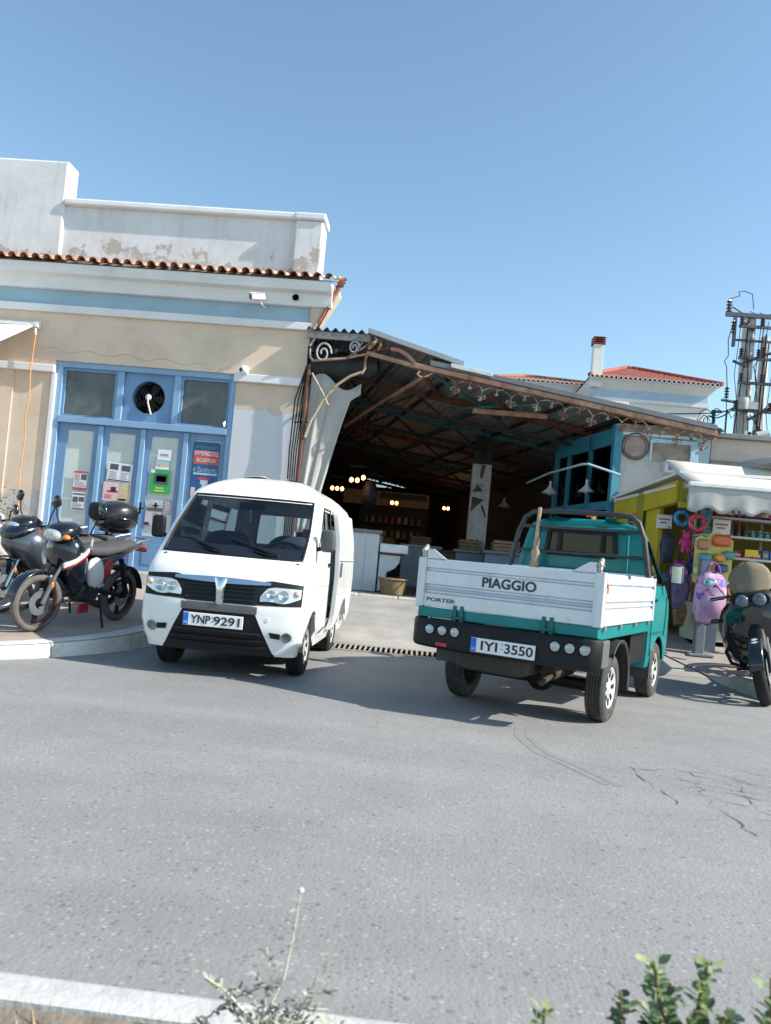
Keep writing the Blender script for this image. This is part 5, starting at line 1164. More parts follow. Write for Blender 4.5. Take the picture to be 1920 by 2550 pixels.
# cardboard snack display (plain)
cdp = thing('snack_display', 'tall yellow cardboard snack stand with orange and blue packs beside the backpack', 'display stand', (3.78, 10.62, SG))
b = MB(); MZ = Matrix(((1, 0, 0, 0), (0, 0, 1, 0), (0, 1, 0, 0), (0, 0, 0, 1)))
b.prism([(3.54, 1.2), (3.54, 1.80), (3.60, 1.84), (3.68, 1.82), (3.74, 1.88), (3.84, 1.90), (3.94, 1.87), (4.0, 1.82), (4.04, 1.80), (4.04, 1.2)], 10.62, 10.65, MZ).build('board', mat('yellow_card', (.6, .5, .14), .7, var=.15, scale=12), cdp, bevel=.004)
b = MB(); b.bb(3.72, 3.9, 10.6, 10.8, pavr(10.6), 1.3).build('leg', MATS['grey_post'], cdp)
b = MB(); b.body([(10.56, 3.88, 1.79, .09, .05), (10.575, 3.88, 1.79, .12, .075), (10.62, 3.88, 1.79, .125, .08)], 16, 4.5).build('orange_pack', mat('orange_foil', (.6, .1, .015), .35, var=.12, coat=.3), cdp, smooth=60)
b = MB(); b.body([(10.56, 3.64, 1.72, .05, .05), (10.57, 3.64, 1.72, .075, .07), (10.62, 3.64, 1.72, .08, .075)], 12, 4.5).build('brown_pack', mat('brown_foil', (.4, .16, .09), .4, var=.2, coat=.3), cdp, smooth=60)
for (x_, z_, nm, c_) in ((3.68, 1.55, 'teal', (.06, .25, .32)), (3.86, 1.56, 'amber', (.6, .24, .02)), (3.7, 1.42, 'red', (.5, .05, .05)), (3.9, 1.42, 'navy', (.03, .06, .22)), (3.98, 1.6, 'green', (.05, .25, .2)), (3.62, 1.36, 'cream', (.6, .55, .35))):
    b = MB(); b.body([(10.55, x_, z_, .05, .03), (10.565, x_, z_, .075, .055), (10.61, x_, z_, .08, .06)], 12, 4.).build('packet', mat('foil_'+nm, c_, .3, var=.3, scale=30, coat=.3), cdp, smooth=60)
# cream awning with scalloped valance
an = thing('shop_awning', 'cream fabric awning with a scalloped grey-white valance over the kiosk', 'awning', (4.8, 10.2, 2.1))
M_cr = mat('cream_canvas', (.68, .61, .52), .85, var=.05, scale=2, dirt=.12, dcol=(.55, .5, .42))
P = [[(lerp(3.36, 3.25, t)+k*3.4, lerp(11.7, 10.2, t), lerp(2.98, 2.50, t)-.03*math.sin(math.pi*t)) for k in [i/10 for i in range(11)]] for t in [j/8 for j in range(9)]]
b = MB(); b.grid(P); o = b.build('fabric', M_cr, an, smooth=60); o.modifiers.new('s', 'SOLIDIFY').thickness = .006
b = MB(); b.bb(3.25, 6.7, 10.15, 10.22, 2.44, 2.50).build('front_bar', mat('white_bar', (.78, .78, .77), .4), an, bevel=.012)
P = []
for j in range(7):
    t = j/6; rowv = []
    for i in range(121):
        x_ = 3.25+3.45*i/120; drop = .30+.035*math.cos(2*math.pi*(x_-3.33)/.36)
        rowv.append((x_, 10.17+.014*t*math.sin(2*math.pi*(x_-3.25)/.47+1)+.004*t*math.sin(x_*31), 2.44-drop*t))
    P.append(rowv)
b = MB(); b.grid(P); o = b.build('valance', mat('valance_canvas', (.42, .42, .41), .85, var=.05), an, smooth=60); o.modifiers.new('s', 'SOLIDIFY').thickness = .004
for x_ in (3.5, 5.4):
    b = MB(); b.tube([(x_, 11.6, 2.7), (x_, 10.9, 2.52), (x_, 10.2, 2.47)], .025, 8).build('arm', MATS['white_bar'], an)
# second white sunshade behind
a2 = thing('sunshade', 'bright white square parasol top rising behind the cream awning', 'parasol', (5.4, 12.2, 3.0))
b = MB(); c_ = (6.1, 11.9, 3.62); q = [(4.5, 12.75, 3.12), (4.75, 11.0, 3.08), (7.6, 11.0, 3.1), (7.6, 12.75, 3.1)]
P = [[V(q[k % 4]).lerp(V(c_), t)+V((0, 0, -.05*math.sin(math.pi*t))) for k in range(5)] for t in (0, .25, .5, .75, 1)]
b.grid([[tuple(p) for p in r_] for r_ in P]); o = b.build('canopy', mat('bright_canvas', (.8, .8, .79), .85, var=.03), a2, smooth=30); o.modifiers.new('s', 'SOLIDIFY').thickness = .008
b = MB(); b.cyl((6.1, 11.9, SG), (6.1, 11.9, 3.62), .025, 8).build('pole', steel, a2)
b = MB(); b.add([(4.46, 12.8, 3.12), (4.73, 10.98, 3.08), (4.73, 10.98, 2.98), (4.46, 12.8, 3.02)], [(0, 1, 2, 3)]).build('hem', mat('grey_hem', (.3, .32, .34), .8), a2)
# ================================================================== vehicles
def shell(T, rows, side, Tb, hole, nx=None, arches=(), zlow=None):
    """body skin from horizontal outlines. T: tables fy,hw,yb,bow,cr. Front faces -y. returns MB, sampler"""
    Tf = [0, .12, .25, .38, .5, .6, .7, .78, .84, .89, .93, .965, .988, 1.]
    def outline(z):
        fy, hw, yb, bow, cr = (tab(T[k], z) for k in ('fy', 'hw', 'yb', 'bow', 'cr'))
        n = 5.5; out = []
        for t in Tf:
            out.append(('F', t, hw*t, fy+bow*t*t+cr*(1-(1-t**n)**(1/n))))
        yc = fy+bow+cr
        for kd, s_ in side:
            y = lerp(yc, T['split'], s_) if kd == 'f' else max(yc+.001, min(yb-.03, s_))
            out.append(('S', y, hw, y))
        for t in Tb: out.append(('B', t, hw*t, yb-.03*(t**6)))
        return out
    b = MB(); G = []
    for z in rows:
        o = outline(z); row = []
        for (k, a, x, y) in o:
            zz = z
            if k == 'S' or (k == 'F' and a > .95):
                for (yw, zw, rr) in arches:
                    if abs(y-yw) < rr: zz = max(zz, zw+math.sqrt(rr*rr-(y-yw)**2))
            row.append((k, a, x, y, zz))
        G.append(row)
    for sgn in (1, -1):
        base = len(b.v); n = len(G[0])
        for row in G:
            for (k, a, x, y, z) in row: b.v.append((x*sgn, y, z))
        for i in range(len(G)-1):
            zm = (rows[i]+rows[i+1])/2
            for j in range(n-1):
                k0, a0 = G[i][j][0], G[i][j][1]; k1, a1 = G[i][j+1][0], G[i][j+1][1]
                kk = k0 if k0 == k1 else 'S'
                am = (G[i][j][3]+G[i][j+1][3])/2 if kk == 'S' else (a0+a1)/2
                if hole(kk, am, zm, sgn, j): continue
                f = (base+i*n+j, base+i*n+j+1, base+(i+1)*n+j+1, base+(i+1)*n+j)
                b.f.append(f if sgn > 0 else f[::-1]); b.mi.append(0)
        top = [base+(len(G)-1)*n+j for j in range(n)]
        b.f.append(tuple(top) if sgn > 0 else tuple(reversed(top))); b.mi.append(0)
    def front(x, z, off=0.):
        fy, hw, bow, cr = (tab(T[k], z) for k in ('fy', 'hw', 'bow', 'cr')); t = min(.9999, abs(x)/hw); n = 5.5
        return fy+bow*t*t+cr*(1-(1-t**n)**(1/n))-off
    return b, front
def fpatch(front, xs, lo, hi, off, m_, name, parent, nz=6, thick=.012, smooth=50):
    """panel lying on the front surface between two height curves"""
    b = MB(); P = []
    for j in range(nz+1):
        P.append([(x, front(x, lerp(lo(x), hi(x), j/nz), off), lerp(lo(x), hi(x), j/nz)) for x in xs])
    b.grid(P); n = len(xs)
    rim = P[0]+[r_[-1] for r_ in P[1:]]+list(reversed(P[-1][:-1]))+[r_[0] for r_ in reversed(P[1:-1])]
    b.grid([rim, [(x, y+off+thick, z) for x, y, z in rim]], None, True)
    return b.build(name, m_, parent, smooth=smooth)
def surfM(front, x, z, off):
    e = .01; p = V((x, front(x, z), z)); tx = (V((x+e, front(x+e, z), z))-V((x-e, front(x-e, z), z))).normalized(); tz = (V((x, front(x, z+e), z+e))-V((x, front(x, z-e), z-e))).normalized()
    n = tx.cross(tz).normalized(); tz = n.cross(tx); p = p+n*off
    return Matrix(((tx.x, tz.x, n.x, p.x), (tx.y, tz.y, n.y, p.y), (tx.z, tz.z, n.z, p.z), (0, 0, 0, 1)))
def soften(o, zmin, n=6):
    bm = bmesh.new(); bm.from_mesh(o.data); vs = [v for v in bm.verts if v.co.z > zmin]
    for _ in range(n): bmesh.ops.smooth_vert(bm, verts=vs, factor=.5, use_axis_x=True, use_axis_y=True, use_axis_z=True)
    bm.to_mesh(o.data); bm.free()
def lin(a, c, n=10): return [lerp(a, c, i/n) for i in range(n+1)]
def pw2(*pts): return lambda x: tab(pts, x)
def wheel(parent, x, y, r, wd, out, rim_m, style, tyre_m=rubber, steer=0., name='wheel'):
    """out=+1/-1 which side faces outwards"""
    T = Matrix.Translation((x, y, r)) @ Matrix.Rotation(steer, 4, 'Z') @ Matrix.Rotation(R(90)*out, 4, 'Y')
    ri = r*.60; h_ = wd/2
    prof = [(ri, -h_*.8), (ri+.01, -h_*.95), (r*.80, -h_), (r*.93, -h_*.93), (r*.985, -h_*.72)]
    for k in range(5):
        z0 = lerp(-h_*.62, h_*.62, k/4); prof += [(r, z0-h_*.1), (r, z0+h_*.1)] + ([(r*.975, z0+h_*.13), (r*.975, z0+h_*.18)] if k < 4 else [])
    prof += [(r*.985, h_*.72), (r*.93, h_*.93), (r*.80, h_), (ri+.01, h_*.95), (ri, h_*.8), (ri, -h_*.8)]
    b = MB(); b.lathe(prof, T, 40); w_ = b.build(name, tyre_m, parent, smooth=40)
    b = MB()
    if style == 'cap':
        b.lathe([(0, h_*.78), (r*.12, h_*.78), (r*.2, h_*.62), (r*.5, h_*.72), (r*.58, h_*.88), (r*.62, h_*.84), (r*.61, h_*.5)], T, 36)
        b.build('hub_cap', rim_m, w_, smooth=40)
        for k in range(8):
            a = 2*math.pi*k/8; q = T @ Matrix.Rotation(a, 4, 'Z') @ Matrix.Translation((r*.42, 0, h_*.695))
            b = MB(); b.prism([(-.03, -.012), (.03, -.02), (.03, .02), (-.03, .012)], -.002, .006, q).build('cap_slot', black_plastic, w_)
    else:
        b.lathe([(r*.5, h_*.4), (r*.55, h_*.7), (r*.61, h_*.8), (r*.61, -h_*.8), (r*.55, -h_*.7), (r*.5, -h_*.4), (r*.5, h_*.4)], T, 32)
        for k in range(5):
            a = 2*math.pi*k/5; b.box((r*.3, 0, 0), (r*.46, r*.11, h_*.5), T @ Matrix.Rotation(a, 4, 'Z'))
        b.lathe([(0, h_*.5), (r*.13, h_*.5), (r*.15, 0), (r*.13, -h_*.5), (0, -h_*.5)], T, 14); b.build('rim', rim_m, w_, smooth=40)
    return w_
def number_plate(par, x, y, z, txt, M=None, wd=.52, h_=.11):
    """local plate facing -y"""
    b = MB(); b.box((x, y, z), (wd, .008, h_)); pl_ = b.build('number_plate', plate_white, par, bevel=.004)
    b = MB(); b.bb(x-wd/2+.002, x-wd/2+.048, y-.0062, y-.004, z-h_/2+.003, z+h_/2-.003).build('blue_band', plate_blue, pl_)
    lettering('lettering', 'GR', .025, Matrix.Translation((x-wd/2+.025, y-.007, z-.03)) @ FACE, plate_white, pl_, .03, .0005)
    a, c = txt.split('-')
    lettering('lettering', a, .098, Matrix.Translation((x-.105, y-.006, z-.002)) @ FACE, ink, pl_, .17 if 'N' in a else .135, .0008, bold=.0015)
    lettering('lettering', c, .098, Matrix.Translation((x+.13, y-.006, z-.002)) @ FACE, ink, pl_, .225, .0008, bold=.0015)
    b = MB(); b.bb(x-.006, x+.006, y-.0062, y-.004, z+.022, z+.034).bb(x-.01, x+.01, y-.0062, y-.004, z-.012, z-.004).build('print', pgy, pl_)
    return pl_

# ---------------------------------------------------------------- white van (front faces -y, origin under the front axle)
van = thing('white_van', 'white microvan with a black lower grille facing the street, sliding door ajar', 'van', (-1.755, 7.15, 0), R(-.4), local=True)
VT = dict(fy=[(.22, -.59), (.45, -.655), (.62, -.665), (.8, -.645), (.9, -.61), (.97, -.555), (1.05, -.455), (1.62, .175), (1.68, .26), (1.74, .37), (1.80, .52), (1.85, .70), (1.88, .92), (1.895, 1.12), (1.905, 1.35), (1.91, 1.52)],
          hw=[(.22, .66), (.45, .712), (.9, .715), (1.05, .708), (1.3, .70), (1.62, .652), (1.69, .615), (1.75, .555), (1.81, .465), (1.86, .36), (1.88, .28), (1.895, .2), (1.905, .12), (1.91, .04)],
          yb=[(.22, 2.66), (.5, 2.71), (1.2, 2.71), (1.62, 2.67), (1.75, 2.62), (1.85, 2.45), (1.88, 2.3), (1.895, 2.15), (1.905, 1.95), (1.91, 1.75)],
          bow=[(.2, .06), (1.05, .075), (1.62, .08), (1.85, .06), (1.91, .01)], cr=[(.2, .13), (.9, .15), (1.05, .15), (1.62, .16), (1.85, .16), (1.91, .03)], split=.86)
rowsV = [.22, .30, .38, .46, .54, .62, .70, .78, .84, .90, .95, 1.0, 1.055, 1.12, 1.19, 1.26, 1.34, 1.42, 1.5, 1.56, 1.60, 1.625, 1.65, 1.68, 1.71, 1.74, 1.77, 1.80, 1.83, 1.86, 1.88, 1.895, 1.905, 1.91]
sideV = [('f', s) for s in (.08, .18, .28, .38, .48, .58, .68, .78, .88, .94, 1.)]+[('a', y) for y in (.98, 1.1, 1.25, 1.4, 1.5, 1.56, 1.62, 1.68, 1.74, 1.8, 1.86, 1.92, 1.98, 2.04, 2.1, 2.16, 2.25, 2.4, 2.55, 2.66)]
nF = 14
def holeV(k, a, z, sg, j):
    if k == 'F' and a < .90 and 1.055 < z < 1.61: return True
    if k == 'S' and 1.19 < z < 1.58 and nF+1 <= j <= nF+8: return True
    if k == 'B' and a < .8 and 1.19 < z < 1.56: return True
    if k == 'S' and sg < 0 and 1.05 < a < 2.45 and 1.19 < z < 1.56: return True
    if k == 'S' and sg > 0 and .87 < a < 1.3 and .46 < z < 1.56: return True
    return False
b, vf = shell(VT, rowsV, sideV, [.97, .9, .75, .5, .25, 0], holeV, arches=[(0, .27, .335), (1.83, .27, .335)])
body = b.build('body', white_paint, van, smooth=38, merge=True); soften(body, 1.70)
b = MB(); b.bb(-.56, .56, 2.69, 2.695, 1.185, 1.57).build('added_rear_window', win_glass, van)  # opening and glass added at the back to let light in
# windscreen, rubber seal, side glass
wsx = lin(-.62, .62, 16)
P = [[(x*tab(VT['hw'], z)/.70, vf(x*tab(VT['hw'], z)/.70, z, -.012), z) for x in wsx] for z in lin(1.055, 1.615, 8)]
b = MB(); b.grid(P); ws = b.build('windscreen', win_glass, van, smooth=50)
edge = P[0]+[r_[-1] for r_ in P[1:]]+list(reversed(P[-1][:-1]))+[r_[0] for r_ in reversed(P[1:-1])]
b = MB(); b.tube([(x, y-.012, z) for x, y, z in edge], .013, 6, closed=True).build('seal', black_plastic, ws, smooth=50)
fpatch(lambda x, z, o: vf(x, z, o)+.012, lin(-.61, .61, 14), lambda x: 1.06, lambda x: 1.145+.01*(x/.6)**2, .008, black_gloss, 'lower_band', van, 3)
for sg in (1, -1):
    G_ = []
    for z in lin(1.185, 1.585, 4):
        fy, hw_, bow, cr = (tab(VT[k], z) for k in ('fy', 'hw', 'bow', 'cr')); yc = fy+bow+cr
        G_.append([((hw_-.012)*sg, lerp(yc, .86, s), z) for s in (.08, .3, .5, .7, .94)])
    b = MB(); b.grid(G_).build('side_window', win_glass, van)
    rim = G_[0]+[r_[-1] for r_ in G_[1:]]+list(reversed(G_[-1][:-1]))+[r_[0] for r_ in reversed(G_[1:-1])]
    b = MB(); b.tube([(x+.012*sg, y, z) for x, y, z in rim], .009, 6, closed=True).build('window_seal', black_plastic, van, smooth=50)
    # door shut line and handle
    b = MB(); b.tube([(.716*sg, .0+.42, .36), (.719*sg, .86, .40), (.722*sg, .875, .7), (.715*sg, .875, 1.1), (.66*sg, .875, 1.6)], .005, 5).build('shut_line', black_plastic, van)
    b = MB(); b.box((.725*sg, .76, 1.03), (.025, .13, .035)).build('door_handle', black_plastic, van, bevel=.008)
    b = MB(); b.tube([(.715*sg, -.3, .83), (.718*sg, .3, .83), (.718*sg, .86, .83)], .004, 5).build('crease', mat('panel_shadow_gap', (.45, .46, .47), .6), van)
b = MB(); b.add([(-.69, 1.04, 1.185), (-.69, 2.48, 1.185), (-.65, 2.48, 1.57), (-.65, 1.04, 1.57)], [(0, 1, 2, 3)]).build('added_side_window', win_glass, van)  # glazed opening added on the unseen side to brighten the interior
# sliding door, left a hand's width open and standing proud
P = []
for z in lin(.34, 1.60, 14):
    hw_ = tab(VT['hw'], z); bul = .03*math.sin(math.pi*(z-.34)/1.26)
    P.append([(hw_+.055+bul*.6, y, z if not (abs(y-1.83) < .37 and z < .27+math.sqrt(max(0, .37**2-(y-1.83)**2))) else .27+math.sqrt(.37**2-(y-1.83)**2)) for y in (1.03, 1.05, 1.3, 1.5, 1.62, 1.74, 1.83, 1.92, 2.04, 2.16, 2.3, 2.42, 2.44)])
b = MB(); b.grid(P); n_ = len(P[0])
rim = P[0]+[r_[-1] for r_ in P[1:]]+list(reversed(P[-1][:-1]))+[r_[0] for r_ in reversed(P[1:-1])]
b.grid([rim, [(x-.045, y, z) for x, y, z in rim]], None, True)
sdoor = b.build('sliding_door', white_paint, van, smooth=40)
b = MB(); b.box((.80, 1.12, .98), (.02, .035, .16)).build('door_handle', grey_plastic, sdoor, bevel=.008)
b = MB(); b.tube([(.788, 1.04, .72), (.795, 1.7, .72), (.788, 2.43, .72)], .004, 5).tube([(.79, 1.04, 1.08), (.797, 1.7, 1.08), (.79, 2.43, 1.08)], .004, 5).build('crease', MATS['panel_shadow_gap'], sdoor)
b = MB(); b.tube([(.70, .885, .46), (.705, .885, .9), (.695, .885, 1.2), (.655, .885, 1.57)], .012, 6).build('door_seal', black_plastic, van, smooth=50)
b = MB(); b.bb(.66, .70, .9, 2.6, .44, .47).build('door_rail', black_plastic, van)
# front: bumper halves, lower grille, upper grille, lamps
def bh(sg):
    xs = lin(.29, .705, 22)
    lo = pw2((.29, .62), (.31, .59), (.475, .25), (.50, .23), (.54, .245), (.70, .32)); hi = pw2((.29, .645), (.7, .665))
    xx = [x*sg for x in xs] if sg > 0 else [x*sg for x in reversed(xs)]
    return fpatch(vf, xx, lambda x: lo(abs(x)), lambda x: hi(abs(x)), .022, white_paint, 'bumper_corner', van, 8, .03)
for sg in (1, -1):
    bc = bh(sg)
    b = MB(); q = surfM(vf, .585*sg, .405, .026)
    b.lathe([(0, .0), (.03, .0), (.04, .008), (.046, .002), (.046, -.03)], q, 18).build('fog_lamp', mat('fog_lens', (.12, .14, .15), .1, coat=1.), van, smooth=40)
    b = MB(); b.prism([(-.05, -.025), (.03, -.018), (.045, .03), (-.05, .022)] if sg < 0 else [(-.045, .03), (-.03, -.018), (.05, -.025), (.05, .022)], -.02, .004, surfM(vf, .485*sg, .41, .026)).build('air_slot', black_plastic, van)
    # head lamp: dark housing, lens, bowls
    xs = lin(.32, .69, 10); xs = xs if sg > 0 else [-x for x in reversed(xs)]
    ha = lambda x: tab([(.32, .85), (.42, .87), (.69, .85)], abs(x)); hb_ = lambda x: tab([(.32, .655), (.69, .665)], abs(x))
    hs = fpatch(vf, xs, hb_, ha, .010, black_plastic, 'headlight_housing', van, 6, .02)
    xs = lin(.345, .68, 12); xs = xs if sg > 0 else [-x for x in reversed(xs)]
    la = lambda x: tab([(.34, .72), (.39, .80), (.46, .818), (.69, .815)], abs(x)); lb = lambda x: tab([(.34, .69), (.45, .695), (.52, .682), (.58, .69), (.64, .715), (.69, .74)], abs(x))
    fpatch(vf, xs, lb, la, .018, lens_clear, 'headlight', van, 5, .012)
    for (cx_2, cz_2, r_2) in ((.43, .752, .036), (.535, .748, .043)):
        b = MB(); b.lathe([(0, .004), (r_2*.45, .012), (r_2*.5, .006), (r_2, .016), (r_2*1.08, .01), (r_2*1.1, -.01)], surfM(vf, cx_2*sg, cz_2, .02), 18).build('headlight_bowl', chrome, van, smooth=40)
    b = MB(); b.blob((.645*sg, vf(.645, .775, .018), .775), (.03, .02, .028), n=10, m=8).build('indicator', mat('pale_amber_lens', (.7, .45, .3), .15, coat=.8), van, smooth=50)
    # mirrors
    b = MB(); b.blob((.80*sg, -.10, 1.262), (.062, .035, .105), e=5).build('mirror', black_plastic if sg < 0 else mat('dusty_black_plastic', (.07, .075, .08), .6), van, smooth=50)
    b = MB(); b.tube([(.68*sg, -.05, 1.17), (.76*sg, -.09, 1.19)], .02, 7).build('mirror_arm', black_plastic, van)
    # wipers
xs = lin(-.52, .46, 14)
xs = lin(-.49, .49, 20)
fpatch(vf, xs, lambda x: .218, lambda x: tab([(-.49, .23), (-.48, .25), (-.31, .60), (.31, .60), (.48, .25), (.49, .23)], x), .012, black_plastic, 'lower_grille', van, 6, .02)
for z_ in (.29, .345, .40):
    w_ = .43-(z_-.29)*.486
    b = MB(); b.tube([(x, vf(x, z_, .02), z_) for x in lin(-w_, w_, 8)], .016, 6).build('grille_bar', black_plastic, van, smooth=40)
fpatch(vf, lin(-.33, .33, 10), lambda x: .575, lambda x: .64, .024, grey_plastic, 'bumper_pad', van, 3, .02)
fpatch(vf, lin(-.37, .37, 12), lambda x: tab([(-.37, .70), (-.32, .65), (.32, .65), (.37, .70)], x), lambda x: .84, .008, black_plastic, 'upper_grille', van, 4, .02)
for z_ in (.685, .72, .755, .79):
    b = MB(); b.tube([(x, vf(x, z_, .014), z_) for x in lin(-.30, .30, 8)], .006, 5).build('grille_bar', black_gloss, van)
fpatch(vf, lin(-.42, .42, 14), lambda x: .818+.012*(x/.4)**2, lambda x: .868-.012*(x/.4)**2, .022, chrome, 'chrome_bar', van, 3, .015)
b = MB(); y_ = vf(0, .74, .03); b.loft([[(w2*c_[0], y_-d2*c_[1], z2) for c_ in ((-1, 0), (-.7, .8), (0, 1), (.7, .8), (1, 0), (0, -.6))] for z2, w2, d2 in ((.635, .022, .008), (.65, .032, .018), (.75, .038, .026), (.835, .05, .02), (.86, .052, .006))]).build('badge', chrome, van, smooth=45)
number_plate(van, -.03, vf(0, .5, .05), .495, 'YNP-9291')
b = MB(); b.lathe([(0, 0), (.02, 0), (.022, -.012)], Matrix.Translation((.42, vf(.42, .54, .026), .54)) @ FACE, 14).build('tow_cover', white_paint, van)
for (px, tipx) in ((-.08, -.52), (.42, -.06)):
    z0, z1 = 1.085, 1.215
    A_ = V((px, vf(px, z0, .03), z0)); B_ = V((tipx, vf(tipx, z1, .03), z1)); mid = A_.lerp(B_, .5); mid.y = vf(mid.x, mid.z, .03)
    b = MB(); b.tube([A_, A_.lerp(mid, .5)+V((0, -.015, 0)), mid+V((0, -.012, 0))], [.016, .013, .009], 6).tube([A_.lerp(B_, .18)+V((0, .012, -.005)), mid+V((0, .01, 0)), B_+V((0, .012, 0))], .009, 5).build('wiper', black_plastic, van, smooth=40)
for sg in (1, -1):
    wheel(van, .60*sg, 0, .268, .155, sg, silver_paint, 'cap'); wheel(van, .60*sg, 1.83, .268, .155, sg, silver_paint, 'cap')
# underside and interior
b = MB(); b.bb(-.6, .6, -.5, 2.6, .30, .42).bb(-.5, .5, -.45, .5, .42, .60).bb(-.5, .5, 1.45, 2.2, .42, .62).build('underbody', black_plastic, van)
b = MB(); b.prism([(-.43, .62), (-.43, 1.03), (-.2, 1.10), (.02, 1.08), (.08, .95), (.05, .62)], -.62, .62, Matrix(((0, 0, 1, 0), (1, 0, 0, 0), (0, 1, 0, 0), (0, 0, 0, 1)))).build('dashboard', mat('dash_plastic', (.035, .04, .05), .7), van, bevel=.02)
for x_ in (-.33, .33):
    b = MB(); b.body([(.50, x_, .98, .22, .22), (.56, x_, 1.0, .24, .27), (.66, x_, 1.02, .23, .27), (.72, x_, 1.02, .2, .24)], 18, 4.).build('seat', dark_seat, van, smooth=50)
    b = MB(); b.blob((x_, .4, .74), (.23, .26, .08), e=4).build('seat_cushion', dark_seat, van, smooth=50)
b = MB(); T_ = Matrix.Translation((.33, .08, 1.10)) @ Matrix.Rotation(R(35), 4, 'X')
b.tube([T_ @ V((.19*math.cos(a), .19*math.sin(a), 0)) for a in [2*math.pi*k/28 for k in range(28)]], .017, 8, closed=True).blob((0, 0, -.02), (.07, .05, .03), T_)
for a in (R(90), R(210), R(330)): b.tube([T_ @ V((0, 0, -.01)), T_ @ V((.185*math.cos(a), .185*math.sin(a), 0))], .014, 6)
b.build('steering_wheel', black_plastic, van, smooth=50)
b = MB(); b.box((0, .17, 1.53), (.24, .03, .07)).cyl((0, .2, 1.54), (0, .24, 1.62), .012, 6).build('rear_view_mirror', black_plastic, van, bevel=.012)
b = MB(); b.cyl((-.005, .155, 1.38), (-.005, .155, 1.5), .008, 6).build('air_freshener', mat('pale_plastic', (.5, .55, .55), .6), van)
b = MB(); b.bb(-.66, .66, .98, 1.0, .5, .98).build('bulkhead', mat('van_bulkhead', (.55, .57, .58), .7), van)
b = MB(); b.bb(.08, .24, 2.60, 2.61, 1.2, 1.42).build('rear_sticker', pgy, van)

# ---------------------------------------------------------------- teal pickup (tail at origin, nose towards +y)
trk = thing('pickup_truck', 'teal pickup with a silver drop-side bed seen from behind, parked on the ramp', 'pickup', (.591, 5.974, 0), R(-26.65), local=True)
W2, ZT, ZB, BL = .745, 1.19, .80, 1.885
def board(name, x0, x1, y0, y1, par=trk):
    """drop side: profiled aluminium board"""
    t_ = .03; along_x = abs(x1-x0) > abs(y1-y0); L_ = abs(x1-x0) if along_x else abs(y1-y0)
    prof = [(0, ZB), (-.012, ZB+.005), (-.012, .905), (.006, .915), (.006, .930), (-.012, .940), (-.004, .955), (.006, .962), (.006, .975), (-.012, .985), (-.012, 1.085), (.006, 1.093), (.006, 1.108), (-.012, 1.116), (-.012, ZT-.01), (-.004, ZT), (t_, ZT), (t_, ZB)]
    b = MB()
    if along_x:
        rings = [[(x, y0+d, z) for d, z in prof] for x in (x0, x1)]
    else:
        sg = 1 if x0 > 0 else -1; rings = [[(x0-sg*d, y, z) for d, z in prof] for y in (y0, y1)]
    b.loft(rings); return b.build(name, alu, par)
tg = board('tailgate', -W2+.05, W2-.05, .0, 0)
for sg in (1, -1): board('side_board', W2*sg, W2*sg, .06, BL-.04)
b = MB(); b.bb(-W2+.02, W2-.02, BL-.03, BL, ZB, ZT+.02).build('head_board', alu, trk, bevel=.006)
for sg in (1, -1):
    x_ = (W2-.02)*sg
    b = MB(); b.bb(x_-.032, x_+.032, -.02, .055, ZB-.005, ZT+.005).bb(x_-.034*sg-.006, x_-.034*sg+.006, -.025, .02, ZB, ZT).build('corner_post', alu, trk, bevel=.006)
    b = MB(); b.prism([(0, ZT), (.17, ZT), (.05, ZT+.075), (.0, ZT+.075)] if sg < 0 else [(0, ZT), (0, ZT+.075), (-.05, ZT+.075), (-.17, ZT)], -.012, .006, Matrix(((1, 0, 0, (W2-.06)*sg), (0, 0, 1, 0), (0, 1, 0, 0), (0, 0, 0, 1)))).build('corner_bracket', alu, trk)
    b = MB(); b.tube([((W2-.03)*sg, .0, ZT), ((W2-.03)*sg, -.01, ZT+.06), ((W2-.03)*sg, .03, ZT+.095), ((W2-.03)*sg, .05, ZT+.05)], .018, 7).blob(((W2-.03)*sg, -.012, ZT+.06), (.022, .02, .025), n=8, m=6).build('latch', mat('old_latch', (.45, .42, .38), .5, .5, var=.3, rust=.15), trk, smooth=50)
    b = MB(); b.bb((W2+.008)*sg, (W2+.016)*sg, BL-.08, BL-.02, ZB, ZT).build('front_post', alu, trk)
b = MB(); b.bb(W2+.005, W2+.018, .075, .1, ZT-.14, ZT-.08).build('side_reflector', lens_orange, trk)
b = MB(); b.box((W2+.005, .75, ZT-.01), (.03, .06, .03)).build('side_catch', M_stl, trk)
lettering('lettering', 'PIAGGIO', .105, Matrix.Translation((.03, -.0145, 1.035)) @ FACE, mat('dark_grey_lettering', (.03, .035, .045), .5), tg, .44, .001, bold=.0028)
lettering('lettering', 'PORTER', .042, Matrix.Translation((-.535, -.0145, .858)) @ FACE, MATS['dark_grey_lettering'], tg, .25, .0016, bold=.0004)
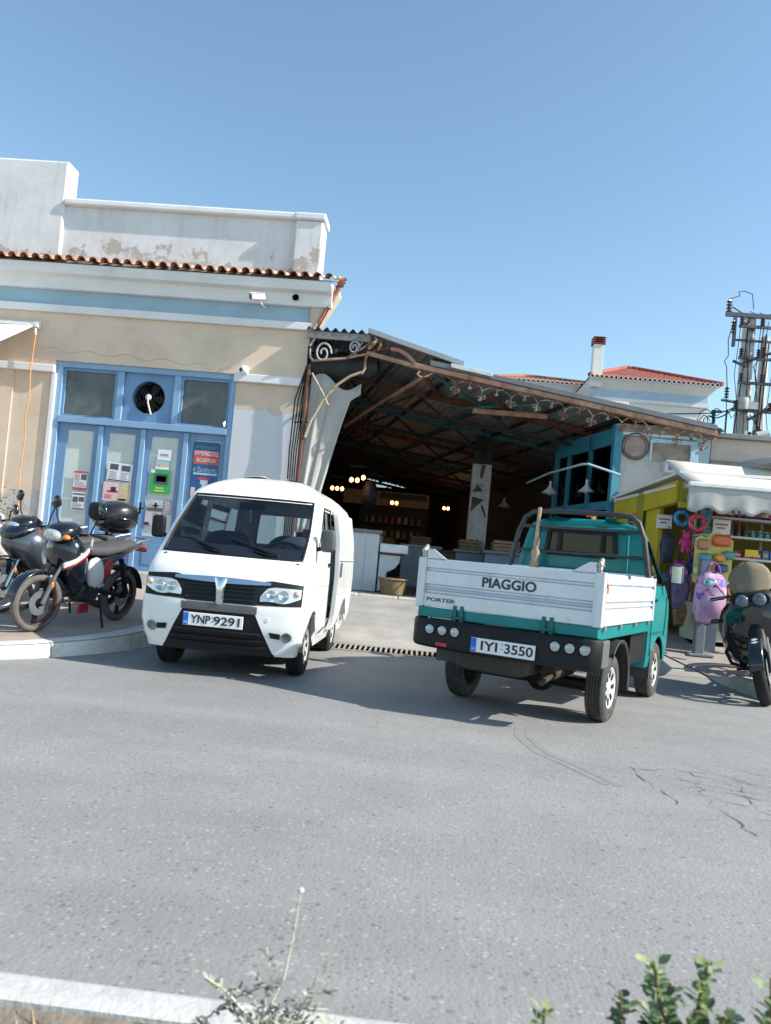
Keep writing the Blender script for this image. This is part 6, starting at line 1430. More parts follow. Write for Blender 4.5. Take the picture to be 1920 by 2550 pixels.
# teal bed frame under the boards
b = MB(); b.bb(-W2+.01, W2-.01, .0, .05, .715, ZB-.004).build('rear_frame', teal_paint, trk, bevel=.006)
for sg in (1, -1):
    b = MB(); b.bb((W2-.055)*sg, (W2-.01)*sg, .05, BL, .70, ZB-.004).build('side_frame', teal_paint, trk, bevel=.006)
    for y_ in (.12, .62, 1.15, 1.7):
        b = MB(); b.box(((W2-.0)*sg, y_, ZB-.015), (.03, .05, .03)).build('side_hinge', steel, trk, bevel=.004)
b = MB(); b.bb(-W2+.03, W2-.03, .05, BL, .765, .79).build('bed_floor', alu, trk)
for x_ in (-.37, .36):
    b = MB(); b.bb(x_-.045, x_-.015, -.02, .0, .70, .83).bb(x_+.015, x_+.045, -.02, .0, .70, .83).cyl((x_-.05, -.018, .735), (x_+.05, -.018, .735), .014, 8).build('hinge', mat('dark_teal_steel', (.02, .12, .12), .5, .3), trk)
b = MB(); b.tube([(-.62, -.01, .72), (-.62, -.03, .69), (-.59, -.035, .67), (-.56, -.02, .69)], .01, 6).build('rope_hook', steel, trk)
# chassis, tank, axle
b = MB()
for sg in (1, -1): b.bb(.33*sg, .40*sg, .05, 2.9, .48, .60)
b.cyl((-.6, .76, .27), (.6, .76, .27), .05, 10).blob((.1, .76, .27), (.12, .14, .11)).build('chassis', black_plastic, trk)
b = MB(); b.body([(.12, -.12, .42, .28, .08), (.15, -.12, .42, .31, .1), (.55, -.12, .42, .31, .1), (.58, -.12, .42, .28, .08)], 20, 5.).build('fuel_tank', mat('dusty_tank', (.05, .047, .042), .8, dirt=.3, dcol=(.12, .1, .08)), trk, smooth=40)
b = MB(); b.cyl((.3, .3, .38), (.3, .85, .38), .065, 12).cyl((.34, .02, .33), (.32, .32, .36), .022, 8).build('exhaust', mat('rusty_exhaust', (.05, .04, .035), .8, .3, rust=.1), trk, smooth=40)
# rear bumper with lamps
P = []
for (z, y) in ((.47, -.03), (.49, -.055), (.68, -.06), (.705, -.045), (.71, .02)):
    P.append([(x, y+(.10*max(0, (abs(x)-.68)/.1)**2), z if abs(x) < .5 or z > .6 else z+.06*max(0, -x-.45)) for x in (-.765, -.74, -.70, -.6, -.3, 0, .3, .6, .70, .74, .765)])
b = MB(); P += [[(x, y+.02, z) for x, y, z in r_] for r_ in reversed(P)]; P.append(P[0]); b.grid(P); b.build('rear_bumper', black_plastic, trk, smooth=40)
for sg in (1, -1):
    b = MB(); b.bb(.745*sg, .775*sg, .03, .22, .50, .70).build('bumper_end', grey_plastic, trk, bevel=.01)
M_lens = mat('clear_round_lens', (.42, .45, .44), .15, .2, var=.2, scale=60, coat=.8)
for x_ in (-.585, -.475, -.365, .445, .555, .665):
    T_ = Matrix.Translation((x_, -.06, .625)) @ FACE
    b = MB(); b.lathe([(0, .012), (.02, .011), (.036, .004), (.038, -.01)], T_, 20).build('round_lamp', M_lens, trk, smooth=50)
    b = MB(); b.lathe([(.038, .0), (.042, .006), (.047, .0)], T_, 20).build('lamp_rim', black_plastic, trk, smooth=50)
b = MB(); b.box((-.47, -.062, .515), (.1, .012, .03)).build('reflector', lens_red, trk, bevel=.008)
number_plate(trk, .045, -.075, .555, 'IYI-3550')
b = MB(); b.bb(-.21, .3, -.072, -.06, .487, .5).build('plate_holder', black_plastic, trk)
# wheels, mudguards, flaps
for sg in (1, -1):
    wheel(trk, .61*sg, .76, .275, .155, sg, silver_paint, 'cap', rubber_worn); wheel(trk, .61*sg, 2.56, .275, .155, sg, silver_paint, 'cap', rubber_worn)
    P = [[(x*sg, .76-.36*math.cos(a), .30+.37*math.sin(a)) for x in (.52, .73, .745)] for a in [R(42)+R(150)*k/18 for k in range(19)]]
    b = MB(); b.grid(P).grid([[(.745*sg, y, z) for _, y, z in [q[2] for q in P]], [(.735*sg, .76-.33*math.cos(a), .30+.34*math.sin(a)) for a in [R(42)+R(150)*k/18 for k in range(19)]]]); o = b.build('mudguard', mat('grey_black_plastic', (.035, .037, .04), .6), trk, smooth=40); o.modifiers.new('s', 'SOLIDIFY').thickness = .008
b = MB()
n_ = 12; b.add([(-.66+.2*i/n_, .26, .34+random.uniform(0, .02)) for i in range(n_+1)]+[(-.66+.2*i/n_, .27, .56) for i in range(n_+1)], [(i, i+1, n_+2+i, n_+1+i) for i in range(n_)]); o = b.build('ragged_flap', mat('dusty_flap', (.07, .075, .08), .8), trk); o.modifiers.new('s', 'SOLIDIFY').thickness = .008
b = MB(); b.bb(.52, .70, 2.17, 2.19, .22, .50).build('front_mud_flap', mat('worn_flap', (.06, .062, .064), .8, dirt=.4, dcol=(.2, .19, .17)), trk)
b = MB(); b.bb(.35, .68, 1.35, 1.95, .42, .68).build('side_box', black_plastic, trk)
# cab (own frame: front -y, so turn it round)
MC = Matrix.Translation((0, 2.56, 0)) @ Matrix.Rotation(math.pi, 4, 'Z')
CT = dict(fy=[(.22, -.56), (.45, -.62), (.62, -.63), (.85, -.6), (.97, -.54), (1.05, -.45), (1.60, .10), (1.64, .16), (1.68, .25), (1.71, .38), (1.725, .5)],
          hw=[(.22, .67), (.45, .695), (.95, .70), (1.1, .685), (1.55, .575), (1.62, .55), (1.66, .52), (1.69, .46), (1.715, .36), (1.725, .2)],
          yb=[(.22, .60), (1.35, .60), (1.62, .585), (1.68, .60), (1.70, .58), (1.725, .56)], bow=[(.2, .06), (1.7, .08)], cr=[(.2, .13), (1.7, .14)], split=.5)
rowsC = [.34, .40, .48, .56, .64, .72, .80, .88, .96, 1.02, 1.07, 1.13, 1.20, 1.28, 1.36, 1.44, 1.50, 1.55, 1.585, 1.61, 1.635, 1.66, 1.68, 1.695, 1.71, 1.72, 1.725]
sideC = [('f', s) for s in (.05, .1, .15, .2, .26, .32, .38, .44, .5, .56, .62, .68, .74, .8, .86, .93, 1.)]+[('a', y) for y in (.54, .58)]
TbC = [.97, .93, .85, .75, .60, .52, .44, .3, .15, 0]
def holeC(k, a, z, sg, j):
    if k == 'F' and a < .88 and 1.07 < z < 1.58: return True
    if k == 'S' and 1.13 < z < 1.55 and nF <= j <= nF+14: return True
    if k == 'B' and a < .56 and 1.36 < z < 1.585: return True
    return False
b, cf = shell(CT, rowsC, sideC, TbC, holeC, arches=[(0, .27, .345)])
b.v = [tuple(MC @ V(p)) for p in b.v]
cab = b.build('cab', teal_paint, trk, smooth=38, merge=True); soften(cab, 1.665, 4)
P = [[(x*tab(CT['hw'], z)/.69, cf(x*tab(CT['hw'], z)/.69, z, -.01), z) for x in lin(-.6, .6, 12)] for z in lin(1.07, 1.585, 5)]
b = MB(); b.grid(P, MC).build('windscreen', win_glass, trk, smooth=50)
for sg in (1, -1):
    G_ = []
    for z in lin(1.13, 1.55, 4):
        fy, hw_, bow, cr = (tab(CT[k], z) for k in ('fy', 'hw', 'bow', 'cr')); yc = fy+bow+cr
        G_.append([((hw_-.012)*sg, lerp(yc, .5, s), z) for s in (.0, .25, .5, .75, .93)])
    b = MB(); b.grid(G_, MC).build('side_window', win_glass, trk)
    rim = G_[0]+[r_[-1] for r_ in G_[1:]]+list(reversed(G_[-1][:-1]))+[r_[0] for r_ in reversed(G_[1:-1])]
    b = MB(); b.tube([(x+.012*sg, y, z) for x, y, z in rim], .010, 6, closed=True, M=MC).build('window_seal', black_plastic, trk, smooth=50)
    b = MB(); b.tube([(.702*sg, .46, .45), (.705*sg, .47, .7), (.702*sg, .47, .98), (.60*sg, .47, 1.55)], .005, 5, M=MC).tube([(.702*sg, -.22, .62), (.704*sg, -.26, .85), (.70*sg, -.25, 1.02)], .005, 5, M=MC).tube([(.702*sg, -.26, .66), (.705*sg, .1, .66), (.704*sg, .47, .66)], .004, 5, M=MC).build('shut_line', mat('teal_gap', (.0, .06, .06), .7), trk)
    b = MB(); b.box((.712*sg, .38, .98), (.02, .1, .03), MC).build('door_handle', black_plastic, trk, bevel=.006)
    b = MB(); b.blob((.81*sg, -.10, 1.25), (.06, .032, .10), M=MC, e=5).build('mirror', mat('mirror_back_blue_grey', (.05, .08, .1), .45), trk, smooth=50)
    b = MB(); b.box((.81*sg, -.068, 1.25), (.095, .006, .165), MC).build('mirror_glass', chrome, trk)
    b = MB(); b.tube([(.66*sg, -.05, 1.14), (.76*sg, -.09, 1.17)], .018, 7, M=MC).build('mirror_arm', black_plastic, trk)
# rear window: black rubber frame, three panes
b = MB(); zc, yy = 1.472, 2.56-.615
for (x0, x1) in ((-.335, .335),):
    pts = [(x0, yy, 1.365), (x1, yy, 1.365), (x1*1.02, yy, 1.40), (x1*.97, yy, 1.57), (x1*.9, yy, 1.59), (x0*.9, yy, 1.59), (x0*.97, yy, 1.57), (x0*1.02, yy, 1.40)]
    b.tube(pts, .026, 6, closed=True)
for x_ in (-.215, .215): b.tube([(x_, yy+.004, 1.36), (x_, yy+.004, 1.59)], .028, 6)
b.build('rear_window_frame', black_plastic, trk, smooth=40)
b = MB(); b.bb(-.33, .33, yy+.008, yy+.012, 1.365, 1.585).build('rear_pane', glass('tinted_rear_glass', (.1, .15, .2), .8), trk)
b = MB(); b.tube([(-.46, 2.56-.605, 1.60), (-.40, 2.56-.62, 1.625), (.40, 2.56-.62, 1.625), (.46, 2.56-.605, 1.60)], .02, 8).build('roof_lip', teal_paint, trk, smooth=50)
for x_ in (-.46, .46):
    b = MB(); b.tube([(x_, 2.56-.605, 1.0), (x_, 2.56-.61, 1.3), (x_*.98, 2.56-.6, 1.58)], .012, 7).build('back_rib', teal_paint, trk, smooth=50)
for z_ in (1.08, 1.15, 1.22):
    b = MB(); b.tube([(-.42, 2.56-.603, z_), (.42, 2.56-.603, z_)], .008, 6).build('back_rib', teal_paint, trk, smooth=50)
b = MB(); b.bb(-.6, .6, 1.99, 3.0, .42, .50).bb(-.62, .62, 2.7, 2.98, .5, 1.06).build('cab_floor', black_plastic, trk)
for x_ in (-.32, .32):
    b = MB(); b.body([(2.06, x_, .98, .2, .2), (2.1, x_, 1.0, .22, .27), (2.2, x_, 1.0, .21, .26), (2.26, x_, 1.0, .18, .22)], 16, 4.).build('seat', dark_seat, trk, smooth=50)
# ladder rack behind the cab
rk = MB(); yr = 1.86
rk.tube([(-.69, yr, .80), (-.685, yr, 1.2), (-.62, yr, 1.55), (-.56, yr, 1.70), (-.48, yr, 1.755), (-.3, yr, 1.77), (.3, yr, 1.77), (.48, yr, 1.755), (.56, yr, 1.70), (.62, yr, 1.55), (.685, yr, 1.2), (.69, yr, .80)], .026, 10)
rk = rk.build('ladder_rack', mat('grey_black_rack', (.04, .043, .047), .5, .2, var=.2), trk, smooth=50)
for z_ in (1.37, 1.61):
    x_ = tab([(1.2, .685), (1.55, .62), (1.70, .56)], z_)
    b = MB(); b.tube([(-x_, yr-.01, z_), (x_, yr-.01, z_)], .016, 8).build('rack_bar', MATS['grey_black_rack'], trk, smooth=50)
# rag-wrapped pole tied to the rack
pg = thing('rag_wrapped_stick', 'stick wrapped in a faded tan rag tied to the pickup rack', 'stick', (.591, 5.974, 0), R(-26.65), local=True)
b = MB(); b.tube([(-.43, yr-.05, .85), (-.415, yr-.05, 1.3), (-.40, yr-.05, 1.80)], [.018, .018, .02], 8).build('stick', mat('tan_stick', (.4, .3, .2), .9, var=.2), pg, smooth=50)
secs = []
for i in range(14):
    t = i/13; r_ = .02+.02*math.sin(math.pi*min(1, t*1.1))+.008*math.sin(i*2.3)
    secs.append([(-.43+.03*t+r_*(1+.2*math.sin(3*a+i))*math.cos(a), yr-.05+r_*.8*math.sin(a), lerp(.98, 1.52, t)) for a in [2*math.pi*k/10 for k in range(10)]])
b = MB(); b.loft(secs).build('rag', mat('tan_rag', (.35, .27, .19), .95, var=.25, scale=14, bump=.6, bscale=40), pg, smooth=60)
# ================================================================== motorbikes (front axle at origin, heading -y)
gl_navy = mat('navy_gloss_paint', (.006, .008, .016), .2, var=.15, coat=.8)
gl_silver = mat('silver_bike_paint', (.11, .125, .15), .25, .6, var=.1, coat=.6)
gl_white = mat('white_bike_plastic', (.72, .72, .71), .35, var=.04, coat=.3)
gl_red = mat('dark_red_plastic', (.35, .015, .02), .35, coat=.4)
def motorbike(label, loc, head, lean, steer, P, big=False):
    """head: heading angle of -y turned about z; lean: roll in degrees (+ to image right)"""
    t = thing('motorbike', label, 'motorbike', loc, local=True, rot=(P.get('pitch', 0.), lean, head)); t.scale = (P.get('k', 1.),)*3
    r = P.get('r', .28); wb = P.get('wb', 1.22); c1, c2 = P['body'], P['panel']; rim = P['rim']
    tw = P.get('tw', .085)
    hx = .30 if not big else .36     # steering head y at the top
    S = Matrix.Translation((0, .12, 0)) @ Matrix.Rotation(steer, 4, 'Z') @ Matrix.Translation((0, -.12, 0))
    def bwheel(y, M, name):
        T = (M if M else Matrix.Identity(4)) @ Matrix.Translation((0, y, r)) @ Matrix.Rotation(R(90), 4, 'Y')
        h_ = tw/2; ri = r*.76
        b = MB(); b.lathe([(ri, -h_*.6), (r*.86, -h_*.95), (r*.94, -h_*.8), (r*.985, -h_*.45), (r, 0), (r*.985, h_*.45), (r*.94, h_*.8), (r*.86, h_*.95), (ri, h_*.6), (ri, -h_*.6)], T, 40)
        w_ = b.build(name, P.get('tyre', rubber_worn), t, smooth=50)
        b = MB(); b.lathe([(ri*.95, -h_*.5), (ri*1.0, -h_*.7), (ri*1.03, -h_*.7), (ri*1.03, h_*.7), (ri, h_*.7), (ri*.95, h_*.5), (ri*.95, -h_*.5)], T, 36); b.build('rim', P.get('rimring', rim), w_, smooth=40)
        b = MB()
        for k in range(P.get('spokes', 5)):
            a = 2*math.pi*k/P.get('spokes', 5); q = T @ Matrix.Rotation(a, 4, 'Z'); b.loft([[(x_, s_*w0, d_*h0) for s_, d_ in ((-1, -1), (1, -1), (1, 1), (-1, 1))] for x_, w0, h0 in ((.02, .022, .02), (r*.4, .016, .014), (ri*.95, .024, .016))], q)
        b.lathe([(0, .05), (.035, .05), (.04, .02), (.055, .01), (.055, -.01), (.04, -.02), (.035, -.05), (0, -.05)], T, 16); b.build('spokes', rim, w_, smooth=40)
        b = MB(); b.lathe([(.05, h_*.9), (r*.42, h_*.9), (r*.42, h_*1.0), (.05, h_*1.0), (.05, h_*.9)], T, 28).build('brake_disc', steel, w_, smooth=40)
        return w_
    bwheel(0, S, 'front_wheel'); bwheel(wb, None, 'rear_wheel')
    # fork
    top = .92 if big else .78
    b = MB()
    for sg in (1, -1): b.tube([(.075*sg, 0, r), (.075*sg, .10, r+.25)], .024, 10, M=S).tube([(.075*sg, .10, r+.25), (.075*sg, hx-.05, top)], .017, 8, M=S)
    b.cyl((-.09, 0, r), (.09, 0, r), .012, 8, M=S).build('fork', P.get('fork', grey_plastic), t, smooth=50)
    # front mudguard
    G_ = []
    for k in range(15):
        a = R(8)+R(150)*k/14; rr = r+.035+.01*math.sin(k*.4); G_.append([(x_, -rr*math.cos(a), r+rr*math.sin(a)-.35*abs(x_)*abs(x_)*8) for x_ in (-.062, -.045, 0, .045, .062)])
    b = MB(); b.grid(G_, S); o = b.build('front_mudguard', c1, t, smooth=60); o.modifiers.new('s', 'SOLIDIFY').thickness = .006
    for sg in (1, -1):
      b = MB(); b.blob((.072*sg, .085, r+.2), (.02, .035, .085), S, rot=(R(22), 0, 0), e=2.5); b.build('fork_cover', P.get('fcov', gl_silver), t, smooth=50)
    # front cowl / leg shield
    if not big:
        b = MB(); b.body([(.13, 0, .80, .03, .05), (.15, 0, .79, .12, .11), (.20, 0, .76, .19, .19), (.28, 0, .71, .225, .26), (.38, 0, .63, .20, .28), (.46, 0, .56, .12, .22)], 20, 2.4).build('leg_shield', c1, t, smooth=60)
        for sg in (1, -1):
            b = MB(); b.loft([[(sg*(x_+.026), y_-.008, z_+d_) for d_ in (-.022, 0, .022)]+[(sg*x_, y_, z_+d_) for d_ in (.022, -.022)] for x_, y_, z_ in ((.10, .15, .66), (.185, .21, .72), (.218, .29, .79), (.195, .39, .86), (.13, .48, .91))]).build('shield_stripe', P['stripe'], t, smooth=60)
            b = MB(); b.loft([[(sg*(x_+.026), y_-.008, z_+d_) for d_ in (-.008, .008)]+[(sg*x_, y_, z_+d_) for d_ in (.008, -.008)] for x_, y_, z_ in ((.09, .15, .625), (.185, .21, .685), (.22, .29, .755), (.20, .39, .825))]).build('shield_pinstripe', P.get('pin', lens_red), t, smooth=60)
        b = MB(); b.body([(.38, 0, .64, .10, .16), (.5, 0, .58, .085, .11), (.62, 0, .60, .09, .11), (.75, 0, .66, .12, .1), (.9, 0, .70, .13, .08)], 16, 2.4).build('spine_cover', c1, t, smooth=60)
        for sg in (1, -1):
            b = MB(); b.blob((.115*sg, .62, .57), (.05, .12, .165), rot=(R(18), 0, 0), e=2.4).build('side_cover', P['cover'], t, smooth=60)
            b = MB(); b.blob((.12*sg, .78, .60), (.035, .07, .12), rot=(R(-30), 0, 0), e=2.4).build('side_accent', P.get('accent', lens_red), t, smooth=60)
            b = MB(); b.loft([[(sg*x_+.012*c_, y_, z_+h0*s_) for c_, s_ in ((-1, 0), (0, 1), (1, 0), (0, -1))] for x_, y_, z_, h0 in ((.10, .7, .66, .05), (.125, .9, .72, .045), (.1, 1.15, .80, .04), (.06, 1.42, .86, .02))]).build('tail_panel', c2, t, smooth=60)
        if P.get('scooter'):
            b = MB(); b.body([(-.02, 0, .80, .05, .04), (.02, 0, .79, .15, .10), (.10, 0, .77, .24, .16), (.22, 0, .74, .29, .24), (.34, 0, .68, .28, .30), (.44, 0, .6, .2, .28)], 22, 2.3).build('front_fairing', c2, t, smooth=60)
            b = MB(); b.body([(-.035, 0, .86, .06, .03), (.0, 0, .87, .17, .07), (.1, 0, .90, .22, .09), (.22, 0, .93, .2, .08)], 18, 2.4).build('fairing_top', c1, t, smooth=60)
        sz = .80
        b = MB(); b.body([(.52, 0, sz-.02, .06, .03), (.57, 0, sz-.01, .10, .05), (.75, 0, sz-.015, .135, .06), (.95, 0, sz+.005, .145, .06), (1.1, 0, sz+.04, .135, .055), (1.28, 0, sz+.055, .10, .045), (1.34, 0, sz+.05, .05, .02)], 18, 2.8).build('seat', P.get('seat', mat('worn_grey_seat', (.06, .06, .062), .75, var=.15, bump=.2, bscale=200)), t, smooth=60)
        hz, hy = 1.0, .30
    else:
        b = MB(); b.body([(.08, 0, .84, .08, .08), (.11, 0, .82, .22, .17), (.18, 0, .78, .29, .25), (.30, 0, .72, .325, .31), (.46, 0, .66, .33, .34), (.6, 0, .64, .31, .32), (.75, 0, .66, .25, .26)], 22, 2.5).build('fairing', c1, t, smooth=60)
        b = MB(); b.body([(.42, 0, .92, .08, .04), (.5, 0, .93, .16, .10), (.65, 0, .94, .17, .12), (.8, 0, .90, .13, .1), (.9, 0, .86, .08, .06)], 18, 2.4).build('fuel_tank', c2, t, smooth=60)
        b = MB(); b.body([(.82, 0, .84, .1, .04), (.95, 0, .84, .16, .05), (1.3, 0, .86, .17, .06), (1.55, 0, .95, .14, .05), (1.7, 0, .97, .06, .02)], 18, 2.8).build('seat', mat('black_vinyl', (.02, .02, .021), .6), t, smooth=60)
        for sg in (1, -1):
            b = MB(); b.tube([(.22*sg, .22, .62), (.30*sg, .3, .50), (.27*sg, .42, .38), (.15*sg, .5, .32)], .018, 8).build('crash_bar', black_plastic, t, smooth=50)
        hz, hy = 1.06, .36
    # engine, frame, exhaust, swing arm, rear mudguard
    b = MB(); b.blob((0, .62, .36), (.11, .16, .11), e=3).cyl((0, .32, .40), (0, .52, .38), .065, 14).cyl((-.14, .6, .36), (.14, .6, .36), .085, 16)
    for k in range(6): b.lathe([(.05, -.004), (.082, -.004), (.082, .004), (.05, .004)], Matrix.Translation((0, .34+.028*k, .398)) @ FACE, 14)
    b.build('engine', mat('engine_dark', (.05, .05, .053), .5, .5, var=.2), t, smooth=50)
    b = MB()
    for sg in (1, -1): b.tube([(.07*sg, .7, .38), (.075*sg, wb, r)], .022, 8).tube([(.1*sg, wb-.02, r+.03), (.1*sg, wb-.18, .70)], .028, 10)
    b.cyl((-.1, wb, r), (.1, wb, r), .014, 8).tube([(0, .36, .72), (0, .48, .48), (0, .7, .42)], .03, 8).build('frame', black_plastic, t, smooth=50)
    b = MB(); b.tube([(-.09, .4, .33), (-.12, .5, .24), (-.13, .75, .24), (-.135, .95, .30)], .018, 8).tube([(-.135, .92, .29), (-.14, 1.4, .42)], [.035, .045], 12).build('exhaust', chrome, t, smooth=50)
    G_ = [[(x_, wb-(r+.05)*math.cos(a), r+(r+.05)*math.sin(a)) for x_ in (-.06, 0, .06)] for a in [R(60)+R(110)*k/10 for k in range(11)]]
    b = MB(); b.grid(G_); o = b.build('rear_mudguard', black_plastic, t, smooth=60); o.modifiers.new('s', 'SOLIDIFY').thickness = .006
    b = MB(); b.box((0, wb+.28, .80), (.14, .05, .06)).build('tail_lamp', lens_red, t, bevel=.012)
    b = MB(); b.tube([(.05, 1.2, .84), (.09, 1.35, .90), (.08, 1.5, .92), (-.08, 1.5, .92), (-.09, 1.35, .90), (-.05, 1.2, .84)], .011, 6).build('grab_rail', steel, t, smooth=50)
    b = MB(); b.tube([(.12, .72, .34), (.20, .70, .15), (.25, .69, .005)], .013, 7).blob((.26, .69, .008), (.03, .02, .008), n=8, m=6).build('side_stand', black_plastic, t, smooth=50)
    b = MB(); b.cyl((-.24, .58, .30), (.24, .58, .30), .014, 8).build('foot_pegs', rubber, t)
    b = MB(); b.bb(.08, .12, .45, .6, .16, .26).build('lower_guard', P.get('accent', lens_red), t, bevel=.01)
    # bars, mirrors, head unit
    bw = .34 if not big else .40
    b = MB(); b.tube([(-bw, hy+.12, hz-.03), (-.2, hy+.05, hz-.02), (-.1, hy, hz-.04), (.1, hy, hz-.04), (.2, hy+.05, hz-.02), (bw, hy+.12, hz-.03)], .013, 8, M=S).build('handlebar', black_plastic, t, smooth=50)
    for sg in (1, -1):
        b = MB(); b.tube([(sg*(bw-.12), hy+.08, hz-.026), (sg*(bw+.01), hy+.125, hz-.032)], .02, 10, M=S).build('grip', rubber, t, smooth=50)
        b = MB(); b.tube([(sg*(bw-.14), hy+.02, hz-.02), (sg*(bw-.06), hy-.0, hz-.03), (sg*(bw+.01), hy+.04, hz-.04)], .007, 6, M=S).build('lever', steel, t, smooth=50)
        mz = P.get('mirz', .24)
        b = MB(); b.tube([(sg*(bw-.14), hy+.05, hz-.01), (sg*(bw-.08), hy+.03, hz+.10), (sg*(bw-.03), hy+.05, hz+mz-.03)], .007, 6, M=S).build('mirror_stalk', P.get('stalk', black_plastic), t, smooth=50)
        b = MB(); b.blob((sg*(bw-.02), hy+.05, hz+mz), (.06, .018, .045) if big else (.05, .025, .065), S, e=2.6, rot=(0, R(-25)*sg, 0)).build('mirror', P.get('mirm', black_gloss), t, smooth=60)
    if not big:
        b = MB(); b.body([(.06, 0, .955, .06, .03), (.08, 0, .965, .12, .065), (.16, 0, .98, .165, .09), (.28, 0, 1.0, .14, .08), (.38, 0, .99, .07, .04)], 18, 2.4, S).build('headlight_cowl', P.get('cowl', c1), t, smooth=60)
        b = MB(); b.body([(.035, 0, .94, .05, .025), (.048, 0, .942, .10, .05), (.1, 0, .945, .115, .062)], 16, 2.6, S).build('headlight', mat('bike_lens', (.55, .58, .56), .1, .2, var=.2, scale=40, coat=1.), t, smooth=60)
        for sg in (1, -1):
            b = MB(); b.blob((.145*sg, .11, .94), (.055, .04, .028), S, rot=(0, 0, R(-35)*sg)).build('indicator', lens_orange, t, smooth=60)
            b = MB(); b.blob((.09*sg, .075, r+.18), (.018, .018, .035), S).build('fork_reflector', lens_orange, t, smooth=60)
    else:
        for sg in (1, -1):
            b = MB(); b.lathe([(0, .02), (.04, .015), (.055, 0), (.062, -.01), (.062, -.06)], S @ Matrix.Translation((.075*sg-.0, .06, .98)) @ FACE, 22).build('headlight', lens_clear if sg > 1 else mat('smoky_lens', (.12, .13, .16), .08, .2, coat=1.), t, smooth=50)
            b = MB(); b.tube([(.2*sg, .2, .84), (.33*sg, .2, .82)], .01, 6, M=S).blob((.36*sg, .2, .815), (.05, .03, .026), S).build('indicator', mat('smoked_indicator', (.04, .03, .03), .3), t, smooth=60)
        b = MB(); b.body([(.1, 0, .98, .17, .06), (.2, 0, 1.0, .2, .08), (.3, 0, 1.02, .16, .06)], 16, 2.6, S).build('headlight_cowl', black_plastic, t, smooth=60)
        G_ = []
        for j in range(8):
            v = j/7; z_ = lerp(1.04, 1.36, v); wd = .2*math.sqrt(max(.06, 1-((v-.42)/.6)**2))
            G_.append([(wd*u, .14+.16*v+.09*u*u, z_) for u in [k/6-1 for k in range(13)]])
        b = MB(); b.grid(G_, S); o = b.build('screen', glass('yellowed_screen', (.62, .52, .38), .3, dust=.36, dcol=(.55, .46, .34)), t, smooth=60); o.modifiers.new('s', 'SOLIDIFY').thickness = .004
        # fork guard with emblem
        b = MB(); b.body([(-.02, 0, r+.1, .085, .14), (.03, 0, r+.16, .09, .2), (.09, 0, r+.25, .08, .18)], 16, 3, S).build('fork_guard', black_plastic, t, smooth=50)
        em = [(-.03, .02), (.0, .04), (.03, .025), (.012, .012), (.0, .018), (-.008, .012), (.03, -.02), (.0, -.04), (-.03, -.025), (-.012, -.012), (.0, -.018), (.008, -.012)]
        b = MB(); b.prism(em, 0, .004, S @ Matrix.Translation((0, -(r+.046)*math.cos(R(58)), r+(r+.046)*math.sin(R(58)))) @ Matrix.Rotation(R(32), 4, 'X')).build('emblem', mat('emblem_white', (.7, .7, .7), .4), t)
    if P.get('box'):
        bx = P['box']; y0 = wb+.08
        b = MB(); b.body([(y0-.22, 0, bx-.02, .12, .08), (y0-.19, 0, bx-.01, .2, .14), (y0, 0, bx, .24, .18), (y0+.17, 0, bx-.0, .215, .15), (y0+.23, 0, bx-.01, .12, .08)], 20, 3).build('top_case', mat('worn_black_case', (.014, .014, .016), .3, var=.3, coat=.4), t, smooth=60)
        b = MB(); b.tube([(.243*math.cos(a), y0+.22*math.sin(a), bx-.02) for a in [2*math.pi*k/24 for k in range(24)]], .009, 6, closed=True).build('case_seam', black_gloss, t, smooth=50)
        b = MB(); b.bb(-.1, .1, y0-.14, y0+.14, bx-.2, bx-.15).tube([(0, y0-.1, .86), (0, y0-.1, bx-.17)], .02, 6).build('case_plate', black_plastic, t)
        b = MB(); b.blob((-.02, y0-.24, bx+.04), (.14, .06, .11), e=3).build('case_pad', rubber, t, smooth=60)
    return t
motorbike('navy blue underbone motorbike with a white side cover and red rim tape on the pavement', (-3.72, 7.18, pav(7.2)), R(-14), R(5), R(-7),
          dict(body=gl_navy, panel=gl_silver, cover=gl_white, stripe=gl_white, rim=black_plastic, rimring=mat('faded_red_rim', (.06, .015, .015), .6, var=.5, scale=14), accent=gl_red, pin=gl_red, fork=grey_plastic, r=.285, pitch=math.atan2(pav(8.35)-pav(7.18), 1.2), tyre=mat('pale_dusty_tyre', (.12, .115, .11), .9, var=.25)))
motorbike('dark silver and black scooter with a black top case behind the navy motorbike', (-4.62, 8.12, pav(8.1)), R(-33), R(4), R(8),
          dict(body=gl_navy, panel=gl_silver, cover=gl_silver, stripe=gl_silver, rim=gl_silver, accent=black_gloss, pin=gl_silver, cowl=black_gloss, fork=chrome, r=.30, box=1.13, pitch=math.atan2(pav(9.15)-pav(8.1), 1.24), wb=1.24, spokes=6, mirz=.27, scooter=True))
motorbike('pale grey scooter mostly hidden behind the dark silver scooter', (-5.42, 8.75, pav(8.7)), R(-30), R(4), R(0),
          dict(body=mat('pale_grey_paint', (.4, .41, .42), .35, var=.08, coat=.4), panel=gl_white, cover=gl_white, stripe=gl_white, rim=gl_silver, accent=black_gloss, pin=gl_silver, cowl=MATS['pale_grey_paint'], r=.28, pitch=math.atan2(pav(9.8)-pav(8.7), 1.22), mirz=.12, scooter=True))
motorbike('black touring motorcycle with a yellowed windscreen leaning at the kerb by the kiosk', (3.58, 8.14, 0.005), R(-22), R(-13), R(-6),
          dict(body=black_gloss, panel=black_gloss, cover=black_plastic, rim=black_plastic, r=.31, tw=.12, wb=1.45, tyre=rubber, mirm=chrome, mirz=.14, k=1.1), big=True)

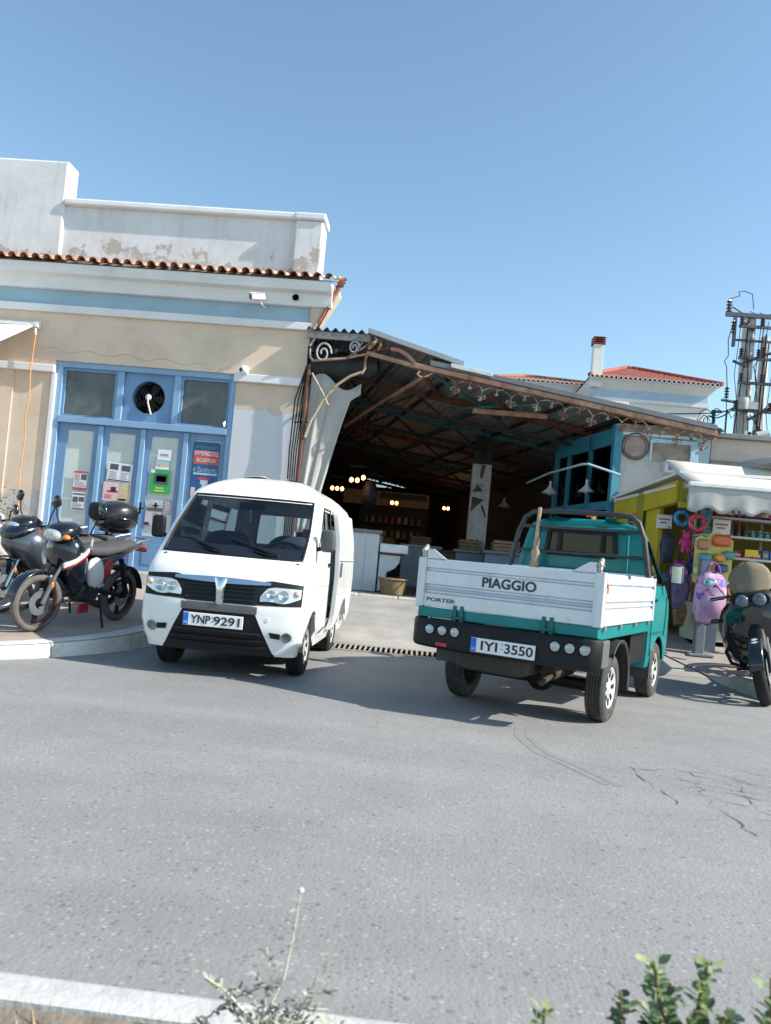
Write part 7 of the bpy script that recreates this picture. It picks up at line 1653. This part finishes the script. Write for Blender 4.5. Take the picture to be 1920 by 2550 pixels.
# ================================================================== plants and grass in front
M_leaf = [mat('leaf_green_%d' % i, c, .55, var=.25, scale=30) for i, c in enumerate(((.11, .18, .06), (.16, .24, .08), (.08, .13, .045), (.26, .32, .14)))]
M_stem = mat('woody_stem', (.22, .17, .1), .9, var=.3, scale=40)
def leaf(b, p, d, up_, L, W_, k):
    d = d.normalized(); s = d.cross(up_).normalized(); n = s.cross(d)
    pts = [p, p+d*L*.3+s*W_*.42+n*L*.04, p+d*L*.65+s*W_*.4+n*L*.05, p+d*L-n*L*.05, p+d*L*.65-s*W_*.4+n*L*.05, p+d*L*.3-s*W_*.42+n*L*.04, p+d*L*.5-n*L*.02]
    b.m(k).add([tuple(q) for q in pts], [(0, 1, 6), (1, 2, 6), (2, 3, 6), (3, 4, 6), (4, 5, 6), (5, 0, 6)])
def shrub(label, base_, shoots, cat='shrub'):
    t = thing('shrub', label, cat, base_)
    bs, blv = MB(), MB()
    for (tip, n_, L) in shoots:
        A_ = V(base_)+V((random.uniform(-.03, .03), random.uniform(-.03, .03), -.02)); B_ = V(tip); M_ = A_.lerp(B_, .5)+V((random.uniform(-.03, .03), 0, .02))
        pts = [A_.lerp(M_, u*2) if u < .5 else M_.lerp(B_, u*2-1) for u in [i/8 for i in range(9)]]
        bs.tube(pts, [.007*(1-.75*i/8)+.001 for i in range(9)], 6)
        for i in range(n_):
            u = .2+.8*i/n_; q = pts[0].lerp(pts[8], u) if False else (A_.lerp(M_, u*2) if u < .5 else M_.lerp(B_, u*2-1))
            a = i*2.4+random.uniform(-.5, .5); dv = V((math.cos(a), math.sin(a), random.uniform(.1, .8)))
            q = q+V((random.gauss(0, .008), random.gauss(0, .008), 0)); leaf(blv, q, dv, V((random.uniform(-.3, .3), random.uniform(-.3, .3), 1)), L*random.uniform(.6, 1.15)*(1.15-.5*u), L*.62*random.uniform(.8, 1.1), random.randrange(4))
    bs.build('stems', M_stem, t, smooth=50); blv.build('foliage', M_leaf, t, smooth=60)
    return t
random.seed(11)
shrub('leafy green shrub with two tall shoots growing over the near kerb', (.50, 1.42, .1), [((.452, 1.4, .505), 90, .042), ((.545, 1.4, .515), 90, .042), ((.49, 1.38, .40), 70, .042), ((.60, 1.42, .42), 60, .042), ((.42, 1.36, .36), 50, .04), ((.56, 1.38, .36), 60, .042), ((.47, 1.45, .40), 60, .042), ((.52, 1.5, .42), 50, .04), ((.60, 1.36, .36), 50, .04), ((.52, 1.36, .38), 60, .042), ((.46, 1.36, .43), 60, .04), ((.57, 1.37, .44), 60, .04), ((.50, 1.35, .33), 50, .04), ((.44, 1.4, .33), 50, .04), ((.62, 1.4, .33), 50, .04)])
shrub('smaller leafy sprig left of the tall green shrub', (.40, 1.43, .1), [((.40, 1.4, .445), 60, .04), ((.37, 1.42, .34), 22, .03), ((.43, 1.42, .33), 22, .03)])
shrub('low green sprig just showing above the verge beside the white kerb', (.275, 1.42, .1), [((.272, 1.4, .40), 46, .04), ((.3, 1.42, .33), 20, .03)])
shrub('leafy shoot at the edge of the verge right of the tall green shrub', (.66, 1.43, .1), [((.655, 1.4, .50), 70, .042), ((.70, 1.42, .46), 60, .042), ((.68, 1.40, .36), 30, .03)])
# pale weed in the middle
M_pale = mat('pale_dry_stem', (.6, .58, .5), .9, var=.15); M_gl = [mat('grey_leaf_%d' % i, c, .7, var=.25, scale=30) for i, c in enumerate(((.26, .28, .2), (.36, .37, .3), (.17, .19, .13)))]
wd_ = thing('roadside_weed', 'thin pale roadside weed with dry stems and sparse grey-green leaves', 'weed', (-.23, 1.52, .1))
b, blv = MB(), MB()
main = [V((-.23, 1.52, .1)), V((-.25, 1.5, .24)), V((-.21, 1.5, .34)), V((-.20, 1.5, .42)), V((-.193, 1.5, .50))]
def br(pts, r0, r1, nl, L=.022):
    n_ = len(pts); b.tube(pts, [lerp(r0, r1, i/(n_-1)) for i in range(n_)], 5)
    for i in range(nl):
        u = random.uniform(.15, 1)*(n_-1); k = min(n_-2, int(u)); q = pts[k].lerp(pts[k+1], u-k); a = random.uniform(0, 6.28)
        leaf(blv, q, V((math.cos(a), math.sin(a), random.uniform(-.2, .9))), V((0, 0, 1)), L*random.uniform(.6, 1.3), L*.5, random.randrange(3))
br(main, .0035, .0018, 22)
for e_ in ((-.36, 1.48, .335), (-.31, 1.5, .31), (-.34, 1.52, .25), (-.15, 1.5, .25), (-.10, 1.5, .33), (-.117, 1.5, .42), (-.28, 1.46, .28), (-.2, 1.45, .27), (-.13, 1.48, .22), (-.38, 1.5, .24), (-.07, 1.5, .26), (-.25, 1.5, .4), (-.3, 1.48, .22), (-.18, 1.5, .3), (-.33, 1.5, .3), (-.16, 1.52, .2), (-.4, 1.52, .2), (-.22, 1.47, .22), (-.27, 1.52, .33), (-.12, 1.52, .28)):
    s_ = main[random.choice((0, 0, 1, 1, 2))]; e_ = V(e_); br([s_, s_.lerp(e_, .5)+V((random.uniform(-.02, .02), 0, .02)), e_], .003, .0012, 22, .018)
b.build('stems', M_pale, wd_, smooth=50); blv.build('foliage', M_gl, wd_, smooth=60)
b = MB(); b.blob((-.193, 1.5, .51), (.006, .006, .006), n=8, m=6).build('seed_head', M_pale, wd_)
# dry grass and litter on the verge
gr = MB(); random.seed(5)
for i in range(2600):
    x_ = random.uniform(-1.6, .7); y_ = random.uniform(1.1, 1.64); 
    if x_ > -.35 and random.random() < .6: continue
    h_ = random.uniform(.015, .06); a = random.uniform(0, 6.28); lean_ = random.uniform(.2, 1.2); z_ = .098
    dx, dy = math.cos(a), math.sin(a); tip = (x_+dx*h_*lean_, y_+dy*h_*lean_, z_+h_); w_ = .0022
    gr.m(random.randrange(3)).add([(x_-dy*w_, y_+dx*w_, z_), (x_+dy*w_, y_-dx*w_, z_), tip], [(0, 1, 2)])
tag(gr.build('dry_grass', [mat('straw_%d' % i, c, .9, var=.3, scale=30) for i, c in enumerate(((.45, .34, .2), (.3, .24, .15), (.2, .19, .1)))]), 'thin dry straw-coloured grass on the soil verge', 'grass', kind='stuff')
# shrub by the cream wall on the far left
t = thing('potted_shrub', 'leafy green bush against the cream wall behind the scooters', 'shrub', (-7.25, 12.6, pav(12.6)))
b = MB(); bs = MB(); random.seed(3)
for k in range(9):
    A_ = V((-7.3+random.uniform(-.1, .1), 12.6, pav(12.6))); B_ = A_+V((random.uniform(-.4, .28), random.uniform(-.2, .15), random.uniform(.6, 1.25))); bs.tube([A_, A_.lerp(B_, .5)+V((.03, 0, .05)), B_], [.015, .01, .004], 5)
    for i in range(70):
        q = A_.lerp(B_, random.uniform(.3, 1))+V((random.gauss(0, .05), random.gauss(0, .05), random.gauss(0, .04))); a = random.uniform(0, 6.28)
        leaf(b, q, V((math.cos(a), math.sin(a), random.uniform(-.2, .8))), V((0, 0, 1)), random.uniform(.04, .08), .035, random.randrange(4))
bs.build('stems', M_stem, t); b.build('foliage', M_leaf, t, smooth=60)
